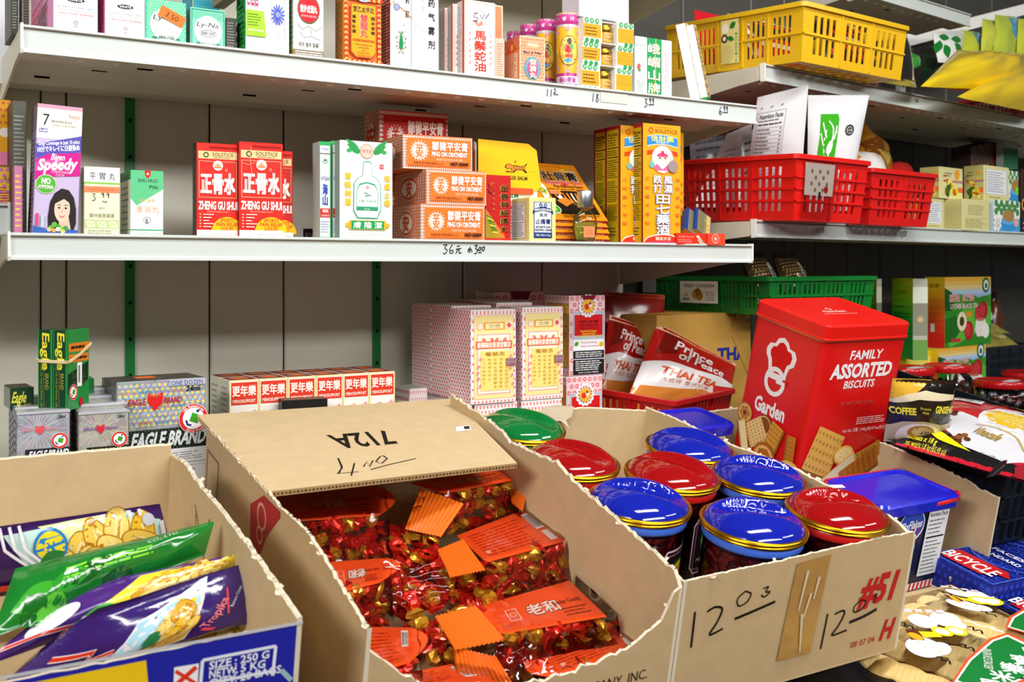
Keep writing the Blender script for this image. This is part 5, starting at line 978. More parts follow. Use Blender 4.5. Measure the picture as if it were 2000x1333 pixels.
RP = 'red labelled syrup cartons beside the pink block'
X, w, d, h = spot(1112, 1182, 578, 1.50, ZD, d=.075, xs=1074); zl = at(1112, 736, 1.50).z - ZD
b = Bx(w, .08, zl - .0006, 'f6d8dc', 'f4d8d4', 'f0ccd0'); pei(b, True); b.put('syrup_box', X @ Mx.Translation((-.006, 0, 0)), 'red labelled syrup carton at the bottom, seen over the torn carton rim', 'box', RP)
X = X.copy(); X.translation.z = ZD + zl
b = Bx(w, .08, h - zl, 'f6d8dc', 'f4d8d4', '8a2a34'); pei(b); b.put('syrup_box', X, 'red labelled syrup carton standing on top with a bird medallion and black panels', 'box', RP)
X, w, d, h = spot(965, 1062, 571, 1.66, ZD, d=.07); b = Bx(w, .07, h, 'f6d8dc', 'f4d8d4', '7a2a34'); pei(b); b.put('syrup_box', X, 'red labelled syrup carton in the dark behind the cream syrup block', 'box', RP)
# black box with crumpled tissue behind the lidded carton
X, w, d, h = spot(551, 640, 783, 1.44, ZD, d=.03, yaw=-8); goods('medicine_box', 'black and brown box top with crumpled wrap behind the lidded carton', (X, w, .03, h), '1c1a18', None, '14120f', '6a4a2a')
# ------------------------------------------------------------------ open brown cartons tipped towards the aisle
KR, KI, KT = 'd0b286', 'd8bd92', 'ddd0b8'
class Ct:
    def __init__(s, FL, FR, Yf, H, x0=None, y0=0, theta=None):
        P = at(FR[0], FR[1], Yf); Q = at(FL[0], FL[1], Yf); s.H = H
        s.O = V((Q.x, Yf, P.z)) - UU * H; s.X = Mx(((1, 0, 0, s.O.x), (0, UD.y, UU.y, s.O.y), (0, UD.z, UU.z, s.O.z), (0, 0, 0, 1)))
        s.W = P.x - Q.x
    def at(s, px, py, z):                          # pixel -> local point at height z
        P = hit(px, py, s.O + UU * z, UU); return s.lc(P)
    def lc(s, P): d = P - s.O; return V((d.x, d.dot(UD), d.dot(UU)))
    def onx(s, px, py, x): return s.lc(hit(px, py, s.O + UX * x, UX))
    def ony(s, px, py, y): return s.lc(hit(px, py, s.O + UD * y, UD))
    def w(s, p): return s.X @ V(p)
def torn_wall(g, ax, c, a, b, prof, th, seed, rough=.003, z0=0, inner=1, fringe=True, outc=KR, inc=KI):
    """wall standing on the local plane ax = c from a to b; prof: (share, height); inner: side of the inside (+1 / -1)"""
    n = max(12, int(abs(b - a) / .006)); rnd = random.Random(seed); top = []
    for i in range(n + 1):
        t = i / n
        for (t0, h0), (t1, h1) in zip(prof[:-1], prof[1:]):
            if t0 <= t <= t1: h = h0 + (h1 - h0) * (t - t0) / max(t1 - t0, 1e-6); break
        else: h = prof[-1][1]
        top.append(max(z0 + .002, h + (noise.noise(V((t * 23, seed, 0))) * .8 + noise.noise(V((t * 70, seed, 3)))) * rough))
    def pt(t, off, z): s = a + (b - a) * t; return V((c + off, s, z)) if ax == 'x' else V((s, c + off, z))
    o = 0; i_ = inner * th; flip = (ax == 'x') == (inner > 0)
    for k in range(n):
        t0, t1 = k / n, (k + 1) / n
        f = [pt(t0, o, z0), pt(t1, o, z0), pt(t1, o, top[k + 1]), pt(t0, o, top[k])]; q = [pt(t0, i_, z0), pt(t1, i_, z0), pt(t1, i_, top[k + 1] - .001), pt(t0, i_, top[k] - .001)]
        m0 = [pt(t0, i_ * .5, top[k] + rough * .5 * rnd.random()), pt(t1, i_ * .5, top[k + 1] + rough * .5 * rnd.random())]
        g.add(f if not flip else f[::-1], [(0, 1, 2, 3)], mat(outc, 'k')); g.add(q[::-1] if not flip else q, [(0, 1, 2, 3)], mat(inc, 'k'))
        tm = mat(KT, 'd'); g.add([f[3], f[2], m0[1], m0[0]], [(0, 1, 2, 3)], tm); g.add([m0[0], m0[1], q[2], q[3]], [(0, 1, 2, 3)], tm)
        if fringe and rnd.random() < .07:             # curled paper shreds
            z = top[k]; L = rnd.uniform(.002, .006); d = rnd.choice((-1, 1)) * rnd.uniform(.002, .006); w = 1 / n * rnd.uniform(.4, 1.4)
            g.add([pt(t0, i_ * .5, z - .003), pt(t0 + w, i_ * .5, z - .003), pt(t0 + w * .9, i_ * .5 + d, z + L * .4), pt(t0 + w * .2, i_ * .5 + d * 1.5, z + L * .6 - .002)], [(0, 1, 2, 3)], tm)
    for t in (0, 1):
        k = 0 if t == 0 else n; g.add([pt(t, o, z0), pt(t, i_, z0), pt(t, i_, top[k]), pt(t, o, top[k])], [(0, 1, 2, 3)], mat(KT, 'd'))
    return top
def profx(ct, x, y0, y1, px): # wall profile along depth from pixels on the plane x
    r = []
    for p in px: q = ct.onx(p[0], p[1], x); r.append(((q.y - y0) / (y1 - y0), q.z))
    r.sort(); return [(0, r[0][1])] + [e for e in r if 0 < e[0] < 1] + [(1, r[-1][1])]
def profy(ct, y, x0, x1, px):
    r = []
    for p in px: q = ct.ony(p[0], p[1], y); r.append(((q.x - x0) / (x1 - x0), q.z))
    r.sort(); return [(0, r[0][1])] + [e for e in r if 0 < e[0] < 1] + [(1, r[-1][1])]
TW = .0042
C1 = Ct((-160, 1350), (590, 1212), .80, .15); C2 = Ct((715, 1262), (1333, 1133), .82, .15); C3 = Ct((1337, 1135), (1790, 1042), .82, .15); C4 = Ct((1770, 1000), (1920, 955), .97, .15)
# rack under the cartons
g = G(); q = [C1.w((-.2, -.012, -.002)), C4.w((.4, -.012, -.002))]
off = min(c.O.dot(UU) for c in (C1, C2, C3, C4)) - .0006
Xr = Mx(((1, 0, 0, -.35), (0, UD.y, UU.y, 0), (0, UD.z, UU.z, 0), (0, 0, 0, 1)))
a = V((-.35, .838, 0)); a.z = (off - a.y * UU.y) / UU.z; Xr.translation = a
iv = Xr.inverted(); m = mat('1d1e20', 'l'); rk = empty('display_rack', Xr, 'dark sloping rack carrying the open brown cartons', 'rack')
g = G(); g.box((0, 0, -.03), (1.415, .50, -.0045), m); g.box((0, -.004, -.05), (1.415, 0, -.0045), m); g.build('sloping_board', rk)
g = G(); g.box((1.42, .145, -.03), (2.2, .50, -.0045), m); g.box((1.42, .141, -.05), (2.2, .145, -.0045), m); g.build('side_board', rk)
for x, y in ((.03, .03), (.03, .47), (1.38, .03), (1.38, .47), (2.17, .17), (2.17, .47)):
    g = G(); p = Xr @ V((x, y, -.03)); g.tube([iv @ p, iv @ V((p.x, p.y, 0))], .014, m, 10); g.build('leg', rk)
# --- carton 1: banana chips
def floorplate(g, W, D, x0=0, y0=0): g.box((x0, y0, -.003), (x0 + W, y0 + D, 0), mat(KI, 'k'))
W1 = .268; D1 = .435; X0 = -.02
c1 = empty('open_carton', C1.X, 'open brown carton with a blue printed front at the lower left, full of chip bags', 'carton', 'open brown cartons')
g = G(); floorplate(g, W1 - X0, D1, X0)
torn_wall(g, 'x', W1, 0, D1, profx(C1, W1, 0, D1, ((590, 1205), (500, 1075), (430, 985), (395, 945), (368, 905), (340, 868), (322, 862))), TW, 11, .0025, inner=-1)
torn_wall(g, 'x', X0, 0, D1, [(0, .13), (1, .15)], TW, 12, .002, inner=1)
torn_wall(g, 'y', D1, X0 + TW, W1 - TW, [(0, .148), (1, .148)], TW, 13, .0012, inner=-1, fringe=False)
tp = torn_wall(g, 'y', 0, X0 + TW, W1 - TW, profy(C1, 0, X0, W1, ((588, 1218), (480, 1238), (300, 1277), (120, 1312), (-40, 1345))), TW, 14, .0012, inner=1, outc='2427a8', fringe=False)
g.build('body', c1)
g = G(); W = W1 - X0; P = Pr(g, lambda x, y, l: V((X0 + x * W, -l - .0004, .150 * (1 - y))), W, .15)
def f1(px, py): q = C1.ony(px, py, 0); return ((q.x - X0) / W, 1 - q.z / .15)
def quad1(pts, c): P.p([f1(*p) for p in pts], c)
quad1(((-30, 1352), (285, 1290), (290, 1345), (-30, 1405)), 'f2c81a'); quad1(((340, 1304), (388, 1296), (386, 1333), (338, 1345)), 'f4f2f2')
quad1(((345, 1308), (385, 1333), (380, 1338), (340, 1314)), 'e0341c'); quad1(((380, 1300), (386, 1306), (345, 1342), (341, 1334)), 'e0341c')
for a_, b_ in (((395, 1290), (538, 1262)), ((538, 1262), (532, 1320)), ((395, 1290), (390, 1348)), ((390, 1338), (533, 1310))):
    P.st([f1(*a_), f1(*b_)], .009, 'e8eaf6')
sk = -.0
for i, (l, r_) in enumerate((('SIZE', ': 250 G'), ('NETW.', ': 5 KG'), ("Q'TY", ': 20 BAGS'))):
    x, y = f1(408, 1300 + 17 * i); P.t(l, x, y, .045, 'eceef8', al='l', b=1, wmax=.078); x, y = f1(458, 1290 + 17 * i); P.t(r_, x, y, .045, 'eceef8', al='l', b=1, wmax=.13)
for y in (1370, 1400): P.st([f1(395, y), f1(533, y - 28)], .006, 'e8eaf6')
P.r(0, 0, 1, .018, 'c8c8cc'); P.st([f1(548, 1308), f1(568, 1328)], .014, '9ab8c8')
g.build('printed_front', c1)
g = G(); P = Pr(g, lambda x, y, l: V((W1 - TW - l, D1 * (1 - x), .15 * (1 - y))), D1, .15)
P.st([(.28, .25), (.3, .5), (.33, .35), (.36, .55), (.4, .15)], .006, '4a3a2a'); P.st([(.27, .2), (.31, .3)], .005, '4a3a2a'); g.build('pen_mark', c1)
# chip bags in it
def chips(P, pts, r=.1, seed=1):
    rn = random.Random(seed)
    for x, y in pts:
        c = rn.choice(('e8b830', 'f0cc58', 'e2a82a', 'f2d878')); a = rn.random() * 3; P.e(x, y, r * 1.06, 'b87a18', r * .62 * P.w / P.h, rot=a, n=16); P.e(x, y, r, c, r * .56 * P.w / P.h, rot=a, n=16)
        P.e(x + .01, y - .01, r * .6, 'f8e6a0' if c != 'f8e6a0' else 'e8b830', r * .2 * P.w / P.h, rot=a, n=12)
        for k in (-.2, .2): P.e(x + r * .1, y + r * k, r * .7, 'd09820', r * .03 * P.w / P.h, rot=a, n=8)
def hatch(P, x, y, n=3, c='efeaf4'):
    for k in range(n): P.p([(x + .05 * k, y), (x + .05 * k + .02, y), (x + .05 * k + .16, y + .3), (x + .05 * k + .135, y + .3)], c)
CB = 'purple banana chip bags'
def c1q(*pz): return [C1.w(C1.at(px, py, z)) for px, py, z in pz]
b = Bag(c1q((-60, 1175, .05), (345, 1110, .05), (312, 985, .13), (-40, 1035, .13)), .03, '3a1a5e', 'g', (.03, .05), .004, 1); P = b.P
P.p([(.12, .1), (.8, .02), (.98, .2), (.95, .55), (.6, .7), (.35, .8), (.25, .5)], 'c8e8e0'); P.p([(.3, .06), (.8, .03), (.85, .2), (.5, .25)], 'e8ee98'); chips(P, [(.5, .42), (.62, .3), (.72, .2), (.86, .3), (.7, .45), (.85, .42), (.55, .58), (.42, .5), (.64, .55), (.76, .55)], .12, 3)
P.e(.36, .26, .09, '2a80c0'); P.e(.36, .26, .075, 'e8d82a'); P.t('N', .36, .26, .1, '2a80c0', b=2); P.st([(.28, .3), (.44, .22)], .014, '2a80c0')
for k in range(3): P.st([(.1 + .05 * k, .0), (.13 + .05 * k, .25), (.26 + .04 * k, .5)], .016, 'efeaf4')
for x, y, a in ((.22, .5, .6), (.3, .45, -.4), (.26, .62, 2.4), (.4, .66, .3), (.2, .66, 1.6)): leaf(P, x, y, .14, .08, a, '1f7a3a')
P.p([(.1, .76), (.3, .7), (.28, .8), (.12, .86)], 'd8301e'); P.e(.91, .14, .035, 'c8c8d0'); P.p([(.97, .2), (.995, .2), (.99, .45), (.96, .45)], 'd8d8e0'); P.r(.8, .0, .82, .08, 'efeaf4'); P.r(.86, .0, .88, .08, 'efeaf4')
b.put('chip_bag', 'purple chip bag at the back of the lower left carton, round blue and yellow emblem', 'bag', CB)
b = Bag(c1q((-20, 1250, .10), (400, 1085, .12), (418, 1020, .145), (30, 1112, .135)), .035, '157a26', 'h', (.06, .04), .009, 2, 26, 20); P = b.P
P.t('CO., LTD.', .72, .2, .12, 'cfe8c8', w=.16, rot=-.06); P.ln(.25, .35, .7, .6, 3, '8ae83a', t=.5, rag=.1)
for x, y, a, c in ((.05, .75, -.3, '3aaa2a'), (.15, .8, .3, '5aba3a'), (.3, .7, -.5, '0c5a1a'), (.45, .78, .2, '0c5a1a'), (.2, .55, .1, '2a9a2a'), (.1, .6, .8, '0f6a1e')): leaf(P, x, y, .18, .1, a, c)
b.put('snack_bag', 'shiny green see-through bag lying across the chip bags', 'bag')
b = Bag(c1q((-50, 1310, .075), (455, 1130, .10), (468, 1082, .13), (150, 1145, .12)), .03, '4a2478', 'g', (.03, .02), .005, 3, 26, 18); P = b.P
P.p([(.38, .05), (1, 0), (1, .5), (.7, .62), (.4, .7), (.3, .5)], 'f0d83a'); chips(P, [(.5, .3), (.62, .25), (.74, .2), (.85, .22), (.56, .45), (.7, .4), (.8, .35)], .09, 5); P.t('Banana Chips', .62, .6, .14, 'c83a6a', w=.3, b=1, rot=-.08)
for x, y, a, c in ((.36, .5, 2.6, '4ab03a'), (.3, .6, 1.9, '1f7a3a'), (.42, .65, .4, '5aba3a')): leaf(P, x, y, .12, .1, a, c)
for k in range(3): P.st([(.26 + .04 * k, .62), (.5 + .03 * k, .82)], .014, 'efeaf4')
P.e(.1, .5, .08, 'e8e8f0'); P.st([(.0, .78), (.12, .7), (.25, .74), (.33, .64)], .03, 'f0e0e0'); P.st([(.0, .78), (.12, .7), (.25, .74), (.33, .64)], .02, 'd8301e')
b.put('chip_bag', 'chip bag with a yellow panel, wedged under the green bag', 'bag', CB)
b = Bag(c1q((-40, 1370, .05), (490, 1215, .085), (505, 1092, .125), (190, 1190, .125)), .05, '33176a', 'h', (.03, .05), .007, 4, 28, 20, back='2a1254'); P = b.P
P.p([(.3, .18), (.66, .02), (.68, .75), (.3, .95)], 'eae6f2'); P.p([(.31, .2), (.65, .05), (.67, .73), (.31, .92)], 'a8d8ea'); P.p([(.5, .12), (.65, .05), (.67, .73), (.52, .8)], 'f0d22a'); chips(P, [(.48, .35), (.56, .25), (.6, .4), (.5, .5), (.58, .55), (.53, .65), (.62, .5)], .08, 9)
for x, y, a in ((.4, .6, 1.7), (.43, .4, .9), (.4, .45, -.6)): leaf(P, x, y, .08, .08, a, '1f7a4a')
P.t('Tropika', .76, .42, .14, 'e87a8a', w=.17, b=1, sh=.2, rot=-1.2); P.st([(.79, .15), (.84, .5)], .012, 'd8405a'); P.st([(.73, .62), (.8, .7)], .02, 'd8405a'); P.t('ZN', .2, .85, .14, 'e0607a', b=2, rot=-.1); P.t('Banana Chips', .86, .3, .05, 'e0dcee', w=.1, rot=-1.2)
P.st([(.04, .5), (.18, .42), (.2, .55), (.28, .45)], .035, 'f4e8e8'); P.st([(.04, .5), (.18, .42), (.2, .55), (.28, .45)], .024, 'd8301e')
b.put('chip_bag', 'dark purple chip bag in front with a blue and yellow picture panel', 'bag', CB)
b = Bag(c1q((240, 1330, .035), (540, 1260, .05), (500, 1195, .07), (200, 1265, .06)), .035, 'ecd030', 'g', (.03, .05), .004, 5, 22, 14); P = b.P
chips(P, [(.3, .5), (.45, .4), (.6, .35), (.72, .4)], .1, 12); P.t('MIX', .88, .4, .15, 'd84a5a', b=1, wmax=.14); P.ln(.3, .75, .6, .9, 2, '4aa03a')
b.put('chip_bag', 'yellow chip bag at the bottom front of the lower left carton', 'bag', CB)
# --- carton 2: sweets under a folded lid
W2 = .352; D2 = .52
c2 = empty('open_carton', C2.X, 'open brown carton of red sweet packets with its rear flap folded forward', 'carton', 'open brown cartons')
g = G(); floorplate(g, W2, D2)
torn_wall(g, 'x', W2, 0, D2, profx(C2, W2, 0, D2, ((1335, 1150), (1325, 1118), (1280, 1075), (1200, 1005), (1130, 945), (1095, 905), (1010, 868), (960, 822), (900, 780))), TW, 21, .005, inner=-1)
torn_wall(g, 'x', 0, 0, D2, profx(C2, 0, 0, D2, ((745, 1262), (700, 1205), (640, 1105), (600, 1040), (555, 1000), (524, 966), (470, 906), (420, 852), (385, 815))), TW, 22, .004, inner=1)
torn_wall(g, 'y', D2, TW, W2 - TW, [(0, .16), (1, .16)], TW, 23, .001, inner=-1, fringe=False)
torn_wall(g, 'y', 0, TW, W2 - TW, profy(C2, 0, 0, W2, ((715, 1275), (760, 1310), (830, 1345), (1000, 1345), (1110, 1318), (1180, 1290), (1240, 1262), (1300, 1210), (1330, 1150))), TW, 24, .005, inner=1)
g.build('body', c2)
fl = [C2.onx(524, 961, .001), None, None, C2.onx(385, 811, .001)]
hF = fl[0].z; fl[1] = C2.at(1010, 905, hF + .004); fl[2] = C2.at(885, 779, fl[3].z + .002)
g = G(); a_, b_, c_, d_ = [V(p) for p in fl]; n_ = (b_ - a_).cross(d_ - a_).normalized()
nn = 24
for i in range(nn):
    u0, u1 = i / nn, (i + 1) / nn; T = [bil(a_, b_, c_, d_, u, v) for u, v in ((u0, 0), (u1, 0), (u1, 1), (u0, 1))]; Bt = [p - n_ * .0065 for p in T]; j = [n_ * random.uniform(-.0008, .0008) for _ in range(2)]
    g.add(T, [(0, 1, 2, 3)], mat(KI, 'k')); g.add(Bt, [(3, 2, 1, 0)], mat(KR, 'k')); g.add([Bt[0], Bt[1], T[1], T[0]], [(0, 1, 2, 3)], mat('a98c62', 'd')); g.add([T[3], T[2], Bt[2], Bt[3]], [(0, 1, 2, 3)], mat(KT, 'd'))
g.add([a_, d_, d_ - n_ * .0065, a_ - n_ * .0065], [(0, 1, 2, 3)], mat(KR, 'k')); g.add([b_, b_ - n_ * .0065, c_ - n_ * .0065, c_], [(0, 1, 2, 3)], mat(KT, 'd'))
fw_, fh_ = (b_ - a_).length, (d_ - a_).length
for k in range(70):                                   # corrugation openings along the cut front edge
    u = (k + .5) / 70; p = a_.lerp(b_, u) - n_ * .0034 - (d_ - a_).normalized() * .0004; e = (b_ - a_).normalized() * (fw_ / 70 * .28); up = n_ * (.0013 if k % 2 else .0009)
    g.add([p - e - up, p + e - up, p + e + up, p - e + up], [(0, 1, 2, 3)], mat('5a4428', 'd'))
P = Pr(g, lambda x, y, l: bil(a_, b_, c_, d_, x, 1 - y) + n_ * l, fw_, fh_)
def ff(px, py):
    q = C2.lc(hit(px, py, C2.w(a_), (C2.X.to_3x3() @ n_))) - a_; ex = (b_ - a_); ey = (d_ - a_); A_, B_, D_ = ex.dot(ex), ex.dot(ey), ey.dot(ey); u, v = q.dot(ex), q.dot(ey); dt_ = A_ * D_ - B_ * B_; t_ = (v * A_ - u * B_) / dt_; l_ = a_.lerp(d_, t_); r_ = b_.lerp(c_, t_) - l_; return (q + a_ - l_).dot(r_) / r_.length_squared, 1 - t_
x, y = ff(708, 858); P.t('712A', x, y, .19, '1d1712', w=.235, b=1, rot=math.pi)
for st in (((660, 895), (668, 912), (662, 925)), ((660, 895), (668, 915), (658, 926), (700, 922)), ((692, 905), (686, 930)), ((710, 912), (716, 902), (722, 912), (728, 900)), ((742, 892), (734, 902), (745, 906), (756, 896), (748, 890), (742, 892)), ((724, 918), (760, 908), (812, 896))):
    P.st([ff(*p) for p in st], .006, '1d1712')
P.p([ff(*p) for p in ((888, 832), (916, 829), (919, 838), (890, 842))], 'f2f0ee'); P.p([ff(*p) for p in ((904, 831), (915, 830), (916, 836), (906, 837))], '2a2a2a')
g.build('rear_flap', c2)
# red emblem printed on the left flank, and front lettering
g = G(); P = Pr(g, lambda x, y, l: V((-l - .0005, D2 * (1 - x), .16 * (1 - y))), D2, .16)
def fl2(px, py): q = C2.onx(px, py, 0); return 1 - q.y / D2, 1 - q.z / .16
P.p([fl2(*p) for p in ((490, 985), (516, 968), (548, 1000), (548, 1012), (520, 1050), (508, 1085), (490, 1055))], 'b02a2a'); x, y = fl2(512, 1010); P.ring(x, y, .03, .007, 'd8a08a'); x, y = fl2(508, 1045); P.ring(x, y, .02, .006, 'd8a08a')
P.ln(.12, .45, .35, .6, 2, '5a4630', t=.5)
P.fr(.02, .1, .12, .55, .004, '6a5436'); g.build('printed_mark', c2)
g = G(); P = Pr(g, lambda x, y, l: V((x * W2, -l - .0005, .15 * (1 - y))), W2, .15)
q = C2.ony(1205, 1330, 0); P.t('TRADING COMPANY, INC.', q.x / W2 - .12, 1 - q.z / .15, .075, '3a2a1a', w=.46, b=0, rot=0); g.build('lettering', c2)
# sweets packets
rd = 'ff5a22'
def lozenge(red=True, seed=0):
    rn = random.Random(seed); g = G(); m = mat('ec2a1c' if red else 'e8a828', 'f'); m2 = mat(('f0b03a' if seed == 3 else 'ee4a20') if red else 'd8281a', 'f'); vs = []
    n = 8; rings = ((-.018, .013), (-.013, .0105), (-.0095, .004), (-.0088, .0085), (-.004, .0115), (.004, .0115), (.0088, .0085), (.0095, .004), (.013, .0105), (.018, .013))
    for x, r in rings:
        for k in range(n):
            a = 2 * math.pi * k / n + x * 20; tw = abs(x) > .0089
            vs.append(V((x + rn.uniform(-.0012, .0012), r * math.cos(a) * (1 + rn.uniform(-.25, .25)), r * math.sin(a) * (.35 if tw else .8) * (1 + rn.uniform(-.25, .25)))))
    for j in range(len(rings) - 1):
        fs = [(j * n + k, j * n + (k + 1) % n, (j + 1) * n + (k + 1) % n, (j + 1) * n + k) for k in range(n)]
        g.add(vs, fs, m2 if j in (0, 1, 7, 8) or (not red and j == 4) else m) if False else None
    o = 0
    for j in range(len(rings) - 1):
        sub = vs[j * n:(j + 2) * n]; g.add(sub, [(k, (k + 1) % n, n + (k + 1) % n, n + k) for k in range(n)], m2 if j in (0, 1, 7, 8) else m)
    g.add(vs[4 * n:5 * n], [tuple(range(n))], m); return g
CANDY = []
for k, rr in enumerate((1, 1, 0, 1)):
    o = lozenge(rr, k + 3).build('wrapped_sweet'); CANDY.append(o)
used = [False] * 4
def put_candy(X, label):
    k = random.choice((0, 1, 2, 2, 3)); o = CANDY[k]
    if used[k]: o = o.copy(); COL.objects.link(o)
    used[k] = True; o.matrix_basis = X; tag(o, label, 'sweet', 'wrapped sweets in the clear packets')
def packet(A, B, Cc, D, z, lab, where, face, hgt=.052, frontz=.05, nx=7):
    """A..D: pixels of the red card (front-left, front-right, back-right, back-left) on the local plane z"""
    a, b2, c, d = [C2.at(*p, z) for p in (A, B, Cc, D)]
    e = empty('sweets_packet', C2.X @ Mx.Translation(a), lab, 'packet', 'clear packets of sweets with red cards'); off = -a
    g = G(); n = V((0, 0, 1)); ex = b2 - a; ey = d - a
    rad = face.get('round'); out = []
    if rad:                                            # card with one rounded end
        for i in range(13):
            t = i / 12; out.append(b2.lerp(c, t) + ex.normalized() * .022 * math.sin(math.pi * t) * (1 if rad == 'r' else 0))
        if rad == 'l': out = [b2, c]
        base = [a] + out + [d]
        if rad == 'l': base = [b2, c] + [d.lerp(a, t / 12) - ex.normalized() * .03 * math.sin(math.pi * t / 12) for t in range(13)]
    else: base = [a, b2, c, d]
    g.prism([p + off for p in base], (0, 0, .0008), mat(rd, 'l'))
    P = Pr(g, lambda x, y, l: bil(a, b2, c, d, x, 1 - y) + off + n * (l + .0009), ex.length, ey.length)
    if face['t'] == 'name':
        P.t('老和', .5, .5, .3, '3a2a14', w=.34, b=2, rot=face.get('rot', 0)); P.t('老和', .5, .5, .28, 'f8ece0', w=.33, b=1, rot=face.get('rot', 0)); P.t('Lucky Candy', .78, .45, .1, '7a1a0a', w=.3, rot=face.get('rot', 0) + 1.57 * 0, b=1); P.fr(.12, .35, .24, .7, .012, 'f8c8b0'); P.ring(.18, .52, .035, .01, 'f8c8b0'); P.ln(.66, .6, .95, .85, 3, '8a200c', t=.3)
    else:
        P.ln(.08, .12, .8, .88, 9, 'b82a0c', t=.28); P.bar(.84, .1, .97, .55); P.r(.86, .62, .95, .9, 'f4ece8') if face['t'] == 'bar2' else None; P.e(.12, .75, .03, 'f8b8a0')
    g.build('card', e)
    # clear film over card and sweets
    fz = -hgt; fr_ = V((0, -.022, 0))
    q = [a + off + V((-.006, -.004, fz)) + fr_, b2 + off + V((.008, -.004, fz)) + fr_, b2 + off + V((.008, -.002, .004)), a + off + V((-.006, -.002, .004))]
    g = G(); nu, nv = 18, 8
    def grid(q, amp, sd):
        vs = []; nn_ = (q[1] - q[0]).cross(q[3] - q[0]).normalized()
        for j in range(nv + 1):
            for i in range(nu + 1):
                p = bil(*q, i / nu, j / nv); k = p * 55 + V((sd, 0, 0)); vs.append(p + nn_ * (noise.noise(k) * amp + amp))
        g.add(vs, [(j * (nu + 1) + i, j * (nu + 1) + i + 1, (j + 1) * (nu + 1) + i + 1, (j + 1) * (nu + 1) + i) for j in range(nv) for i in range(nu)], mat('fefcfb', 'c'), True)
    grid(q, .0035, where); grid([q[3], q[2], c + off + V((.008, .004, .003)), d + off + V((-.006, .004, .003))], .0022, where + 5)
    sd_ = [q[1], c + off + V((.008, .004, fz)), c + off + V((.008, .004, .003)), q[2]]; grid(sd_, .003, where + 9)
    g.build('clear_film', e)
    cnt = 0
    for row in range(3):
        for i in range(nx):
            t = (i + .5 + random.uniform(-.25, .25)) / nx; base_ = a.lerp(b2, t); zz = -.009 - row * .0155 + random.uniform(-.003, .003)
            p = base_ + V((0, -.004 - .006 * row + random.uniform(-.004, .004) + .008, zz))
            X = C2.X @ Mx.Translation(p) @ Mx.Rotation(random.uniform(0, 6.28), 4, 'Z') @ Mx.Rotation(random.uniform(-.9, .9), 4, 'X') @ Mx.Rotation(random.uniform(-.7, .7), 4, 'Y') @ Mx.Scale(.8, 4)
            put_candy(X, 'wrapped sweet in the %s' % lab.replace(' of sweets', '').split(' with ')[0].split(', orange')[0].split(', cut')[0])
    return e, a, b2, c, d
def seal(e, pts, z, name='crimped_seal', lift=(0, 0, 0, 0)):
    """orange pleated film end on four pixels"""
    q = [C2.at(px, py, z + dz) for (px, py), dz in zip(pts, lift)]; iv = e.matrix_basis.inverted(); q = [iv @ C2.w(p) for p in q]
    g = G(); n = 22; nn_ = (q[1] - q[0]).cross(q[3] - q[0]).normalized()
    for i in range(n):
        u0, u1 = i / n, (i + 1) / n; h0, h1 = (.0022 * (i % 2)), (.0022 * ((i + 1) % 2)); P4 = [bil(*q, u0, 0) + nn_ * h0, bil(*q, u1, 0) + nn_ * h1, bil(*q, u1, 1) + nn_ * h1, bil(*q, u0, 1) + nn_ * h0]
        g.add(P4, [(0, 1, 2, 3)], mat('e8701c', 'g')); g.add([p - nn_ * .0006 for p in P4], [(3, 2, 1, 0)], mat('e8701c', 'g'))
    g.build(name, e)
def wrinkle(e, pts, z, lift, seed=0):
    q = [C2.at(px, py, z + dz) for (px, py), dz in zip(pts, lift)]; iv = e.matrix_basis.inverted(); q = [iv @ C2.w(p) for p in q]; g = G(); n = 12; vs = []; nn_ = (q[1] - q[0]).cross(q[3] - q[0]).normalized()
    for j in range(n + 1):
        for i in range(n + 1): vs.append(bil(*q, i / n, j / n) + nn_ * noise.noise(V((i * .5, j * .5, seed))) * .007)
    g.add(vs, [(j * (n + 1) + i, j * (n + 1) + i + 1, (j + 1) * (n + 1) + i + 1, (j + 1) * (n + 1) + i) for j in range(n) for i in range(n)], mat('f6eae6', 'c'), True); g.build('loose_film', e)
pk = packet((572, 1020), (740, 1008), (735, 950), (535, 968), .125, 'clear packet of sweets, back left one under the brown flap, orange sticker on its card', 1, dict(t='name', round='r', rot=math.pi))
g = G(); g.prism([C2.at(*p, .1275) - C2.at(572, 1020, .125) for p in ((605, 985), (625, 975), (640, 985), (618, 995))], (0, 0, .0004), mat('f0a03a', 'i')); g.build('price_sticker', pk[0])
seal(pk[0], ((790, 1035), (860, 1050), (905, 985), (820, 955)), .125, lift=(-.02, -.01, .01, .01)); wrinkle(pk[0], ((730, 1030), (820, 1040), (830, 970), (740, 955)), .12, (-.015, -.015, .012, .012), 3)
pk = packet((655, 1162), (740, 1140), (755, 1092), (640, 1100), .10, 'clear packet of sweets, middle left one with a half-covered card', 2, dict(t='name', round='r', rot=math.pi), nx=6)
wrinkle(pk[0], ((740, 1190), (880, 1180), (870, 1100), (750, 1090)), .10, (-.03, -.03, .008, .01), 6)
pk = packet((716, 1322), (800, 1296), (800, 1228), (688, 1226), .068, 'clear packet of sweets, front left one with fine print on its rounded card', 3, dict(t='fine', round='r'), hgt=.05, nx=6)
seal(pk[0], ((895, 1345), (1010, 1350), (970, 1285), (885, 1265)), .055, lift=(-.01, -.01, .01, .01))
pk = packet((866, 965), (1000, 940), (960, 912), (800, 945), .13, 'clear packet of sweets, back right one beside the torn carton wall', 4, dict(t='name'), hgt=.05, nx=7)
seal(pk[0], ((1000, 985), (1020, 1000), (1036, 930), (985, 905)), .12, lift=(-.01, -.01, .015, .01))
pk = packet((950, 1100), (1105, 1058), (1030, 995), (892, 1048), .10, 'clear packet of sweets, middle right one with a bar code on its card', 5, dict(t='bar2'), nx=8)
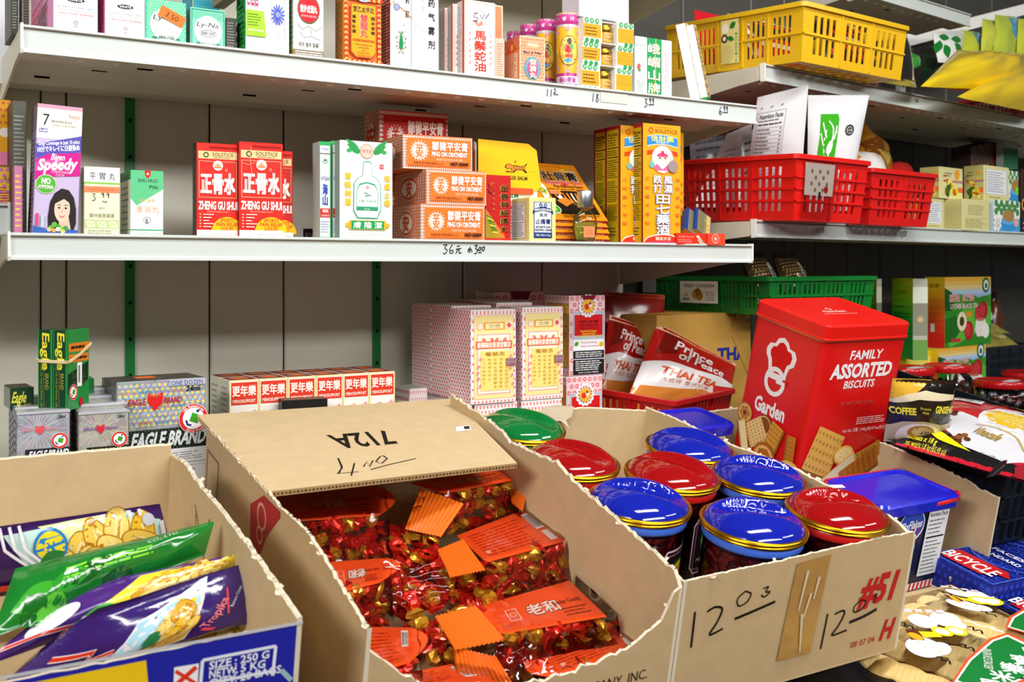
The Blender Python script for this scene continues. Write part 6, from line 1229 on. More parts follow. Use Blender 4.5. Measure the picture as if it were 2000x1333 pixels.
seal(pk[0], ((880, 1130), (950, 1115), (905, 1055), (855, 1075)), .10, lift=(-.005, -.005, .01, .01)); 
pk = packet((985, 1240), (1185, 1206), (1112, 1136), (950, 1182), .07, 'clear packet of sweets, front right one with characters on a red card', 6, dict(t='name', round='l'), hgt=.055, nx=8)
seal(pk[0], ((890, 1272), (990, 1252), (930, 1185), (850, 1205)), .072, lift=(-.005, -.005, .012, .012)); wrinkle(pk[0], ((960, 1290), (1060, 1270), (1010, 1215), (930, 1240)), .06, (-.01, -.01, .012, .012), 9)
pk = packet((1090, 1325), (1250, 1262), (1212, 1210), (1048, 1262), .045, 'clear packet of sweets, nearest the front right torn corner', 7, dict(t='bar2', round='l'), hgt=.04, nx=6)
wrinkle(pk[0], ((985, 1335), (1090, 1310), (1045, 1225), (975, 1255)), .05, (-.01, 0, .02, .01), 12)
pk = packet((735, 1372), (980, 1340), (900, 1296), (722, 1330), .052, 'clear packet of sweets, nearest the front rim on the left, cut by the frame', 8, dict(t='fine'), hgt=.045, nx=7)
for (x0, y0, x1, y1, z, n, lab) in ((735, 1025, 855, 1090, .085, 16, 'back left one under the brown flap'), (690, 1160, 850, 1200, .065, 16, 'middle left one'), (755, 1095, 880, 1170, .07, 18, 'middle left one'), (790, 1215, 890, 1290, .045, 16, 'front left one'), (880, 1110, 1000, 1200, .055, 18, 'middle right one'), (980, 1235, 1090, 1320, .03, 20, 'nearest the front right torn corner')):
    for i in range(n):
        p = C2.at(random.uniform(x0, x1), random.uniform(y0, y1), z + random.uniform(-.012, .012))
        put_candy(C2.X @ Mx.Translation(p) @ Mx.Rotation(random.uniform(0, 6.28), 4, 'Z') @ Mx.Rotation(random.uniform(-.8, .8), 4, 'X') @ Mx.Rotation(random.uniform(-.6, .6), 4, 'Y') @ Mx.Scale(.85, 4), 'loose wrapped sweet in the clear packet, %s' % lab)
# --- carton 3: round jars with coloured lids
W3 = C3.W; D3 = .525
c3 = empty('open_carton', C3.X, 'open brown carton of lidded jars, 12.00 penned twice on its front', 'carton', 'open brown cartons')
g = G(); floorplate(g, W3, D3)
torn_wall(g, 'x', W3, 0, D3, profx(C3, W3, 0, D3, ((1788, 1045), (1745, 1012), (1700, 985), (1640, 958), (1560, 918), (1500, 893), (1430, 868), (1370, 840), (1310, 812), (1275, 800))), TW, 31, .0022, inner=-1)
torn_wall(g, 'x', 0, 0, D3, [(0, .148), (.3, .145), (1, .148)], TW, 32, .002, inner=1)
torn_wall(g, 'y', D3, TW, W3 - TW, profy(C3, D3, 0, W3, ((1272, 800), (1150, 795), (1060, 800), (985, 806), (900, 812))), TW, 33, .0012, inner=-1, fringe=False)
torn_wall(g, 'y', 0, TW, W3 - TW, profy(C3, 0, 0, W3, ((1338, 1137), (1420, 1118), (1520, 1098), (1640, 1070), (1720, 1052), (1788, 1040))), TW, 34, .002, inner=1)
g.build('body', c3)
g = G(); P = Pr(g, lambda x, y, l: V((x * W3, -l - .0006, .15 * (1 - y))), W3, .15)
def f3(px, py): q = C3.ony(px, py, 0); return q.x / W3, 1 - q.z / .15
def pen3(pts, t=.008, c='17120e'): P.st([f3(*p) for p in pts], t, c, True)
pen3(((1357, 1195), (1349, 1265)), .007); pen3(((1381, 1195), (1396, 1186), (1410, 1190), (1400, 1215), (1385, 1240), (1411, 1228)), .007)
pen3(((1455, 1155), (1440, 1170), (1442, 1184), (1458, 1176), (1466, 1160), (1455, 1155)), .005); pen3(((1490, 1150), (1500, 1146), (1495, 1156), (1503, 1156), (1492, 1166), (1486, 1162)), .005); pen3(((1434, 1209), (1470, 1194), (1513, 1175)), .009)
g.build('pen_price', c3); g = G(); P = Pr(g, lambda x, y, l: V((x * W3, -l - .0006, .15 * (1 - y))), W3, .15)
pen3(((1616, 1199), (1602, 1268)), .007); pen3(((1630, 1200), (1645, 1193), (1648, 1200), (1635, 1225), (1624, 1241), (1653, 1231)), .007); pen3(((1682, 1172), (1668, 1185), (1668, 1196), (1682, 1190), (1690, 1175), (1682, 1172)), .005); pen3(((1704, 1168), (1712, 1160), (1706, 1176)), .005); pen3(((1658, 1216), (1686, 1204), (1711, 1190)), .011)
g.build('pen_price', c3); g = G(); P = Pr(g, lambda x, y, l: V((x * W3, -l - .0006, .15 * (1 - y))), W3, .15)
x, y = f3(1716, 1148); P.t('#51', x, y, .24, 'c01c1c', w=.17, b=2, sh=.22)
g.build('red_number', c3); g = G(); P = Pr(g, lambda x, y, l: V((x * W3, -l - .0006, .15 * (1 - y))), W3, .15)
x, y = f3(1733, 1228); P.t('H', x, y, .17, 'b82020', w=.055, b=2, sh=.25); P.t('08 07 04', *f3(1684, 1254), .055, 'b82828', w=.115)
g.build('red_stamp', c3)
g = G(); pts = [(1556, 1100), (1622, 1082), (1580, 1275), (1515, 1292)]; q = [C3.ony(px, py, 0) for px, py in pts]; q = [V((p.x, -.0012, min(p.z, .1462))) for p in q]
nx, ny = 10, 18; vs = [bil(q[3], q[2], q[1], q[0], i / nx, j / ny) + V((0, -abs(noise.noise(V((i * .9, j * .7, 2)))) * .0012, 0)) for j in range(ny + 1) for i in range(nx + 1)]
g.add(vs, [(j * (nx + 1) + i, j * (nx + 1) + i + 1, (j + 1) * (nx + 1) + i + 1, (j + 1) * (nx + 1) + i) for j in range(ny) for i in range(nx)], mat('b98a4c', 'g'), True)
for s_ in ((.35, .1, .3, .5), (.6, .35, .5, .6), (.45, .55, .62, .95), (.75, .2, .7, .42)):
    a_, b_ = bil(q[3], q[2], q[1], q[0], s_[0], 1 - s_[1]), bil(q[3], q[2], q[1], q[0], s_[2], 1 - s_[3]); w_ = V((.0022, 0, 0)); y_ = V((0, -.0016, 0))
    g.quad(a_ - w_ + y_, b_ - w_ * .3 + y_, b_ + w_ * .8 + y_, a_ + w_ + y_, mat('d8c4a0', 'd'))
g.build('packing_tape', c3)
g = G(); yb = D3 - TW; q = [C3.ony(px, py, yb) for px, py in ((1048, 803), (1060, 795), (1085, 790), (1118, 793), (1112, 812), (1100, 818), (1104, 832), (1090, 820), (1072, 818), (1062, 822), (1050, 812))]
g.prism([V((p.x, yb - .004 - .006 * max(0, .15 - p.z) / .02, p.z)) for p in q], (0, -.0006, 0), mat('d8c8aa', 'd')); g.build('torn_paper_flap', c3)
def seeds_mesh():
    g = G(); rn = random.Random(4); m = [mat(c, 'g') for c in ('5a0d14', '7a141c', '420a10', '8a2028')]
    for j in range(-2, 13):
        for i in range(36):
            a = (i + .5 * (j % 2)) * 2 * math.pi / 36 + rn.uniform(-.05, .05); z = .008 + j * .0085 + rn.uniform(-.002, .002); r = .0505 + rn.uniform(-.001, .0012)
            X = Mx.Translation((r * math.cos(a), r * math.sin(a), z)) @ Mx.Rotation(a, 4, 'Z') @ Mx.Rotation(rn.uniform(-1.2, 1.2), 4, 'X')
            vs = [X @ V((.0022 * x, .0062 * y, .0042 * z_)) for x, y, z_ in ((1, 0, 0), (0, -1, 0), (0, -.3, .9), (0, .7, .6), (0, 1, 0), (0, .7, -.6), (0, -.3, -.9))]
            g.add(vs, [(0, k, k % 6 + 1) for k in range(1, 7)], rn.choice(m), True)
    g.lathe([(0, -.0205), (.0485, -.0205), (.0485, .119), (0, .119)], m[2], 28)
    return g
LID = dict(red=('d80f14', 'e0261e', 'b00c10'), blue=('1c2fe0', '4a7af0', '1426b8'), green=('12a04a', '2aba62', '0c7a38'))
def jar_parts(e, colr, rot, sticker_=False):
    main, ringc, dark = LID[colr]; R = .0597
    g = G(); g.lathe([(0, -.0215), (.052, -.0215), (.0555, -.018), (.0555, .118), (.053, .125)], mat('e8e4e4', 'c'), 40); g.build('clear_body', e)
    g = G(); P = Pr(g, lambda x, y, l: V(((.0562 + l) * math.cos(-1.0 + (x - .5) * 1.25), (.0562 + l) * math.sin(-1.0 + (x - .5) * 1.25), .1 - .075 * y)), .07, .075, 'i', .006)
    P.p([(.1, 0), (.9, 0), (1, .12), (1, .88), (.9, 1), (.1, 1), (0, .88), (0, .12)], 'f0c8d8'); P.p([(.12, .03), (.88, .03), (.97, .14), (.97, .86), (.88, .97), (.12, .97), (.03, .86), (.03, .14)], '241018'); P.fr(.07, .08, .93, .92, .015, 'c88aa8'); P.e(.5, .42, .3, '1f7a2a', .22); P.e(.5, .42, .26, 'f0d82a', .18); P.t('瓜子', .5, .42, .2, 'c81a1a', b=1); P.t('MELON SEEDS', .5, .75, .07, 'e8d8c0', w=.7); g.build('label', e)
    g = G(); g.lathe([(.053, .121), (.0585, .1215), (.0592, .124), (.0592, .131), (.057, .133)], mat(ringc, 'g'), 44); g.build('neck_ring', e)
    g = G()
    for z, r in ((.1345, R), (.1385, R + .0008)): g.lathe([(r + .0027 * math.cos(t), z + .0027 * math.sin(t)) for t in [k * math.pi / 4 for k in range(9)]], mat('d9a21c', 'm'), 48)
    g.build('gold_rim', e)
    g = G(); vs = []; nr, na = 22, 64; cr, sr = math.cos(rot), math.sin(rot); hgt = .023
    for j in range(nr + 1):
        rr = j / nr
        for i in range(na):
            a = 2 * math.pi * i / na; x, y = rr * math.cos(a), rr * math.sin(a); u, v = x * cr + y * sr, -x * sr + y * cr
            z = hgt * (1 - rr ** 2.3) ** .62 if rr < 1 else 0
            half = .30 - .16 * v * v                      # a sunk grip channel between two lobes
            if abs(u) < half + .035:
                k = min(1, max(0, (half + .035 - abs(u)) / .035)); z2 = min(z, hgt * .5 * (1 - .25 * rr * rr)); z = z * (1 - k) + z2 * k
            vs.append((x * R * .985, y * R * .985, .1385 + z))
    fs = [(j * na + i, j * na + (i + 1) % na, (j + 1) * na + (i + 1) % na, (j + 1) * na + i)[::-1] for j in range(nr) for i in range(na)]
    g.add(vs, fs, mat(main, 't'), True); lid = g.build('domed_lid', e)
    if sticker_:
        g = G(); g.prism([V((x, y, .1595)) for x, y in ((.012, .022), (.03, .018), (.033, .026), (.015, .031))], (0, 0, .0005), mat('ece8e6', 'i')); g.build('white_sticker', e)
seed0 = None
JARS = [((1140, 912), 'red', .5, 'red-lidded jar at the back beside the torn carton wall', 0), ((1303, 947), 'red', .5, 'red-lidded jar in the middle of the carton', 0), ((1358, 887), 'blue', .6, 'blue-lidded jar at the back right of the carton', 0),
        ((1480, 950), 'blue', .75, 'blue-lidded jar in the middle by the right carton wall', 0), ((1243, 1008), 'blue', .8, 'blue-lidded jar half hidden behind the torn left wall', 0), ((1483, 1050), 'blue', 1.0, 'blue-lidded jar in front, whole gold rim in view', 0),
        ((1648, 1040), 'red', 1.1, 'red-lidded jar at the front right with a white sticker', 1), ((1020, 852), 'green', .6, 'green-lidded jar deep at the back left of the carton', 0)]
JPOS = {(1140, 912): (.0655, .305), (1243, 1008): (.0655, .163), (1303, 947): (.170, .228), (1358, 887): (.265, .305), (1480, 950): (.282, .185), (1483, 1050): (.162, .070), (1648, 1040): (.294, .062), (1020, 852): (.07, .44)}
for px, colr, rot, lab, st in JARS:
    x, y = JPOS[px]
    X = C3.X @ Mx.Translation((x, y, .0222)); e = empty('seed_jar', X, lab, 'jar', 'round jars with domed lids'); jar_parts(e, colr, rot, st)
    if seed0 is None: so = seed0 = seeds_mesh().build('melon_seeds')
    else: so = seed0.copy(); COL.objects.link(so)
    so.matrix_basis = X; tag(so, 'dark red seeds inside the ' + lab, 'seeds', 'seeds filling the jars', 'stuff')
# --- carton 4 with blue biscuit tubs, the biscuit tin on top
X0 = -.168; W4 = .192; D4 = .46; Y0 = -.02
c4 = empty('open_carton', C4.X, 'open brown carton with a torn-off front, holding blue-lidded tubs', 'carton', 'open brown cartons')
g = G(); g.box((X0, Y0, -.003), (W4, D4, 0), mat(KI, 'k'))
torn_wall(g, 'x', W4, Y0, D4, profx(C4, W4, Y0, D4, ((1920, 957), (1890, 938), (1840, 915), (1790, 893), (1740, 870), (1690, 850))), TW, 41, .003, inner=-1)
torn_wall(g, 'x', X0, Y0, D4, [(0, .11), (1, .12)], TW, 42, .002, inner=1)
torn_wall(g, 'y', D4, X0 + TW, W4 - TW, [(0, .13), (1, .14)], TW, 43, .001, inner=-1)
torn_wall(g, 'y', Y0, X0 + TW, W4 - TW, [(0, .01), (1, .004)], TW, 44, .003, inner=1)
g.build('body', c4)
g = G(); g.prism([C4.ony(px, py, Y0 - .002) for px, py in ((1853, 1128), (1864, 1124), (1867, 1150), (1876, 1165), (1870, 1172), (1860, 1165))], (0, -.002, 0), mat(KT, 'd')); g.build('torn_shred', c4)
def rrect(w, d, r, n=6, x0=0, y0=0):
    out = []
    for cx, cy, a0 in ((w - r, r, -90), (w - r, d - r, 0), (r, d - r, 90), (r, r, 180)):
        for k in range(n + 1): a = math.radians(a0 + 90 * k / n); out.append((x0 + cx + r * math.cos(a), y0 + cy + r * math.sin(a)))
    return out
def loft(g, rings, m, smooth=True, cap=True, capm=None):
    n = len(rings[0])
    for a, b in zip(rings[:-1], rings[1:]): g.add(list(a) + list(b), [(k, (k + 1) % n, n + (k + 1) % n, n + k) for k in range(n)], m, smooth)
    if cap: g.add(rings[-1], [tuple(range(n))], capm or m)
def tub(x, y, w, d, h, lab, z0=.001, full=True):
    X = C4.X @ Mx.Translation((x, y, z0)); e = empty('biscuit_tub', X, lab, 'tub', 'blue lidded biscuit tubs')
    R = lambda o, z, r=.014: [V((px, py, z)) for px, py in rrect(w - 2 * o, d - 2 * o, r, 6, o, o)]
    g = G(); loft(g, [R(.012, 0), R(.007, h - .018)], mat('1a2242', 'l')); g.add(R(.012, 0), [tuple(range(28))[::-1]], mat('1a2242', 'l'))
    P = Pr(g, lambda u, v, l: V((.012 + .014 * .3 + u * (w - .033), .0119 - .005 * (1 - v) - l - .0006, (1 - v) * (h - .018))), w - .033, h - .018)
    P.r(0, .9, 1, .985, 'f2f0f2')
    for k in range(16): P.p([(k / 16 + .012, .985), (k / 16 + .04, .985), (k / 16 + .05, .9), (k / 16 + .022, .9)], 'd8202a')
    P.e(.42, .17, .2, 'e8e8f0', .2); P.e(.42, .16, .185, '2a4ab8', .18)
    for k in range(6): P.p([(.26 + k * .055, .2), (.285 + k * .055, .2), (.285 + k * .05, .3 + .04 * math.sin(k)), (.265 + k * .05, .3)], 'd8202a' if k % 2 else 'f2f0f2')
    P.t('SkyFlakes', .42, .15, .1, 'f6f6fa', w=.32, b=1, sh=.2, rot=-.06); P.ln(.12, .4, .56, .85, 7, 'b8c0d8', t=.3); P.r(.66, .03, .98, .82, 'eceef0'); P.t('Nutrition Facts', .82, .07, .05, '1c1c1c', w=.28, b=1); P.ln(.69, .12, .95, .32, 4, '4a4a4a', t=.25); P.r(.68, .34, .96, .36, '1c1c1c'); P.ln(.69, .38, .95, .8, 9, '5a5a5a', t=.25)
    P.r(.02, .05, .12, .12, 'c8202a'); g.build('labelled_body', e)
    g = G(); loft(g, [R(.004, h - .02), R(.001, h - .019), R(.0, h - .004), R(.003, h), R(.008, h), R(.011, h - .003)], mat('1a22c8', 'g'), True); g.build('lid', e)
    if full:
        g = G(); pts = [V((px, py, h - .003)) for px, py in rrect(w + .002, d + .002, .015, 6, -.001, -.001)]
        g.tube(pts[6:20], .0022, mat('e01c1c', 'l'), 8); g.tube([pts[3] + V((-.055, 0, -.006)), pts[3] + V((-.03, -.001, -.005)), pts[3] + V((-.004, 0, -.004)), pts[5], pts[6]], .0042, mat('e01c1c', 'l'), 8); g.build('red_handle', e)
tub(-.052, -.004, .177, .113, .148, 'blue-lidded biscuit tub in front with a red handle and dark label')
tub(-.058, .118, .18, .113, .10, 'blue-lidded biscuit tub under the red tin', full=False)
q = C4.at(1372, 832, .148); tub(max(q.x - .1, X0 + .006), q.y - .01, .17, .1, .148, 'blue biscuit tub lid showing left of the red tin', full=False)
# red biscuit tin
tt = math.radians(14); Yt = 1.125; Pc = at(1612, 668, Yt); wt = (at(1774, 660, Yt) - Pc).x
Xz = Mx(((1, 0, 0, 0), (0, math.cos(tt), -math.sin(tt), 0), (0, math.sin(tt), math.cos(tt), 0), (0, 0, 0, 1)))
ud = V((0, math.cos(tt), math.sin(tt))); q = hit(1476, 605, Pc, (1, 0, 0)); dt = (q - Pc).dot(ud); HT = .248; uz = V((0, -math.sin(tt), math.cos(tt)))
Ot = Pc - uz * HT; Xt = Mx.Translation(Ot) @ Xz
e = empty('biscuit_tin', Xt, 'large red biscuit tin tilted on the tubs, printed with biscuits and a cook hat emblem', 'tin')
g = G(); RT = .012; Rr = lambda o, z: [V((px, py, z)) for px, py in rrect(wt - 2 * o, dt - 2 * o, RT, 6, o, o)]
red = mat('e01410', 'l'); loft(g, [Rr(.001, 0), Rr(0, .002), Rr(0, HT + .004)], red); g.add(Rr(.001, 0), [tuple(range(28))[::-1]], red)
PF = Pr(g, lambda x, y, l: V((RT * .3 + x * (wt - RT * .6), -l - .0006, (1 - y) * HT)), wt, HT); PL_ = Pr(g, lambda x, y, l: V((-l - .0006, dt - RT * .3 - x * (dt - RT * .6), (1 - y) * HT)), dt, HT)
P = PF; P.t('FAMILY', .52, .1, .062, 'f6f0ee', w=.4, b=1, sh=.1); P.t('ASSORTED', .5, .205, .095, 'f6f0ee', w=.76, b=2, sh=.1); P.t('BISCUITS', .5, .3, .052, 'f6f0ee', w=.38, b=1, sh=.1); P.t('02 OCT 2025 212A1', .52, .43, .024, 'b8605a', w=.4); P.ln(.56, .535, .93, .59, 4, 'f4d8d4', t=.4, rag=.15); P.t('Net Wt. 淨重 : 1340g(克)/47.3oz(安士)', .68, .625, .026, 'f4e4e0', w=.54)
P = PL_
hat = [(.34, .43), (.32, .34), (.3, .29), (.26, .25), (.25, .2), (.29, .15), (.36, .14), (.4, .09), (.48, .07), (.55, .1), (.58, .14), (.66, .15), (.7, .2), (.68, .27), (.62, .3), (.6, .35), (.585, .43)]
hin = [((x - .475) * .72 + .475, (y - .26) * .74 + .25) for x, y in hat]
sy = lambda pts: [(x, y * .82 + .02) for x, y in pts]
P.p(sy(hat), 'f4f0ee'); P.p(sy(hin), 'd8140f')
P.ring(.45, .385, .155, .05, 'f4f0ee', .1, 32); P.r(.56, .35, .64, .39, 'd8140f'); P.r(.47, .365, .6, .39, 'f4f0ee')
P.t('Garden', .45, .57, .1, 'f6f0ee', w=.46, b=2)
def bis(P, kind, x, y, r, a=0, c='d89a4a'):
    q = P.w / P.h; ca, sa = math.cos(a), math.sin(a); T = lambda u, v: (x + (u * ca - v * sa) * r, y + (u * sa + v * ca) * r * q)
    if kind == 'ring': P.e(x, y, r * 1.04, '7a4210'); P.e(x, y, r, c); P.ring(x, y, r * .85, r * .2, 'e8b86a', n=14); P.e(x, y, r * .25, '7a4210'); [P.e(x + r * .6 * math.cos(k), y + r * .6 * math.sin(k) * q, r * .12, 'a8682a', n=7) for k in range(7)]
    elif kind == 'round': P.e(x, y, r * 1.04, '9a5a18'); P.e(x, y, r, c); P.ring(x, y, r * .9, r * .1, 'f0c87a'); [P.e(x + r * .5 * math.cos(k * 1.05), y + r * .5 * math.sin(k * 1.05) * q, r * .06, '9a6020', n=6) for k in range(6)]
    elif kind == 'oval': P.e(x, y + r * .12 * q, r, 'b87820', r * .72 * q); P.e(x, y, r, 'f0bc58', r * .68 * q); P.e(x, y, r * .82, 'f8d68a', r * .52 * q); [P.e(x + r * .4 * math.cos(k * 1.26), y + r * .25 * math.sin(k * 1.26) * q, r * .05, 'b8802a', n=6) for k in range(5)]
    else:
        w = {'wafer': 1.5, 'sq': 1.0, 'slab': 1.35, 'rib': 1.4}[kind]; h = {'wafer': .5, 'sq': 1.05, 'slab': .6, 'rib': .52}[kind]
        P.p([T(-w, -h + .2), T(w, -h + .2), T(w, h + .2), T(-w, h + .2)], '9a5c20'); P.p([T(-w, -h), T(w, -h), T(w, h), T(-w, h)], c)
        if kind == 'wafer': P.p([T(-w * .92, -h * .8), T(w * .92, -h * .8), T(w * .92, h * .7), T(-w * .92, h * .7)], 'f4dca8')
        else:
            for i in range(-3, 4):
                for j in range(-2, 3): P.p([T(i * w / 3.6 - .06, j * h / 2.6 - .06), T(i * w / 3.6 + .06, j * h / 2.6 - .06), T(i * w / 3.6 + .06, j * h / 2.6 + .06), T(i * w / 3.6 - .06, j * h / 2.6 + .06)], 'a8702a' if kind != 'sq' else 'c08a3a')
for k, x, y, r, a, c in (('ring', .1, .71, .1, 0, 'c8843a'), ('round', .42, .73, .1, 0, '8a4a14'), ('sq', .32, .8, .12, .9, 'ecc888'), ('slab', .58, .8, .13, -1.3, 'dc9c38'), ('wafer', .17, .86, .1, 1.15, 'ecc47a'), ('ring', .52, .94, .15, 0, 'b8681e'), ('rib', .88, .8, .1, 1.5, 'd07e22'), ('oval', .93, .925, .14, -.2, 0)): bis(PL_, k, x, y - .03, r * 1.12, a, c)
for k, x, y, r, a, c in (('sq', .22, .76, .15, .35, 'e8b050'), ('oval', .47, .79, .1, 1.3, 0), ('slab', .76, .82, .11, -.35, 'e0a03c'), ('wafer', .42, .92, .13, -.55, 'e8c07a'), ('wafer', .86, .92, .12, -.6, 'eab868'), ('rib', .68, .89, .14, -.45, 'cc741c')): bis(PF, k, x, y, r * 1.2, a, c)
g.build('printed_body', e)
g = G(); LH = .026; Rl = lambda o, z: [V((px, py, z)) for px, py in rrect(wt - 2 * o, dt - 2 * o, RT + .002, 6, o, o)]
loft(g, [Rl(-.0004, HT - .0005), Rl(-.003, HT + .0005), Rl(-.003, HT + .003), Rl(-.002, HT + .004), Rl(-.002, HT + LH - .003), Rl(.001, HT + LH), Rl(.004, HT + LH), Rl(.006, HT + LH - .0015)], mat('e4180e', 'l'))
Pt = Pr(g, lambda x, y, l: V((x * wt, (1 - y) * dt, HT + LH - .0013 + l)), wt, dt); Pt.t('Garden', .5, .5, .07, 'f0c8c0', w=.26, b=1); Pt.ring(.5, .42, .03, .01, 'f0c8c0'); Pt.ln(.3, .57, .7, .62, 1, 'e0a098', rag=0)
loft(g, [Rl(-.0035, HT - .001), Rl(-.0035, HT + .0006)], mat('c9a46a', 'm'), True, False); g.build('lid', e)
# ------------------------------------------------------------------ turned unit on the right
def basket(name, label, X, w, d, h, col, taper=.012, rows=2, cols=6, group=None, slot=(.5, .8), kind='l', tags=None, ribs=3, skip=None, left_cols=None):
    """open plastic basket, origin at the front-left-bottom corner of its rim footprint"""
    e = empty(name, X, label, 'basket', group); m = mat(col, kind); t = taper; B = [V((t, t, 0)), V((w - t, t, 0)), V((w - t, d - t, 0)), V((t, d - t, 0))]; T = [V((0, 0, h)), V((w, 0, h)), V((w, d, h)), V((0, d, h))]
    for nm, i, j, nc in (('front_panel', 0, 1, cols), ('right_panel', 1, 2, left_cols or cols), ('back_panel', 2, 3, cols), ('left_panel', 3, 0, left_cols or cols)):
        g = G(); holes = []
        for r in range(rows):
            for c in range(nc):
                if skip and skip(nm, r, c): continue
                gap = (1 / nc); per = 4
                u0 = .05 + .9 * c * gap; pw = .9 * gap
                for k in range(per):
                    a_ = u0 + pw * (.12 + .76 * (k + .5 - slot[0] / 2) / per); holes.append((a_, .1 + .74 * (r + .5 - slot[1] / 2) / rows, a_ + pw * .76 * slot[0] / per, .1 + .74 * (r + .5 + slot[1] / 2) / rows))
        slotpanel(g, (B[i], B[j], T[j], T[i]), .0022, holes, m)
        n = (B[j] - B[i]).cross(T[i] - B[i]).normalized()
        for c in range(1, nc):
            u = .05 + .9 * c / nc; p0, p1 = bil(B[i], B[j], T[j], T[i], u, 0), bil(B[i], B[j], T[j], T[i], u, 1); ex = (B[j] - B[i]).normalized() * .0016
            g.add([p0 - ex, p0 + ex, p1 + ex, p1 - ex] + [p + n * .003 for p in (p0 - ex, p0 + ex, p1 + ex, p1 - ex)], [(4, 5, 6, 7), (0, 4, 7, 3), (1, 2, 6, 5), (3, 7, 6, 2)], m)
        for r in range(1, rows):
            v = .1 + .74 * r / rows; p0, p1 = bil(B[i], B[j], T[j], T[i], 0, v), bil(B[i], B[j], T[j], T[i], 1, v); ez = V((0, 0, .0016))
            g.add([p0 - ez, p1 - ez, p1 + ez, p0 + ez] + [p + n * .003 for p in (p0 - ez, p1 - ez, p1 + ez, p0 + ez)], [(4, 5, 6, 7), (0, 1, 5, 4), (3, 7, 6, 2)], m)
        g.build(nm, e)
    g = G(); slotpanel(g, (B[0], B[1], B[2], B[3]), .0022, [(.06 + .1 * i, .06 + .15 * j, .12 + .1 * i, .17 + .15 * j) for i in range(9) for j in range(6)], m); g.build('grid_bottom', e)
    g = G(); r = .011
    R = lambda o, z: [V((px, py, z)) for px, py in rrect(w + 2 * o, d + 2 * o, r, 5, -o, -o)]
    loft(g, [R(0, h - .009), R(.006, h - .009), R(.006, h - .001), R(.005, h), R(-.002, h), R(-.002, h - .009)], m, True, False); g.build('rim', e)
    return e
def rx(px, yp, Z, py=HY):                              # point on the unit's plane yp at column px, height Z
    p = atr(px, HY, yp); return V((p.x, p.y, Z))
AR = Mx.Rotation(A8, 4, 'Z')
def tilt(p, deg=0, yaw=0): return Mx.Translation(p) @ AR @ Mx.Rotation(math.radians(yaw), 4, 'Z') @ Mx.Rotation(math.radians(deg), 4, 'X')
ZU = ZRU - .003; ZR = ZRM - .003; ZQ = ZC - .34
# deck of the turned unit
g = G(); g.box((.02, .08, -.03), (1.5, .405, 0), mat('b9b6aa', 'w')); tag(g.build('base_shelf', None, Mx.Translation((R0.x, R0.y, ZQ - .0005)) @ AR), 'grey lowest shelf deck under the tea boxes and jars', 'shelf')
# yellow basket on the upper shelf
def corner(px, py, yp): return atr(px, py, yp)
p = corner(1566, 115, -.075); X = tilt(V((p.x, p.y, p.z)), 7, -2)
fw_ = S_ * p.x + C_ * p.y
yw = (atr(1757, 100, -.075) - p).dot(RX); yh = 113 / F * fw_
X = tilt(V((p.x, p.y, ZU + .0012 - 0)), 3, -2); p2 = X.translation
yb = basket('yellow_basket', 'yellow slotted plastic basket overhanging the upper shelf', X, yw, .36, yh, 'eab818', .006, 2, 3, None, (.56, .8), left_cols=5)
g = G(); P = Pr(g, lambda x, y, l: V((-.004 - l + .006 * y, .36 * (1 - (.44 + .13 * x)), yh * (.9 - .8 * y))), .05, yh * .8); P.r(0, 0, 1, 1, 'e8d88a'); P.tv('MACADAMIA', .85, .3, .98, .06, '2a9a3a'); P.e(.25, .2, .2, 'f4ead0'); P.e(.2, .42, .18, '5a3a1a'); P.e(.2, .42, .09, 'f4ead0'); leaf(P, .5, .2, .4, .25, -.6, '1f7a2a'); leaf(P, .35, .4, .4, .2, .3, '1f7a2a'); [P.ring(.3, .78, .1 + .09 * k, .02, 'd8b860') for k in range(4)]; g.build('pasted_label', yb)
YBi = X
def inb(X, q): return [X @ V(p) for p in q]
for k, (x0, x1, y0, z0, z1, th, c, lab, art) in enumerate((
    (.012, .17, .28, .01, yh + .03, .03, 'd81828', 'crimson snack bag standing at the far side of the yellow basket', lambda P: (P.t('SUPER', .5, .3, .2, 'f8e8e8', w=.5), P.ln(.2, .4, .8, .6, 3, 'f0b0b0'))),
    (.03, .19, .215, .01, yh + .018, .03, 'b8a890', 'silver and brown snack bag in the middle of the yellow basket', lambda P: (P.dots(0, 0, 1, 1, 8, 8, .04, 'e8e4e0', shape=5), P.dots(.1, 0, 1, 1, 7, 7, .035, '8a3a20', shape=5))),
    (.012, .12, .13, .008, yh - .01, .03, 'c81a1c', 'red packet low in the yellow basket near its left end', lambda P: (P.r(0, .0, 1, .4, '1c1c20'), P.r(.1, .5, .9, .6, 'e8d8d0'))),
    (.10, .195, .07, .008, yh + .004, .03, '2a2422', 'black packet in the right part of the yellow basket', lambda P: (P.dots(0, 0, 1, 1, 6, 7, .05, 'c82a1a', shape=5), P.r(.2, .3, .8, .4, 'd8c8a8'))))):
    w_ = x1 - x0; b = Bag(inb(X, [(x0 * yw / .2, y0, z0), (x1 * yw / .2, y0 + .01, z0), (x1 * yw / .2, y0 + .03, z1), (x0 * yw / .2, y0 + .02, z1)]), th, c, 'g', (.03, .08), .004, 20 + k, 14, 12); art(b.P); b.put('snack_bag', lab, 'bag', 'snack bags in the yellow basket')
b = Bag(inb(X, [(yw * .55, .05, yh - .006), (yw * .98, .10, yh - .008), (yw * .96, .16, yh + .045), (yw * .6, .16, yh + .03)]), .035, 'e0b840', 'g', (.04, .06), .005, 31, 14, 12); P = b.P
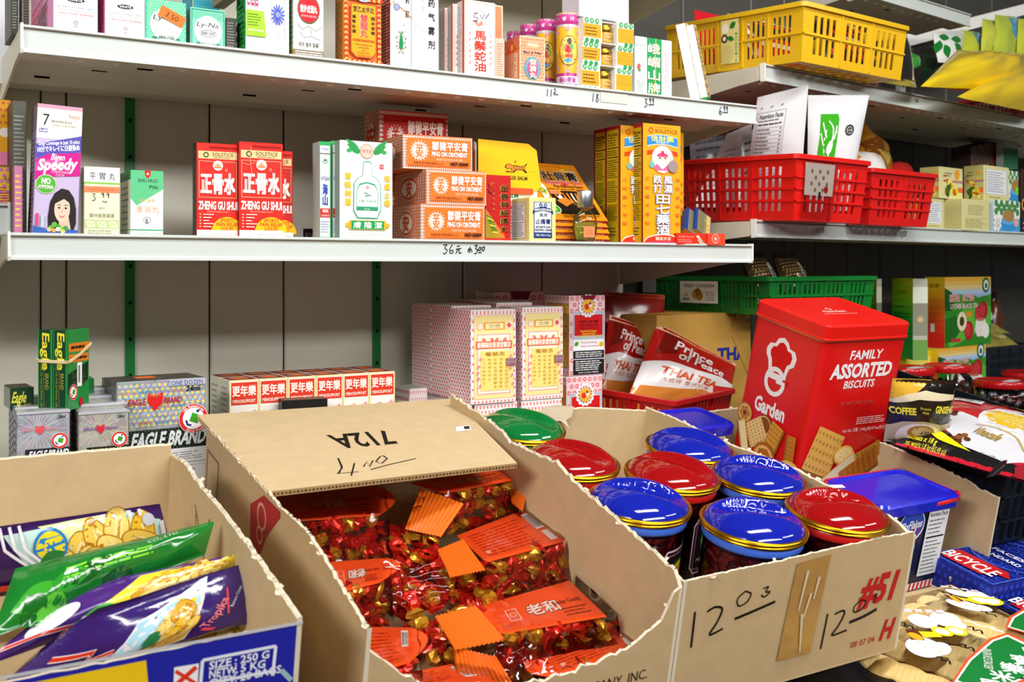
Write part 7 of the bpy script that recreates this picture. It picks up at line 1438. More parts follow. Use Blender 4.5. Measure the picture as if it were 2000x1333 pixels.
P.p([(0, 0), (.9, 0), (.6, .5), (.3, .55), (0, .3)], 'd8182c'); P.e(.72, .6, .22, '1a1210'); P.t('Brew', .4, .25, .12, 'f4e0e0', b=1, wmax=.3); P.r(.3, .8, .9, .86, 'e8c8b0'); b.put('snack_bag', 'golden coffee bag with a red flap lying over the yellow basket rim', 'bag', 'snack bags in the yellow basket')
# yellow bags etc. further right on the upper shelf
def rq(*t): return [atr(px, py, yp) for px, py, yp in t]
b = Bag(rq((1797, 170, -.10), (1995, 178, -.04), (2005, 105, .02), (1870, 98, .0)), .09, 'f0cc14', 'h', (.03, .05), .008, 41, 24, 18); b.put('snack_bag', 'plain yellow foil bag lying on top at the edge of the upper shelf', 'bag', 'plain yellow foil bags')
b = Bag(rq((1868, 190, -.12), (2040, 225, -.06), (2060, 140, -.01), (1960, 140, -.02)), .08, 'eeca1a', 'h', (.03, .05), .008, 42, 22, 16); b.put('snack_bag', 'plain yellow foil bag hanging over the shelf lip beneath the other', 'bag', 'plain yellow foil bags')
b = Bag(rq((1832, 122, .10), (1876, 125, .10), (1882, 60, .14), (1820, 62, .14)), .03, 'e4e6de', 'g', (.03, .05), .004, 43, 14, 14); P = b.P
for x, y, l, a_ in ((.1, .2, .3, .4), (.2, .5, .4, 1.2), (.4, .35, .4, .1), (.5, .5, .5, .6), (.1, .35, .35, 1.9)): leaf(P, x, y, l, .22, a_, '127a2a')
b.put('snack_bag', 'white bag printed with green leaves under the slanting brace', 'bag')
for k, (x0, x1, yt, yb_, c, c2_, lab) in enumerate(((1872, 1912, 58, 108, 'd4dc3a', '3aa0d0', 'lime bag with a blue corner, first behind the yellow foil bags'), (1915, 1948, 36, 105, 'd8dc4a', 'c8d838', 'narrow lime bag, middle one behind the yellow foil bags'), (1940, 1985, 28, 104, 'c8d848', '4aa8e0', 'lime and sky-blue folded bag, right of the narrow one'), (1985, 2020, 36, 108, 'd8e040', 'e8e890', 'lime bag cut by the right edge of the picture'))):
    b = Bag(rq((x0, yb_, .12), (x1, yb_, .13), (x1 + 3, yt + 6, .18), (x0 + 4, yt, .17)), .02, c, 'g', (.02, .05), .006, 50 + k, 12, 12); b.P.p([(.5, 0), (1, 0), (1, .7), (.7, .5)], c2_); b.put('snack_bag', lab, 'bag', 'lime green bags stood in a row')
b = Bag(rq((1772, 140, .05), (1798, 128, .08), (1796, 112, .12), (1772, 98, .12)), .02, '2aa02a', 'g', (.02, .02), .004, 60, 10, 10); b.put('snack_bag', 'small bright green bag beside the yellow basket', 'bag')
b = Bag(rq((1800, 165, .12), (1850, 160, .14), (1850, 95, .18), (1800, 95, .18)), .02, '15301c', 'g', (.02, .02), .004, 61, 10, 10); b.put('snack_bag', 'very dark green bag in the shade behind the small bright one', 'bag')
b = Bag(rq((1715, 160, -.03), (1790, 172, -.03), (1786, 150, .05), (1722, 148, .05)), .012, 'b0a030', 'g', (.02, .02), .003, 62, 12, 8); b.P.t('COFFEE', .45, .5, .5, '3a3408', w=.4, b=1); b.put('snack_bag', 'flat olive packet squeezed under the yellow basket corner', 'bag')
b = Bag(rq((1755, 155, .0), (1785, 158, .0), (1770, 62, .1), (1755, 70, .1)), .03, '1d1d1c', 'g', (.02, .02), .004, 63, 10, 12); b.P.p([(.55, 0), (.7, 0), (1, 1), (.85, 1)], 'c8c0a0'); b.put('snack_bag', 'black bag with a pale edge strip right of the yellow basket', 'bag')
p = rx(1990, -.02, ZU); basket('red_crate', 'red slatted crate side at the right edge under the yellow bags', tilt(V((p.x, p.y, ZU + .001))), .25, .3, .05, 'b0141c', .004, 1, 5, None, (.5, .8))
# two red baskets on the middle shelf
p = atr(1552, 433, -.085); w1 = (atr(1690, 433, -.085) - p).dot(RX); fw_ = S_ * p.x + C_ * p.y; rh = 128 / F * fw_
RBk = 'red slotted plastic baskets'
XR1 = tilt(V((p.x, p.y, ZR + .001)), 2, -1)
r1 = basket('red_basket', 'red slotted basket holding white pouches, a paper tag taped on its front', XR1, w1, .37, rh, 'e01a14', .01, 4, 2, RBk, (.5, .72), left_cols=4)
g = G(); fn = lambda x, y, l: bil(V((.01, .01, 0)), V((w1 - .01, .01, 0)), V((w1, 0, rh)), V((0, 0, rh)), x, 1 - y) + V((0, -l - .0045, 0))
P = Pr(g, fn, w1, rh); P.r(.1, .12, .5, .62, 'e4e2da'); P.dots(.14, .2, .46, .58, 3, 4, .02, '8a8a80', shape=5); P.e(.4, .52, .03, 'c8201a'); P.r(.3, .56, .33, .66, '1a1a1a'); g.build('paper_tag', r1)
g = G(); fn2 = lambda x, y, l: fn(x, y, l + .001); q = [fn2(*t, 0) for t in ((.06, .97), (.52, .97), (.54, .06), (.1, .06))]; vs = [bil(*q, i / 8, j / 8) + V((0, -abs(noise.noise(V((i * .8, j * .8, 1)))) * .003, 0)) for j in range(9) for i in range(9)]
g.add(vs, [(j * 9 + i, j * 9 + i + 1, (j + 1) * 9 + i + 1, (j + 1) * 9 + i) for j in range(8) for i in range(8)], mat('fbf2f0', 'c'), True); g.build('clear_sleeve', r1)
p = atr(1700, 440, -.07); w2 = (atr(1822, 440, -.07) - p).dot(RX)
XR2 = tilt(V((p.x, p.y, ZR + .001)), 2, -1); basket('red_basket', 'red slotted basket on the right, one of its corners beside the cream boxes', XR2, w2, .35, rh * .93, 'dc1a16', .012, 4, 2, RBk, (.5, .7), left_cols=4)
def wb(q, lab, seed, art=None, th=.03, col='eef0f3', grp='white pouches in the red basket', nm='pouch', cat='pouch'):
    b = Bag(q, th, col, 'g', (.03, .09), .004, seed, 20, 20)
    if art: art(Pr(b.g, lambda x, y, l: b.P.fn(x, y * .68, l), b.w, b.h * .68, 'i', b.P.sub, .00004, .0003) if seed in (71, 72) else b.P)
    return b.put(nm, lab, cat, grp)
def nutri(P):
    P.fr(.06, .2, .62, 1, .008, '8a8a92'); P.t('Nutrition Facts', .34, .25, .05, '2a2a30', w=.46, b=1); P.ln(.1, .285, .58, .32, 1, '6a6a70', rag=.2)
    P.ln(.1, .33, .58, .36, 1, '3a3a40', t=.5, rag=.05)
    for k in range(13): y = .385 + k * .045; P.r(.08, y, .6, y + .003, '6a6a70'); P.ln(.09, y + .006, .4, y + .036, 1, '7a7a80', rag=.4, t=.5); P.r(.54, y + .014, .58, y + .028, '7a7a80')
    for x in (.1, .3, .5): P.st([(x, .15), (x + .05, .14)], .012, '3a3a40')
wb(rq((1448, 412, .14), (1560, 418, .03), (1579, 166, -.035), (1480, 190, .03)), 'white pouch printed with a nutrition panel, standing in the red basket', 71, nutri)
def greenart(P):
    P.p([(.2, .22), (.5, .22), (.52, .28), (.45, .9), (.42, .96), (.16, .96), (.12, .9), (.18, .5)], '3cae1e')
    for pts in (((.3, .9), (.26, .6), (.3, .4)), ((.3, .88), (.38, .6), (.48, .42)), ((.25, .6), (.2, .45)), ((.38, .62), (.42, .4), (.34, .3)), ((.3, .5), (.24, .32)), ((.44, .52), (.48, .36))): P.st(pts, .022, 'eef6ea', True)
    P.e(.3, .92, .09, 'f0f8ec', .03); P.e(.36, .62, .05, 'eef6ea', .09, rot=.3); P.ring(.72, .42, .085, .03, '3a3a3a'); P.e(.72, .42, .045, '4a4a4a'); P.t('NON GMO', .72, .42, .02, 'f0f0f0', w=.08)
wb(rq((1576, 415, .03), (1655, 412, -.02), (1697, 186, -.05), (1578, 186, -.03)), 'white pouch with a green picture panel, right one in the red basket', 72, greenart)
wb(rq((1352, 405, .23), (1440, 405, .18), (1470, 240, .16), (1420, 262, .22)), 'white pouch lying back in the red basket, a green spot at its corner', 73, lambda P: (P.r(.1, .2, .7, .9, 'e0e2ea'), P.ln(.12, .25, .68, .85, 8, '9a9aa8'), P.e(.82, .3, .08, '3aae22')))
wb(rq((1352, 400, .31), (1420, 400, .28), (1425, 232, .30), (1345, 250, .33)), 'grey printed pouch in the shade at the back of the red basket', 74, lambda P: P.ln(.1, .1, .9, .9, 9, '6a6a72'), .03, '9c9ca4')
wb(rq((1435, 405, .13), (1475, 405, .13), (1476, 250, .14), (1450, 262, .14)), 'pale grey pouch edge left of the nutrition panel pouch', 75, lambda P: P.ln(.1, .1, .9, .9, 8, '5a6a5a'), .03, 'cfd6d2')
wb(rq((1455, 208, .32), (1500, 210, .32), (1500, 178, .35), (1460, 176, .35)), 'small white pouch corner high behind the nutrition panel pouch', 76, None, .02, 'e4e8ec')
wb(rq((1425, 206, .30), (1440, 206, .30), (1452, 192, .31), (1434, 190, .31)), 'white tag standing behind the end of the top shelf', 77, None, .006, 'e6eaee', None, 'paper_tag', 'tag')
b = Bag(rq((1665, 330, .02), (1742, 335, .02), (1735, 285, .09), (1688, 240, .1)), .04, 'c8861a', 'f', (.03, .04), .010, 78, 18, 16); b.P.p([(.0, .5), (.5, .2), (.7, .5), (.3, .9)], '8a4a10'); b.P.p([(.4, .6), (.9, .5), (.8, .9)], 'f0d060'); b.put('snack_bag', 'crumpled gold foil bag in the right red basket', 'bag')
b = Bag(rq((1655, 345, -.03), (1735, 340, -.02), (1720, 300, .04), (1665, 295, .04)), .03, 'eceae6', 'g', (.03, .04), .007, 79, 14, 12); b.P.e(.1, .4, .12, 'f0a030'); b.put('pouch', 'white pouch top at the front of the right red basket', 'pouch', 'white pouches in the red basket')
b = Bag(rq((1735, 345, .0), (1790, 345, .0), (1775, 322, .06), (1735, 318, .06)), .03, 'b01218', 'g', (.03, .04), .006, 80, 12, 10); b.put('snack_bag', 'dark red bag top showing over the right red basket rim', 'bag')
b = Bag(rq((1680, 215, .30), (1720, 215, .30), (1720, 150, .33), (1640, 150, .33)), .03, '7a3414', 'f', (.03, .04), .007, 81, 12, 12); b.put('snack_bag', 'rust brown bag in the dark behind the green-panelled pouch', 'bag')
# cream lemon tea boxes and blue boxes
def lemon(b, mode):
    P = b.F
    if mode == 'facts': P.r(.08, .1, .92, .8, 'b8c0c4'); P.r(.1, .11, .9, .79, 'e4e8ea'); P.ln(.14, .15, .86, .75, 9, '7a8488', t=.3); P.ln(.2, .84, .8, .92, 1, 'a8984a')
    elif mode == 'text': P.ln(.2, .16, .85, .5, 6, '8a8a4a'); P.ln(.1, .62, .9, .9, 5, '8a8a3a'); P.r(.1, .58, .9, .6, 'c8c878')
    elif mode == 'fruit': fruit(P)
    fruit(b.L) if mode != 'text' else None; b.R.r(0, 0, 1, 1, 'd8d49a'); fruit(b.R)
def fruit(P):
    for k in range(22):
        rn = random.Random(k); x, y = .5 + rn.uniform(-.28, .28), .62 + rn.uniform(-.22, .25); c = ('e8c41e', '3a6a1e', 'f0d84a', '2a5018', 'c8601a')[k % 5]; P.e(x, y, .07, c, .09, rot=rn.random() * 3, n=10)
    P.r(.55, .4, 1, .46, 'b87a8a'); P.e(.75, .2, .1, 'e8a02a'); P.ln(.2, .15, .55, .3, 2, '7a8a5a'); P.r(.8, .62, .98, .76, 'f0683a'); P.ln(.15, .2, .3, .5, 2, 'b84a2a')
LB = 'cream fruit tea boxes stacked on the shelf'
def rspot(xl, xr, yt, yp, Z, xs=None, d=.08, yaw=0): return spot(xl, xr, yt, yp, Z, yaw, xs, d, RB)
for (xl, xr, yt, yp, xs, d, mode, lab, yb_, yaw) in ((1806, 1842, 387, .012, None, .085, 'facts', 'cream fruit tea box, lower left, white facts label beside the red basket', 449, 0), (1842, 1880, 387, .04, None, .07, 'fruit', 'cream fruit tea box, lower second, painted with yellow fruit', 449, 0), (1880, 1932, 388, -.006, None, .08, 'text', 'cream fruit tea box, lower right, with printed text only', 452, 2)):
    X, w, d, h = rspot(xl, xr, yt, yp, ZR, xs, d, yaw); b = Bx(w, d, h, 'dfd79a', 'd0c884', 'e6e2b4'); lemon(b, mode); b.put('tea_box', X, lab, 'box', LB); zt_ = ZR + h
for (xl, xr, yt, yp, xs, d, mode, lab, yaw) in ((1835, 1880, 325, .03, 1796, None, 'fruit', 'cream fruit tea box, upper left, fruit painted on its front', 0), (1922, 1970, 322, .01, 1882, None, 'facts', 'cream fruit tea box, upper right, white facts label on its front', 0)):
    X, w, d, h = rspot(xl, xr, yt, yp, zt_ + .001, xs, d, yaw); b = Bx(w, min(d, .12), h, 'dfd79a', 'c4ba72', 'e6e2b4'); lemon(b, mode); b.put('tea_box', X, lab, 'box', LB)
def bluebox(b):
    P = b.F; P.r(0, .45, 1, 1, '4aa0dc'); P.r(0, 0, 1, .45, 'c8dce4'); P.dots(0, 0, 1, .6, 7, 6, .06, 'f0f4ec', shape=6); P.dots(0, 0, 1, .4, 5, 3, .07, '4a8a4a', shape=6); P.e(.55, .72, .34, '3a90d4', .22); P.e(.55, .62, .3, '5ab0e8', .12); P.e(.56, .46, .22, 'a8844a', .2); P.e(.85, .66, .08, 'f0a890'); P.dots(0, .5, .35, .9, 3, 5, .06, 'f6f6f0', shape=6)
BB = 'blue and white drink boxes at the right end'
X, w, d, h = rspot(1940, 1992, 392, .0, ZR, None, .08); b = Bx(w, d, h, 'b8d4e4', 'c8d8dc', '2a5a4a'); bluebox(b); b.put('drink_box', X, 'blue drink box with a brown egg-shaped picture, lower one', 'box', BB)
X, w, d, h = rspot(1962, 2000, 333, .02, ZR + h + .001, None, .07); b = Bx(w, d, h, 'b8d4e4', 'c8d8dc', 'c8d4d8'); bluebox(b); b.F.r(.55, .5, .85, .72, '7ae020'); b.put('drink_box', X, 'blue drink box with a green sticker, upper one', 'box', BB)
X, w, d, h = rspot(1996, 2040, 330, .01, ZR, None, .07); goods('drink_box', 'dark brown box cut by the right edge beside the blue drink boxes', (X, w, d, h), '3a2420', lambda b: (b.F.ring(.1, .55, .12, .04, 'd8a83a'), b.F.ln(.05, .8, .6, .95, 2, 'c8b8a8')), '2a1a18')
X, w, d, h = rspot(1960, 1988, 268, .17, ZR, 1945, None); goods('drink_box', 'tall glossy box with a green landscape in the shade, right end', (X, w, min(d, .05), h), '9ab09a', lambda b: (b.F.r(0, .1, 1, .4, '3a7a5a'), b.F.r(0, .4, 1, 1, '8a9a6a'), b.F.dots(0, .5, 1, .9, 4, 5, .08, 'c8b060', shape=5)), 'cfd6d0', kind='g')
for k in range(4):
    X, w, d, h = rspot(1897 + 13 * k, 1909 + 13 * k, 285 - 3 * k, .2, ZR, None, .06); goods('drink_box', 'brown slim pack standing in the shade, %s of four' % ('first', 'second', 'third', 'last')[k], (X, w, d, h), '6a5348' if k < 3 else '8a3a18', lambda b: (b.F.e(.5, .3, .3, '8a7a4a', .1), b.F.r(.2, .5, .8, .9, '8f7a70')), '4a3a32', group='brown slim packs in the shade')
# ---------------- lowest tier of the turned unit
# brown carton carrying the green basket
X, w, d, h = rspot(1283, 1462, 617, .15, ZQ, None, .24); XT = X
e = empty('closed_carton', X, 'yellowish brown carton with blue capital letters, under the green basket', 'carton'); g = G(); g.box((0, 0, 0), (w, .24, h), mat('c89a4a', 'k')); g.build('body', e)
g = G(); P = Pr(g, lambda x, y, l: V((x * w, -l - .0003, (1 - y) * h)), w, h); P.t('THAI', .82, .35, .11, '1f2f8a', w=.36, b=2, sh=0); g.build('lettering', e)
g = G(); g.prism([V((w * .8, -.002, h * .8)), V((w * .86, -.006, h * 1.06)), V((w * 1.0, -.004, h * .98)), V((w * 1.02, -.002, h * .5)), V((w * .99, -.002, h * .45))], (0, .002, 0), mat('c89a4a', 'k')); g.build('bent_flap', e)
zg = ZQ + h + .001
p = rx(1503, .03, zg); wg = (atr(1700, 600, .03) - atr(1503, 600, .03)).dot(RX); fw_ = S_ * p.x + C_ * p.y; hg = CAM.z + ray(0, 541).z * fw_ - zg
XG = tilt(p, 0, -2); gb = basket('green_basket', 'green slotted plastic basket standing on the brown carton', XG, wg, .36, hg, '0f7a2c', .008, 2, 4, None, (.45, .75), left_cols=6)
g = G(); P = Pr(g, lambda x, y, l: V((-.006 - l, .36 * (.66 - .3 * x), hg * (.86 - .62 * y))), .11, hg * .62); P.r(0, 0, 1, 1, 'eceae0'); P.t('FRESH LONGAN', .5, .2, .16, '2a6a3a', w=.8, b=1); P.e(.42, .6, .1, 'c89a4a'); P.e(.52, .66, .1, 'b8843a'); P.e(.48, .5, .08, '8a6a2a'); P.p([(.1, .7), (.17, .5), (.24, .7)], 'd8c08a'); P.r(.08, .78, .26, .88, '7a9a7a'); P.ln(.68, .45, .94, .9, 4, '8a8a8a'); g.build('paper_label', gb)
g = G(); P = Pr(g, lambda x, y, l: V((-.006 - l, .36 * (.98 - .12 * x), hg * (1.0 - .5 * y))), .04, hg * .5); P.r(0, 0, 1, 1, 'a8acac'); g.build('clear_tape', gb)
for k, (x, y, lab) in enumerate(((.035, .06, 'left'), (.125, .05, 'right'))):
    b = Bag(inb(XG, [(x, y, hg * .25), (x + .085, y, hg * .25), (x + .08, y + .05, hg + .05), (x + .005, y + .05, hg + .05)]), .05, '4a3a26', 'f', (.03, .1), .006, 90 + k, 16, 16); P = b.P
    P.dots(.05, .1, .95, .8, 12, 11, .035, 'a88448', shape=5); P.dots(.08, .1, .95, .8, 10, 10, .03, '2a2016', shape=5); P.dots(.05, .12, .9, .8, 9, 8, .022, 'd8c088', shape=6)
    P.p([(.62, .28), (.84, .24), (.78, .7), (.56, .72)], 'eceae4'); P.t('玄米', .7, .48, .16, '1c1c1c', b=1, rot=.1, wmax=.14); b.put('tea_bag', 'clear bag of brown dried leaves with a white slip, %s one in the green basket' % lab, 'bag', 'bags of brown dried leaves')
# red basket with orange tea pouches
p = at(1310, 783, 1.43); 
XK = Mx.Translation((p.x, p.y, p.z - .075)) @ Mx.Rotation(math.radians(21), 4, 'Z') @ Mx.Rotation(math.radians(4), 4, 'X')
basket('red_basket', 'dark red basket of orange tea pouches behind the jar carton', XK, .24, .25, .075, 'c41414', .008, 2, 3, None, (.45, .7))
def thai(P, s=1):
    P.r(0, 0, 1, .06, 'f0c8a0'); P.r(0, .47, 1, .74, 'f4efee'); P.p([(0, .45), (.2, .41), (.5, .45), (.8, .43), (1, .51), (1, .55), (0, .55)], 'f4efee'); P.r(0, .72, 1, 1, 'e08a3a'); P.p([(.0, .71), (.3, .73), (.6, .69), (1, .75), (1, .79), (0, .79)], 'e08a3a')
    P.p([(.1, .06), (.3, .06), (.25, .3), (.05, .35)], '7a1410'); P.t('Prince', .45, .2, .13, 'f8f0ec', w=.44, b=1, sh=.25, rot=.08); P.t('of Peace', .54, .33, .12, 'f8f0ec', w=.54, b=1, sh=.25, rot=.08); P.t('THAI TEA', .45, .555, .09, 'd8561c', w=.62, b=2, sh=.15, rot=.06); P.t('大吉祥 泰式奶茶', .42, .645, .05, 'c87a5a', w=.5, rot=.05)
    P.p([(.7, .82), (.78, .74), (.84, .84)], 'f0d8a8'); P.e(.88, .8, .04, '5a5a62')
TT = 'red and orange tea pouches in the dark red basket'
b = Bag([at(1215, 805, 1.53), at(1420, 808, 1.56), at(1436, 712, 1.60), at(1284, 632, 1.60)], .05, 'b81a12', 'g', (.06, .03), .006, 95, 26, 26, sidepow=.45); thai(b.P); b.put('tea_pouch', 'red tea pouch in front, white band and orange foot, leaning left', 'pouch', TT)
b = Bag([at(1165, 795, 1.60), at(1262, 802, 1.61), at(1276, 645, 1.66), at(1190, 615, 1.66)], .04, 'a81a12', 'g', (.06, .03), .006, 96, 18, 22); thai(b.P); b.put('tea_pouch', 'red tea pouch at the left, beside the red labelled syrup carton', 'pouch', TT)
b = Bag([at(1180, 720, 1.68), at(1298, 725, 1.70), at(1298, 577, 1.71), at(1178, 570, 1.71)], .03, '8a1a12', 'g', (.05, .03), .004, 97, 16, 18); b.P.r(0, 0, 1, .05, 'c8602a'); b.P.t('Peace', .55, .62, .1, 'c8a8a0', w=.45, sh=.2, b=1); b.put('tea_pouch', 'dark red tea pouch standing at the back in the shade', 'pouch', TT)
# tea boxes
def grad(P, cols, x0=0, x1=1, y0=0, y1=1):
    n = len(cols)
    for k, c in enumerate(cols): P.r(x0, y0 + (y1 - y0) * k / n, x1, y0 + (y1 - y0) * (k + 1) / n, c)
GRN = ['e8e82a', 'd0e428', 'b4de2a', '94d62c', '70cc30', '4cc236', '30b83a', '1eae3c', '14a63c', '10a03c', '0e9c3c', '0c983a']; ORG = ['f4d028', 'f2bc24', 'f0a420', 'ee8c20', 'ea7420', 'e65e20', 'e24a1e', 'de3a1e', 'da2c1c', 'd6221c']
def lychee(P):
    grad(P, ['e8b040', 'e8c060', 'e8d090', 'b8d0e8', '9cc0e8', 'a8c8e0'], 0, 1, 0, .36); P.p([(0, .3), (.3, .24), (.6, .32), (1, .26), (1, .5), (0, .55)], '4a9a2e'); P.p([(0, .15), (.15, .22), (.2, .4), (.1, .55), (0, .6)], '1c5a20')
    P.r(0, .48, 1, 1, '2f8a24'); P.p([(.4, .45), (.8, .4), (1, .45), (1, .7), (.3, .95), (.1, 1), (.05, .9)], '5cb83a'); P.p([(0, .6), (.2, .55), (.4, .7), (.2, .9), (0, .95)], '1f6a1c')
    for x, y in ((.6, .32), (.75, .38), (.85, .33), (.5, .38)): P.e(x, y, .1, '3a8a24', .05)
    P.t('荔枝', .2, .3, .1, 'f0a8a8', w=.22, b=2); P.t('紅茶', .5, .3, .1, 'f0a8a8', w=.26, b=2); P.t('LYCHEE BLACK TEA', .42, .42, .07, '3a1410', w=.62, b=2, sh=.15); P.t('LYCHEE BLACK TEA', .415, .417, .068, 'f8e8e0', w=.6, b=1, sh=.15); P.r(.45, .5, .56, .58, 'f08a2a')
    for x, y, r in ((.72, .55, .09), (.82, .5, .1), (.5, .78, .1)): P.e(x, y, r, 'a8202a'); P.e(x - .02, y - .01, r * .7, 'c83a3a')
    P.e(.35, .64, .1, 'e8e0c0'); P.e(.35, .64, .05, '4a3a1a'); P.p([(.66, .62), (.86, .62), (.9, .8), (.84, .88), (.68, .88), (.63, .78)], 'e8e6e0'); P.e(.76, .63, .09, 'b87a5a', .025); P.e(.87, .8, .08, 'f0eee8'); P.e(.88, .12, .08, '1f6a4a'); P.e(.88, .12, .055, 'e8f0e8'); P.e(.88, .13, .03, '1f6a4a'); P.r(.12, .88, .32, .93, 'c8303a')
LT = 'lychee tea boxes, two high'
X, w, d, h = rspot(1832, 1925, 682, .14, ZQ, None, .09, 1); b = Bx(w, .09, h, 'e8c060', 'e8b428', 'e0b850'); grad(b.L, ORG); lychee(b.F); b.put('tea_box', X, 'fruit tea box with a green hill picture, lower one behind the jar', 'box', LT); zl2 = ZQ + h + .001
X, w, d, h = rspot(1845, 1935, 542, .14, zl2, 1806, None, 1); b = Bx(w, min(d, .11), h, 'e8c060', 'e8a030', 'e8d060'); grad(b.L, ORG); b.L.t('紅茶', .5, .12, .05, '6a2a10', w=.5); b.L.r(.3, .66, .5, .78, 'e8e4e0'); lychee(b.F); b.put('tea_box', X, 'fruit tea box with a green hill picture, upper one, orange flank', 'box', LT)
GT = 'green and yellow tea boxes beside the red tin'
for (xl, xr, xs, yt, yp, lab, yb_) in ((1783, 1812, 1716, 545, .09, 'green tea box in front with a printed flank, right of the tin', 693), (1712, 1722, 1690, 545, .17, 'green tea box behind, only a strip in view over the tin', 693)):
    X, w, d, h = rspot(xl, xr, yt, yp, zl2 - .015, None, .05, -42); P0 = X.translation; w = .05; d = .085
    q = atr(xl, 600, yp); X = Mx.Translation((q.x, q.y, zl2 - .015)) @ AR @ Mx.Rotation(math.radians(-38), 4, 'Z')
    ax = X.to_3x3() @ V((1, 0, 0)); ay = X.to_3x3() @ V((0, 1, 0)); w = (hit(xr, 600, q, ay) - q).dot(ax); d = (hit(xs, 600, q, ax) - q).dot(ay)
    w = max(.012, min(w, .1)); d = max(.03, min(d, .13)); b = Bx(w, d, h, 'b8b8a8', '30b83a', 'd8e038'); grad(b.L, GRN); b.L.t('玉林青茶', .5, .17, .045, '7a9a1a', w=.5); b.L.ln(.12, .34, .7, .37, 1, '0a5a1a', rag=.4); b.L.ln(.12, .42, .9, .62, 5, '0c7a24'); b.F.r(0, .1, 1, .3, 'd8dcc8'); b.F.r(0, .3, 1, .7, '8a8a78'); b.F.e(.5, .5, .2, 'c8b07a'); b.F.r(0, .75, 1, 1, '6a9a4a')
    b.put('tea_box', X, lab, 'box', GT)
X, w, d, h = rspot(1770, 1832, 690, .16, ZQ, None, .08); goods('tea_box', 'yellow wrapped tea box low between the green and the hill-picture boxes', (X, w, d, h), 'ecd02a', lambda b: (b.F.p([(0, .1), (.6, 0), (.9, .3), (.3, .4)], 'f4e468'), b.F.r(0, .6, 1, .7, 'c8a81a')), 'd8b820', kind='g')
X, w, d, h = rspot(1690, 1768, 680, .2, ZQ, None, .08); goods('tea_box', 'plain yellow green box hidden behind the red tin', (X, w, d, h), 'c8d838', None, '7ab838', kind='g')
# clear jars with red screw lids
def lidjar(px, py, yp, rp, lab, cont):
    p = atr(px, py, yp); fw_ = S_ * p.x + C_ * p.y; r = rp * fw_ / F; h = p.z - ZQ; e = empty('candy_jar', V((p.x, p.y, ZQ)), lab, 'jar', 'clear jars with red screw lids')
    g = G(); g.lathe([(0, .0008), (r * .95, .0008), (r * 1.05, .006), (r * 1.12, h * .4), (r * 1.05, h * .72), (r * .86, h - .02), (r * .86, h - .016)], mat('e6eaea', 'c'), 32); g.build('clear_body', e)
    g = G(); g.lathe([(r * .9, h - .018), (r, h - .017), (r, h - .002), (r * .96, h), (r * .9, h), (r * .86, h - .002), (0, h - .002)], mat('c4141a', 'g'), 40)
    for k in range(40): a = k * math.pi / 20; g.box((-.0007, -.0012, 0), (.0007, .0012, .014), mat('d01a1e', 'g'), Mx.Rotation(a, 4, 'Z') @ Mx.Translation((0, r, h - .0165)))
    g.build('screw_lid', e); g = G(); g.prism([V((x * r, y * r, h - .0018)) for x, y in ((-.3, -.6), (.55, -.35), (.45, .0), (-.4, -.25))], (0, 0, .0006), mat('d8d8d8', 'i')); g.build('white_sticker', e)
    rn = random.Random(px)
    g = G(); 
    for k in range(90):
        a = rn.random() * 6.28; z = .012 + rn.random() * (h * .68 - .02); rr = r * rn.uniform(.55, .92); X = Mx.Translation((rr * math.cos(a), rr * math.sin(a), z)) @ Mx.Rotation(rn.random() * 6, 4, 'X') @ Mx.Rotation(rn.random() * 6, 4, 'Y'); c = mat(rn.choice(cont), 'f')
        g.lathe([(0, -.009), (.006, -.006), (.0075, 0), (.006, .006), (0, .009)], c, 7, X)
    g.lathe([(0, .002), (r * .55, .003), (r * .55, h * .6), (0, h * .62)], mat('241c1c', 'd'), 14)
    o = g.build('wrapped_candies', None, Mx.Translation((p.x, p.y, ZQ))); tag(o, 'small wrapped candies filling the ' + lab, 'candies', None, 'stuff')
CN = ('b8b4c0', '7a2a2a', '3a2a2a', 'c8c0c8', '8a4a3a')
lidjar(1850, 712, .015, 43, 'clear red-lidded jar in front of the hill-picture tea boxes', CN)
lidjar(1772, 716, .03, 50, 'clear red-lidded jar partly hidden behind the red tin', CN)
lidjar(1958, 742, -.04, 52, 'clear red-lidded jar at the right, above the big coffee bag', CN)
lidjar(2010, 726, .10, 48, 'clear red-lidded jar cut by the right edge', ('e8c83a', 'c8c0b0'))
# dark crate behind with yellow bags
p = rx(1926, .22, ZQ); hz_ = CAM.z + ray(0, 680).z * (S_ * p.x + C_ * p.y) - ZQ
XD = tilt(V((p.x, p.y, ZQ + .0008))); basket('black_crate', 'black slotted crate at the right, under the crumpled yellow bags', XD, .3, .15, hz_, '16202a', .004, 3, 4, None, (.5, .6))
for k, (q, c, lab) in enumerate((([(.0, .01, hz_ - .002), (.2, .0, hz_ - .002), (.21, .09, hz_ + .045), (.01, .1, hz_ + .06)], 'b0a44a', 'crumpled olive yellow bag, lower one on the black crate'), ([(.03, .05, hz_ + .035), (.24, .04, hz_ + .03), (.25, .13, hz_ + .06), (.02, .14, hz_ + .085)], 'c4b860', 'crumpled pale yellow bag, upper one on the black crate'))):
    b = Bag(inb(XD, q), .03, c, 'g', (.04, .06), .012, 110 + k, 18, 16); b.P.p([(.2, .6), (.5, .4), (.55, .5), (.3, .75)], 'a84a2a'); b.P.p([(.5, .5), (.9, .6), (.8, .75)], 'e8d8a0'); b.P.ln(.1, .2, .5, .35, 2, '6a6a2a'); b.put('snack_bag', lab, 'bag', 'crumpled yellow bags on the crate')
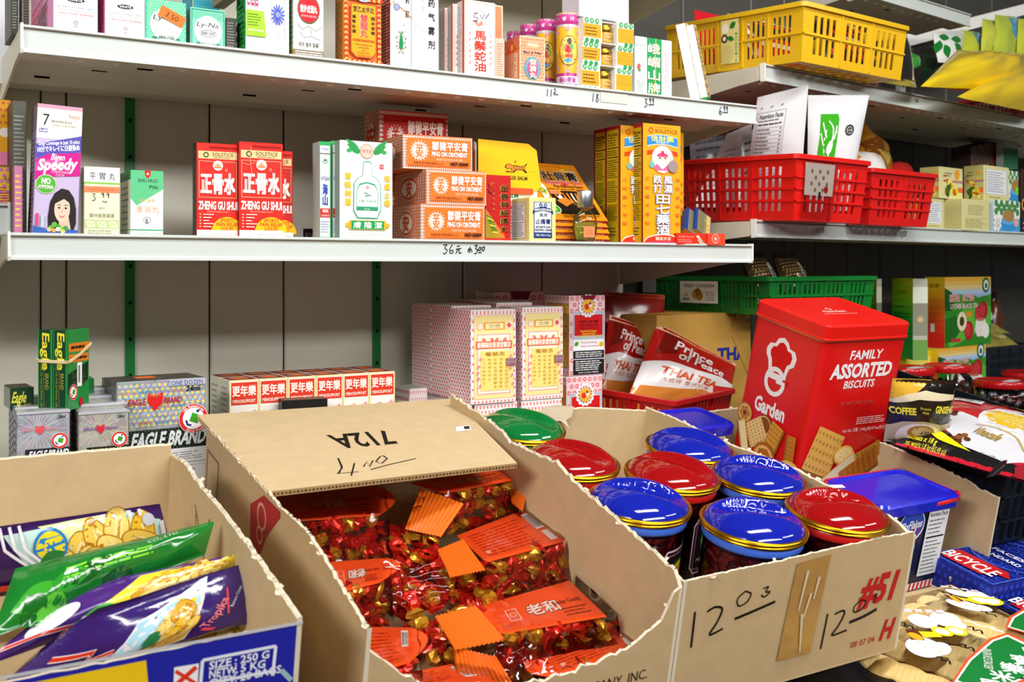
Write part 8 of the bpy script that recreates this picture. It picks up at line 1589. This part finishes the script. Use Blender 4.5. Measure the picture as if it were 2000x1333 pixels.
b = Bag(inb(XD, [(.06, .12, hz_ + .07), (.3, .12, hz_ + .065), (.3, .14, hz_ + .11), (.07, .14, hz_ + .12)]), .02, '8ab0d8', 'g', (.04, .06), .006, 113, 12, 10); b.P.dots(0, 0, 1, 1, 5, 4, .08, 'f0f4f8', shape=6); b.P.e(.5, .6, .12, '2a2a30'); b.put('snack_bag', 'pale blue and white bag behind the crumpled yellow ones', 'bag')
p = rx(1938, .36, ZQ); e = empty('sauce_bottle', V((p.x, p.y, ZQ)), 'brown glossy bottle in the shade right of the tea boxes', 'bottle'); g = G(); hb = .262; g.lathe([(0, 0), (.03, 0), (.032, .01), (.032, hb * .7), (.02, hb * .85), (.014, hb * .9)], mat('6a3412', 'g'), 24); g.build('body', e); g = G(); g.lathe([(.015, hb * .88), (.015, hb), (0, hb)], mat('3a2010', 'g'), 20); g.build('cap', e)
# black crate in front with coffee bags
C5 = Ct((1964, 928), (2100, 893), .955, .125); W5 = .34; D5 = .5
b5 = basket('black_crate', 'black plastic crate in front at the right, heaped with coffee bags', C5.X @ Mx.Translation((.006, 0, .0006)), W5, D5, .125, '141c24', .004, 3, 5, None, (.0, .0), skip=lambda *a: True)
g = G(); m = mat('1a242e', 'l')
for k in range(26):
    y = .02 + k * .0182; g.box((.0 + .0005, y, .004), (.006, y + .003, .115), m)
for z in (.035, .075): g.box((-.002, .004, z), (.006, D5 - .004, z + .004), m); g.box((.006, -.003, z), (W5, .002, z + .004), m)
for k in range(16): x = .02 + k * .02; g.box((x, -.003, .004), (x + .003, .003, .115), m)
g.build('ribs', b5)
def c5q(*t): return [C5.w(C5.at(px, py, z)) for px, py, z in t]
b = Bag(c5q((1738, 868, .13), (2010, 945, .128), (2060, 815, .17), (1838, 772, .17)), .05, 'c0182a', 'h', (.03, .03), .005, 120, 28, 24); P = b.P
P.p([(0, .62), (.2, .7), (.55, .86), (1, .9), (1, 1), (0, 1)], '141212'); P.p([(0, .3), (.12, .28), (.04, .8), (0, .8)], '141212'); P.p([(.16, .5), (.34, .46), (.5, .5), (1, .48), (1, .8), (.82, .9), (.5, .86), (.2, .66)], 'd8d8de'); P.e(.74, .42, .27, 'e8e8ec', .24); P.e(.74, .38, .24, 'e6bc22', .14); P.e(.72, .37, .16, 'f0d050', .08)
for k in range(26): rn = random.Random(k); P.e(.2 + rn.uniform(-.07, .1), .56 + rn.uniform(-.08, .12), .024, rn.choice(('5a3010', '8a5020', '3a1e08')), .022, rot=rn.random() * 3, n=10)
for k in range(8): rn = random.Random(k + 40); P.e(.45 + rn.uniform(-.06, .06), .8 + rn.uniform(-.04, .04), .024, rn.choice(('5a3010', '8a5020')), .02, rot=rn.random() * 3, n=10)
P.p([(.1, .68), (.16, .66), (.3, .78), (.56, .9), (.3, .86), (.12, .76)], 'e8d81a'); P.t('100', .16, .8, .1, 'e8d820', w=.12, b=2, sh=.3); P.t('sachets x 18 g', .2, .89, .05, 'e8d820', w=.22, b=1); P.t('net weight 1.8 kg (63.49 oz)', .25, .95, .04, 'e8d820', w=.3); P.bar(.18, .05, .42, .2); P.p([(.55, .02), (.75, .0), (.9, .1), (.75, .15), (.62, .12)], '141212'); P.t('INSTANT COFFEE', .68, .1, .05, 'e8d820', w=.18, rot=.2, b=1); P.p([(.62, .0), (.7, .04), (.85, .02), (.75, .08)], 'e8d820'); P.p([(.7, .2), (1, .16), (1, .24), (.85, .24)], 'e8e8ea'); P.ln(.76, .19, .98, .22, 1, '3a3a3a')
P.t('Vinacafe', .62, .68, .09, 'a8841a', w=.2, b=1, sh=.3, rot=.12); P.st([(.5, .6), (.62, .58), (.8, .62), (.9, .74)], .012, 'c8a82a', True); P.p([(.88, .92), (1, .8), (1, 1), (.9, 1)], '9a1a2a')
b.put('coffee_bag', 'large red and black coffee bag with a white cup picture on the black crate', 'bag')
b = Bag(c5q((1725, 862, .13), (1846, 868, .13), (1868, 744, .24), (1742, 738, .24)), .035, '2c2014', 'g', (.04, .05), .003, 121, 20, 18); P = b.P
P.p([(0, 0), (.62, 0), (.4, .14), (.2, .24), (0, .3)], 'eab23a'); P.p([(.62, 0), (1, .06), (1, .2), (.5, .16)], '120e0c'); P.p([(.2, .2), (.5, .13), (1, .2), (1, .27), (.4, .25), (0, .36), (0, .3)], 'e8d8b4')
P.t('COFFEE', .18, .44, .1, 'f0e040', w=.36, b=2, rot=-.12); P.t('Premix', .5, .37, .04, 'e8d840', w=.16); P.t('With', .5, .43, .04, 'e8d840', w=.1); P.t('GINSENG', .82, .39, .1, 'f0e040', w=.34, b=2, rot=.12)
P.p([(0, .72), (.2, .6), (.5, .56), (.8, .62), (1, .6), (1, 1), (0, 1)], 'c8b48c'); P.e(.48, .84, .34, 'f0ece2', .24); P.e(.5, .78, .25, 'f6f2e8', .17); P.e(.5, .76, .21, 'b8803a', .13); P.e(.5, .75, .15, 'e0c48c', .085); P.t('4.90', .56, .77, .07, '3a2a1a', w=.14)
for k in range(18): rn = random.Random(k + 7); P.e(rn.uniform(.75, 1), rn.uniform(.7, 1), .035, rn.choice(('4a2810', '6a3c18')), .025, rot=rn.random() * 3, n=9)
b.put('coffee_bag', 'brown and gold ginseng coffee bag standing behind the large coffee bag', 'bag')
b = Bag(c5q((1925, 935, .128), (2050, 905, .128), (2050, 860, .15), (1975, 870, .15)), .03, '1c1214', 'g', (.04, .04), .006, 122, 14, 12); b.P.e(.35, .5, .25, '7a1a3a'); b.P.ring(.35, .5, .22, .02, 'e8d8dc'); b.P.t('TRUNG', .35, .5, .16, 'f0e4e8', w=.24, b=1); b.put('coffee_bag', 'dark coffee bag corner with a round crest at the crate rim', 'bag')
# tray of crackers on the rack in front, and playing card cartons
TR = empty('cracker_tray', C4.X, 'shallow brown tray of cracker packets at the lower right', 'tray')
t0 = C4.at(1850, 1152, .02); t1 = C4.at(2040, 1262, .02); tb = C4.at(1720, 1160, .0)
g = G(); x0t, x1t = -.166, t0.x + .004; y0t, y1t = -.30, t0.y
g.box((x0t, y0t, -.004), (x1t, y1t, -.0005), mat(KI, 'k')); g.box((x1t, y0t, -.004), (x1t + .004, y1t, .026), mat(KI, 'k')); g.box((x0t, y1t, -.004), (x1t + .004, y1t + .004, .024), mat(KR, 'k')); g.build('tray', TR)
g = G(); g.box((x0t - .1, y0t - .02, -.17), (x1t + .03, -.175, -.0055), mat('d8b84a', 'k')); P = Pr(g, lambda x, y, l: V((x0t - .1 + x * (x1t - x0t + .13), -.175 + (y0t + .155) * y, -.0055 + l)), x1t - x0t + .13, -.155 - y0t)
P.r(.02, 0, .1, 1, '1f5a34'); P.r(.12, 0, .14, 1, 'c82a2a'); g.build('striped_carton_body'); sc = bpy.data.objects['striped_carton_body']; sc.name = 'striped_carton'; sc.matrix_basis = C4.X; tag(sc, 'yellow carton with green stripes under the cracker tray', 'carton')
def crk():
    g = G(); m = mat('f4d896', 'p'); m2 = mat('e2b264', 'p'); n = 20; rings = []
    for s, z in ((.75, 0), (1, .0022), (1, .005), (.86, .0068)): rings.append([V((.034 * s * math.cos(2 * math.pi * k / n), .017 * s * math.sin(2 * math.pi * k / n), z)) for k in range(n)])
    loft(g, rings[2:], m); loft(g, rings[:3], mat('a8682a', 'p'), True, False)
    for k in range(-3, 4):
        x = k * .0082; hw = .0142 * math.sqrt(max(0, 1 - (x / .031) ** 2)); g.box((x - .0005, -hw, .0062), (x + .0005, hw, .0071), mat('ebc583', 'p'))
    return g
CK = crk().build('rice_cracker'); cku = [False]
def put_crk(X, lab):
    o = CK
    if cku[0]: o = CK.copy(); COL.objects.link(o)
    cku[0] = True; o.matrix_basis = X; tag(o, lab, 'cracker', 'rice crackers in clear packets')
def crpack(A, B, Cc, D, z, lab, n, full=True, rows=2):
    """A..D pixels: near-left, near-right, far-right, far-left"""
    q = [C4.at(*p, z) for p in (A, B, Cc, D)]; O = q[0]; e = empty('cracker_packet', C4.X @ Mx.Translation(O), lab, 'packet', 'clear packets of rice crackers')
    L = [p - O for p in q]; g = G(); nu, nv = 22, 16; vs = []
    for j in range(nv + 1):
        for i in range(nu + 1):
            u, v = i / nu, j / nv; t = (math.sin(math.pi * u) * math.sin(math.pi * v)) ** .35 if 0 < u < 1 and 0 < v < 1 else 0; vs.append(bil(*L, u, v) + V((0, 0, -.016 + .026 * t + noise.noise(V((u * 9, v * 9, z * 50))) * .0016)))
    g.add(vs, [(j * (nu + 1) + i, j * (nu + 1) + i + 1, (j + 1) * (nu + 1) + i + 1, (j + 1) * (nu + 1) + i) for j in range(nv) for i in range(nu)], mat('fbf8f0', 'c'), True); g.build('clear_wrap', e)
    w = (L[1] - L[0]).length; h = (L[3] - L[0]).length
    g = G(); P = Pr(g, lambda x, y, l: bil(*L, x, 1 - y) + V((0, 0, .0105 + l)), w, h)
    return e, g, P, q
def deco(P, full):
    sh = lambda pts: [(x, y) for x, y in pts]
    P.p(sh([(.66, .02), (.94, .1), (1.0, .3), (.98, .6), (.86, .98), (.62, .98), (.58, .6), (.6, .2)]), 'e8562a'); P.p(sh([(.67, .05), (.93, .13), (.98, .31), (.96, .59), (.85, .95), (.63, .95), (.6, .6), (.62, .21)]), 'f4f0ea'); P.p(sh([(.68, .08), (.92, .16), (.965, .32), (.945, .58), (.84, .92), (.64, .92), (.615, .6), (.635, .22)]), '157a34')
    for k, ch in enumerate('貝賓樂米果'): P.t(ch, .88 - .012 * k - .0, .2 + .155 * k, .12, 'f6f8f2', b=1, rot=-.5)
    for k in range(1): P.t('BIN-BIN RICE CRACKER', .69, .5, .05, 'eef4ea', w=.34, rot=1.25)
    P.e(.29, .13, .1, 'f4f4f2', .12); P.e(.38, .16, .06, 'f4f4f2', .06); P.e(.18, .28, .1, 'f4f4f2', .1); P.e(.4, .26, .075, 'f0d820'); P.e(.33, .34, .075, 'f0d820'); P.e(.4, .26, .05, 'f4f2ee'); P.e(.33, .34, .05, 'f4f2ee')
    P.p([(.2, .46), (.3, .38), (.36, .42), (.26, .52)], 'f0d820'); P.e(.31, .66, .13, 'f4f4f2', .14); P.e(.4, .6, .07, 'f4f4f2', .1); P.p([(.12, .5), (.2, .46), (.28, .56), (.2, .62)], '6a2a14'); P.e(.21, .55, .06, 'e8b020', .04, rot=.6)
    for k in range(4): P.e(.26 + .05 * k, .62 + .03 * (k % 2), .008, 'e8c838', n=7)
    for x, y, r_ in ((.5, .15, .4), (.54, .45, .4), (.12, .44, .5), (.48, .74, .4), (1.0, .62, .5)):
        P.st([(x - .06, y), (x - .03, y - .03), (x - .01, y + .02), (x + .02, y - .02), (x + .05, y + .03)], .014, '1c1814', True)
    for k in range(4): P.p([(.02 + .06 * k, .2 - .05 * k), (.06 + .06 * k, .16 - .05 * k), (.085 + .06 * k, .2 - .05 * k), (.045 + .06 * k, .24 - .05 * k)], 'f4dcdc')
    P.e(.95, .9, .04, 'e8402a', .06)
for A, B, Cc, D, z, lab, rows, cols in (((1690, 1290), (1960, 1395), (2075, 1285), (1770, 1185), .02, 'clear packet of oval crackers in front with its green label', 4, 4), ((1768, 1182), (2085, 1280), (2120, 1225), (1842, 1152), .021, 'clear packet of oval crackers behind, beside the tray wall', 3, 4)):
    e, g, P, q = crpack(A, B, Cc, D, z, lab, 12); deco(P, True); g.build('printed_marks', e)
    exy = (q[1] - q[0]).normalized(); eyy = V((-exy.y, exy.x, 0)); Wd = (q[1] - q[0]).length; Hd = (q[3] - q[0]).length
    for i in range(cols + 1):
        for j in range(rows):
            u, v = (i + .5) / (cols + 1), (j + .5) / rows; p = bil(*q, u, v) - V((0, 0, .011 + random.uniform(0, .002))); p.z = z - .0135 + (.0035 if j % 2 else 0)
            put_crk(C4.X @ Mx.Translation(p) @ Mx.Rotation(math.atan2(exy.y, exy.x) + random.uniform(-.16, .16), 4, 'Z') @ Mx.Rotation(.6, 4, 'X') @ Mx.Rotation(random.uniform(-.06, .06), 4, 'Y') @ Mx.Scale(.86, 4), 'oval rice cracker in the ' + lab.split(' of oval crackers ')[0] + (' in front' if 'front' in lab else ' behind, beside the tray wall'))
CD = 'blue playing card cartons'
def cards(b, txt=True):
    P = b.T; P.r(0, 0, 1, 1, '16247a')
    for k in range(9):
        for j in range(5): P.ring(.06 + .115 * k, .1 + .2 * j, .045, .01, '2f4ad0', n=12)
    P.ring(.62, .45, .3, .012, '4a6ae0'); P.p([(.06, .1), (.3, .05), (.32, .8), (.22, .95), (.2, .75), (.08, .7)], 'c01a20'); P.fr(.02, .02, .98, .98, .008, '5a78e0')
    P.t('BICYCLE', .18, .42, .26, 'f4f2f4', w=.42, b=1, rot=1.5); P.t('STANDARD', .5, .4, .1, 'f0f0f8', w=.36, b=1, rot=1.5); P.t('FACES', .62, .4, .1, 'f0f0f8', w=.26, b=1, rot=1.5)
    b.F.dots(0, 0, 1, 1, 16, 4, .02, '2f4ad0', shape=6); b.L.dots(0, 0, 1, 1, 10, 4, .03, '2f4ad0', shape=6); b.L.r(0, .85, 1, 1, 'e8e4e0')
a0_ = C4.at(1905, 1180, .02)
for k, (dx, dy, w, d, h, zz, lab) in enumerate(((.0, -.12, .2, .10, .03, 0, 'blue scrolled card carton lying beside the cracker tray, lower one'), (-.01, -.01, .2, .11, .05, 0, 'blue card carton with a red banner, further back under the crate'))):
    b = Bx(w, d, h, '1a2a94', '1c2c9c', '16247a'); cards(b); X = C4.X @ Mx.Translation((x1t + .012 + dx * 0 + .002 * k, a0_.y + dy, zz - .003)) @ Mx.Rotation(math.radians(-3), 4, 'Z'); b.put('card_carton', X, lab, 'box', CD)
bpy.data.objects.remove(_to); bpy.data.curves.remove(_tc)
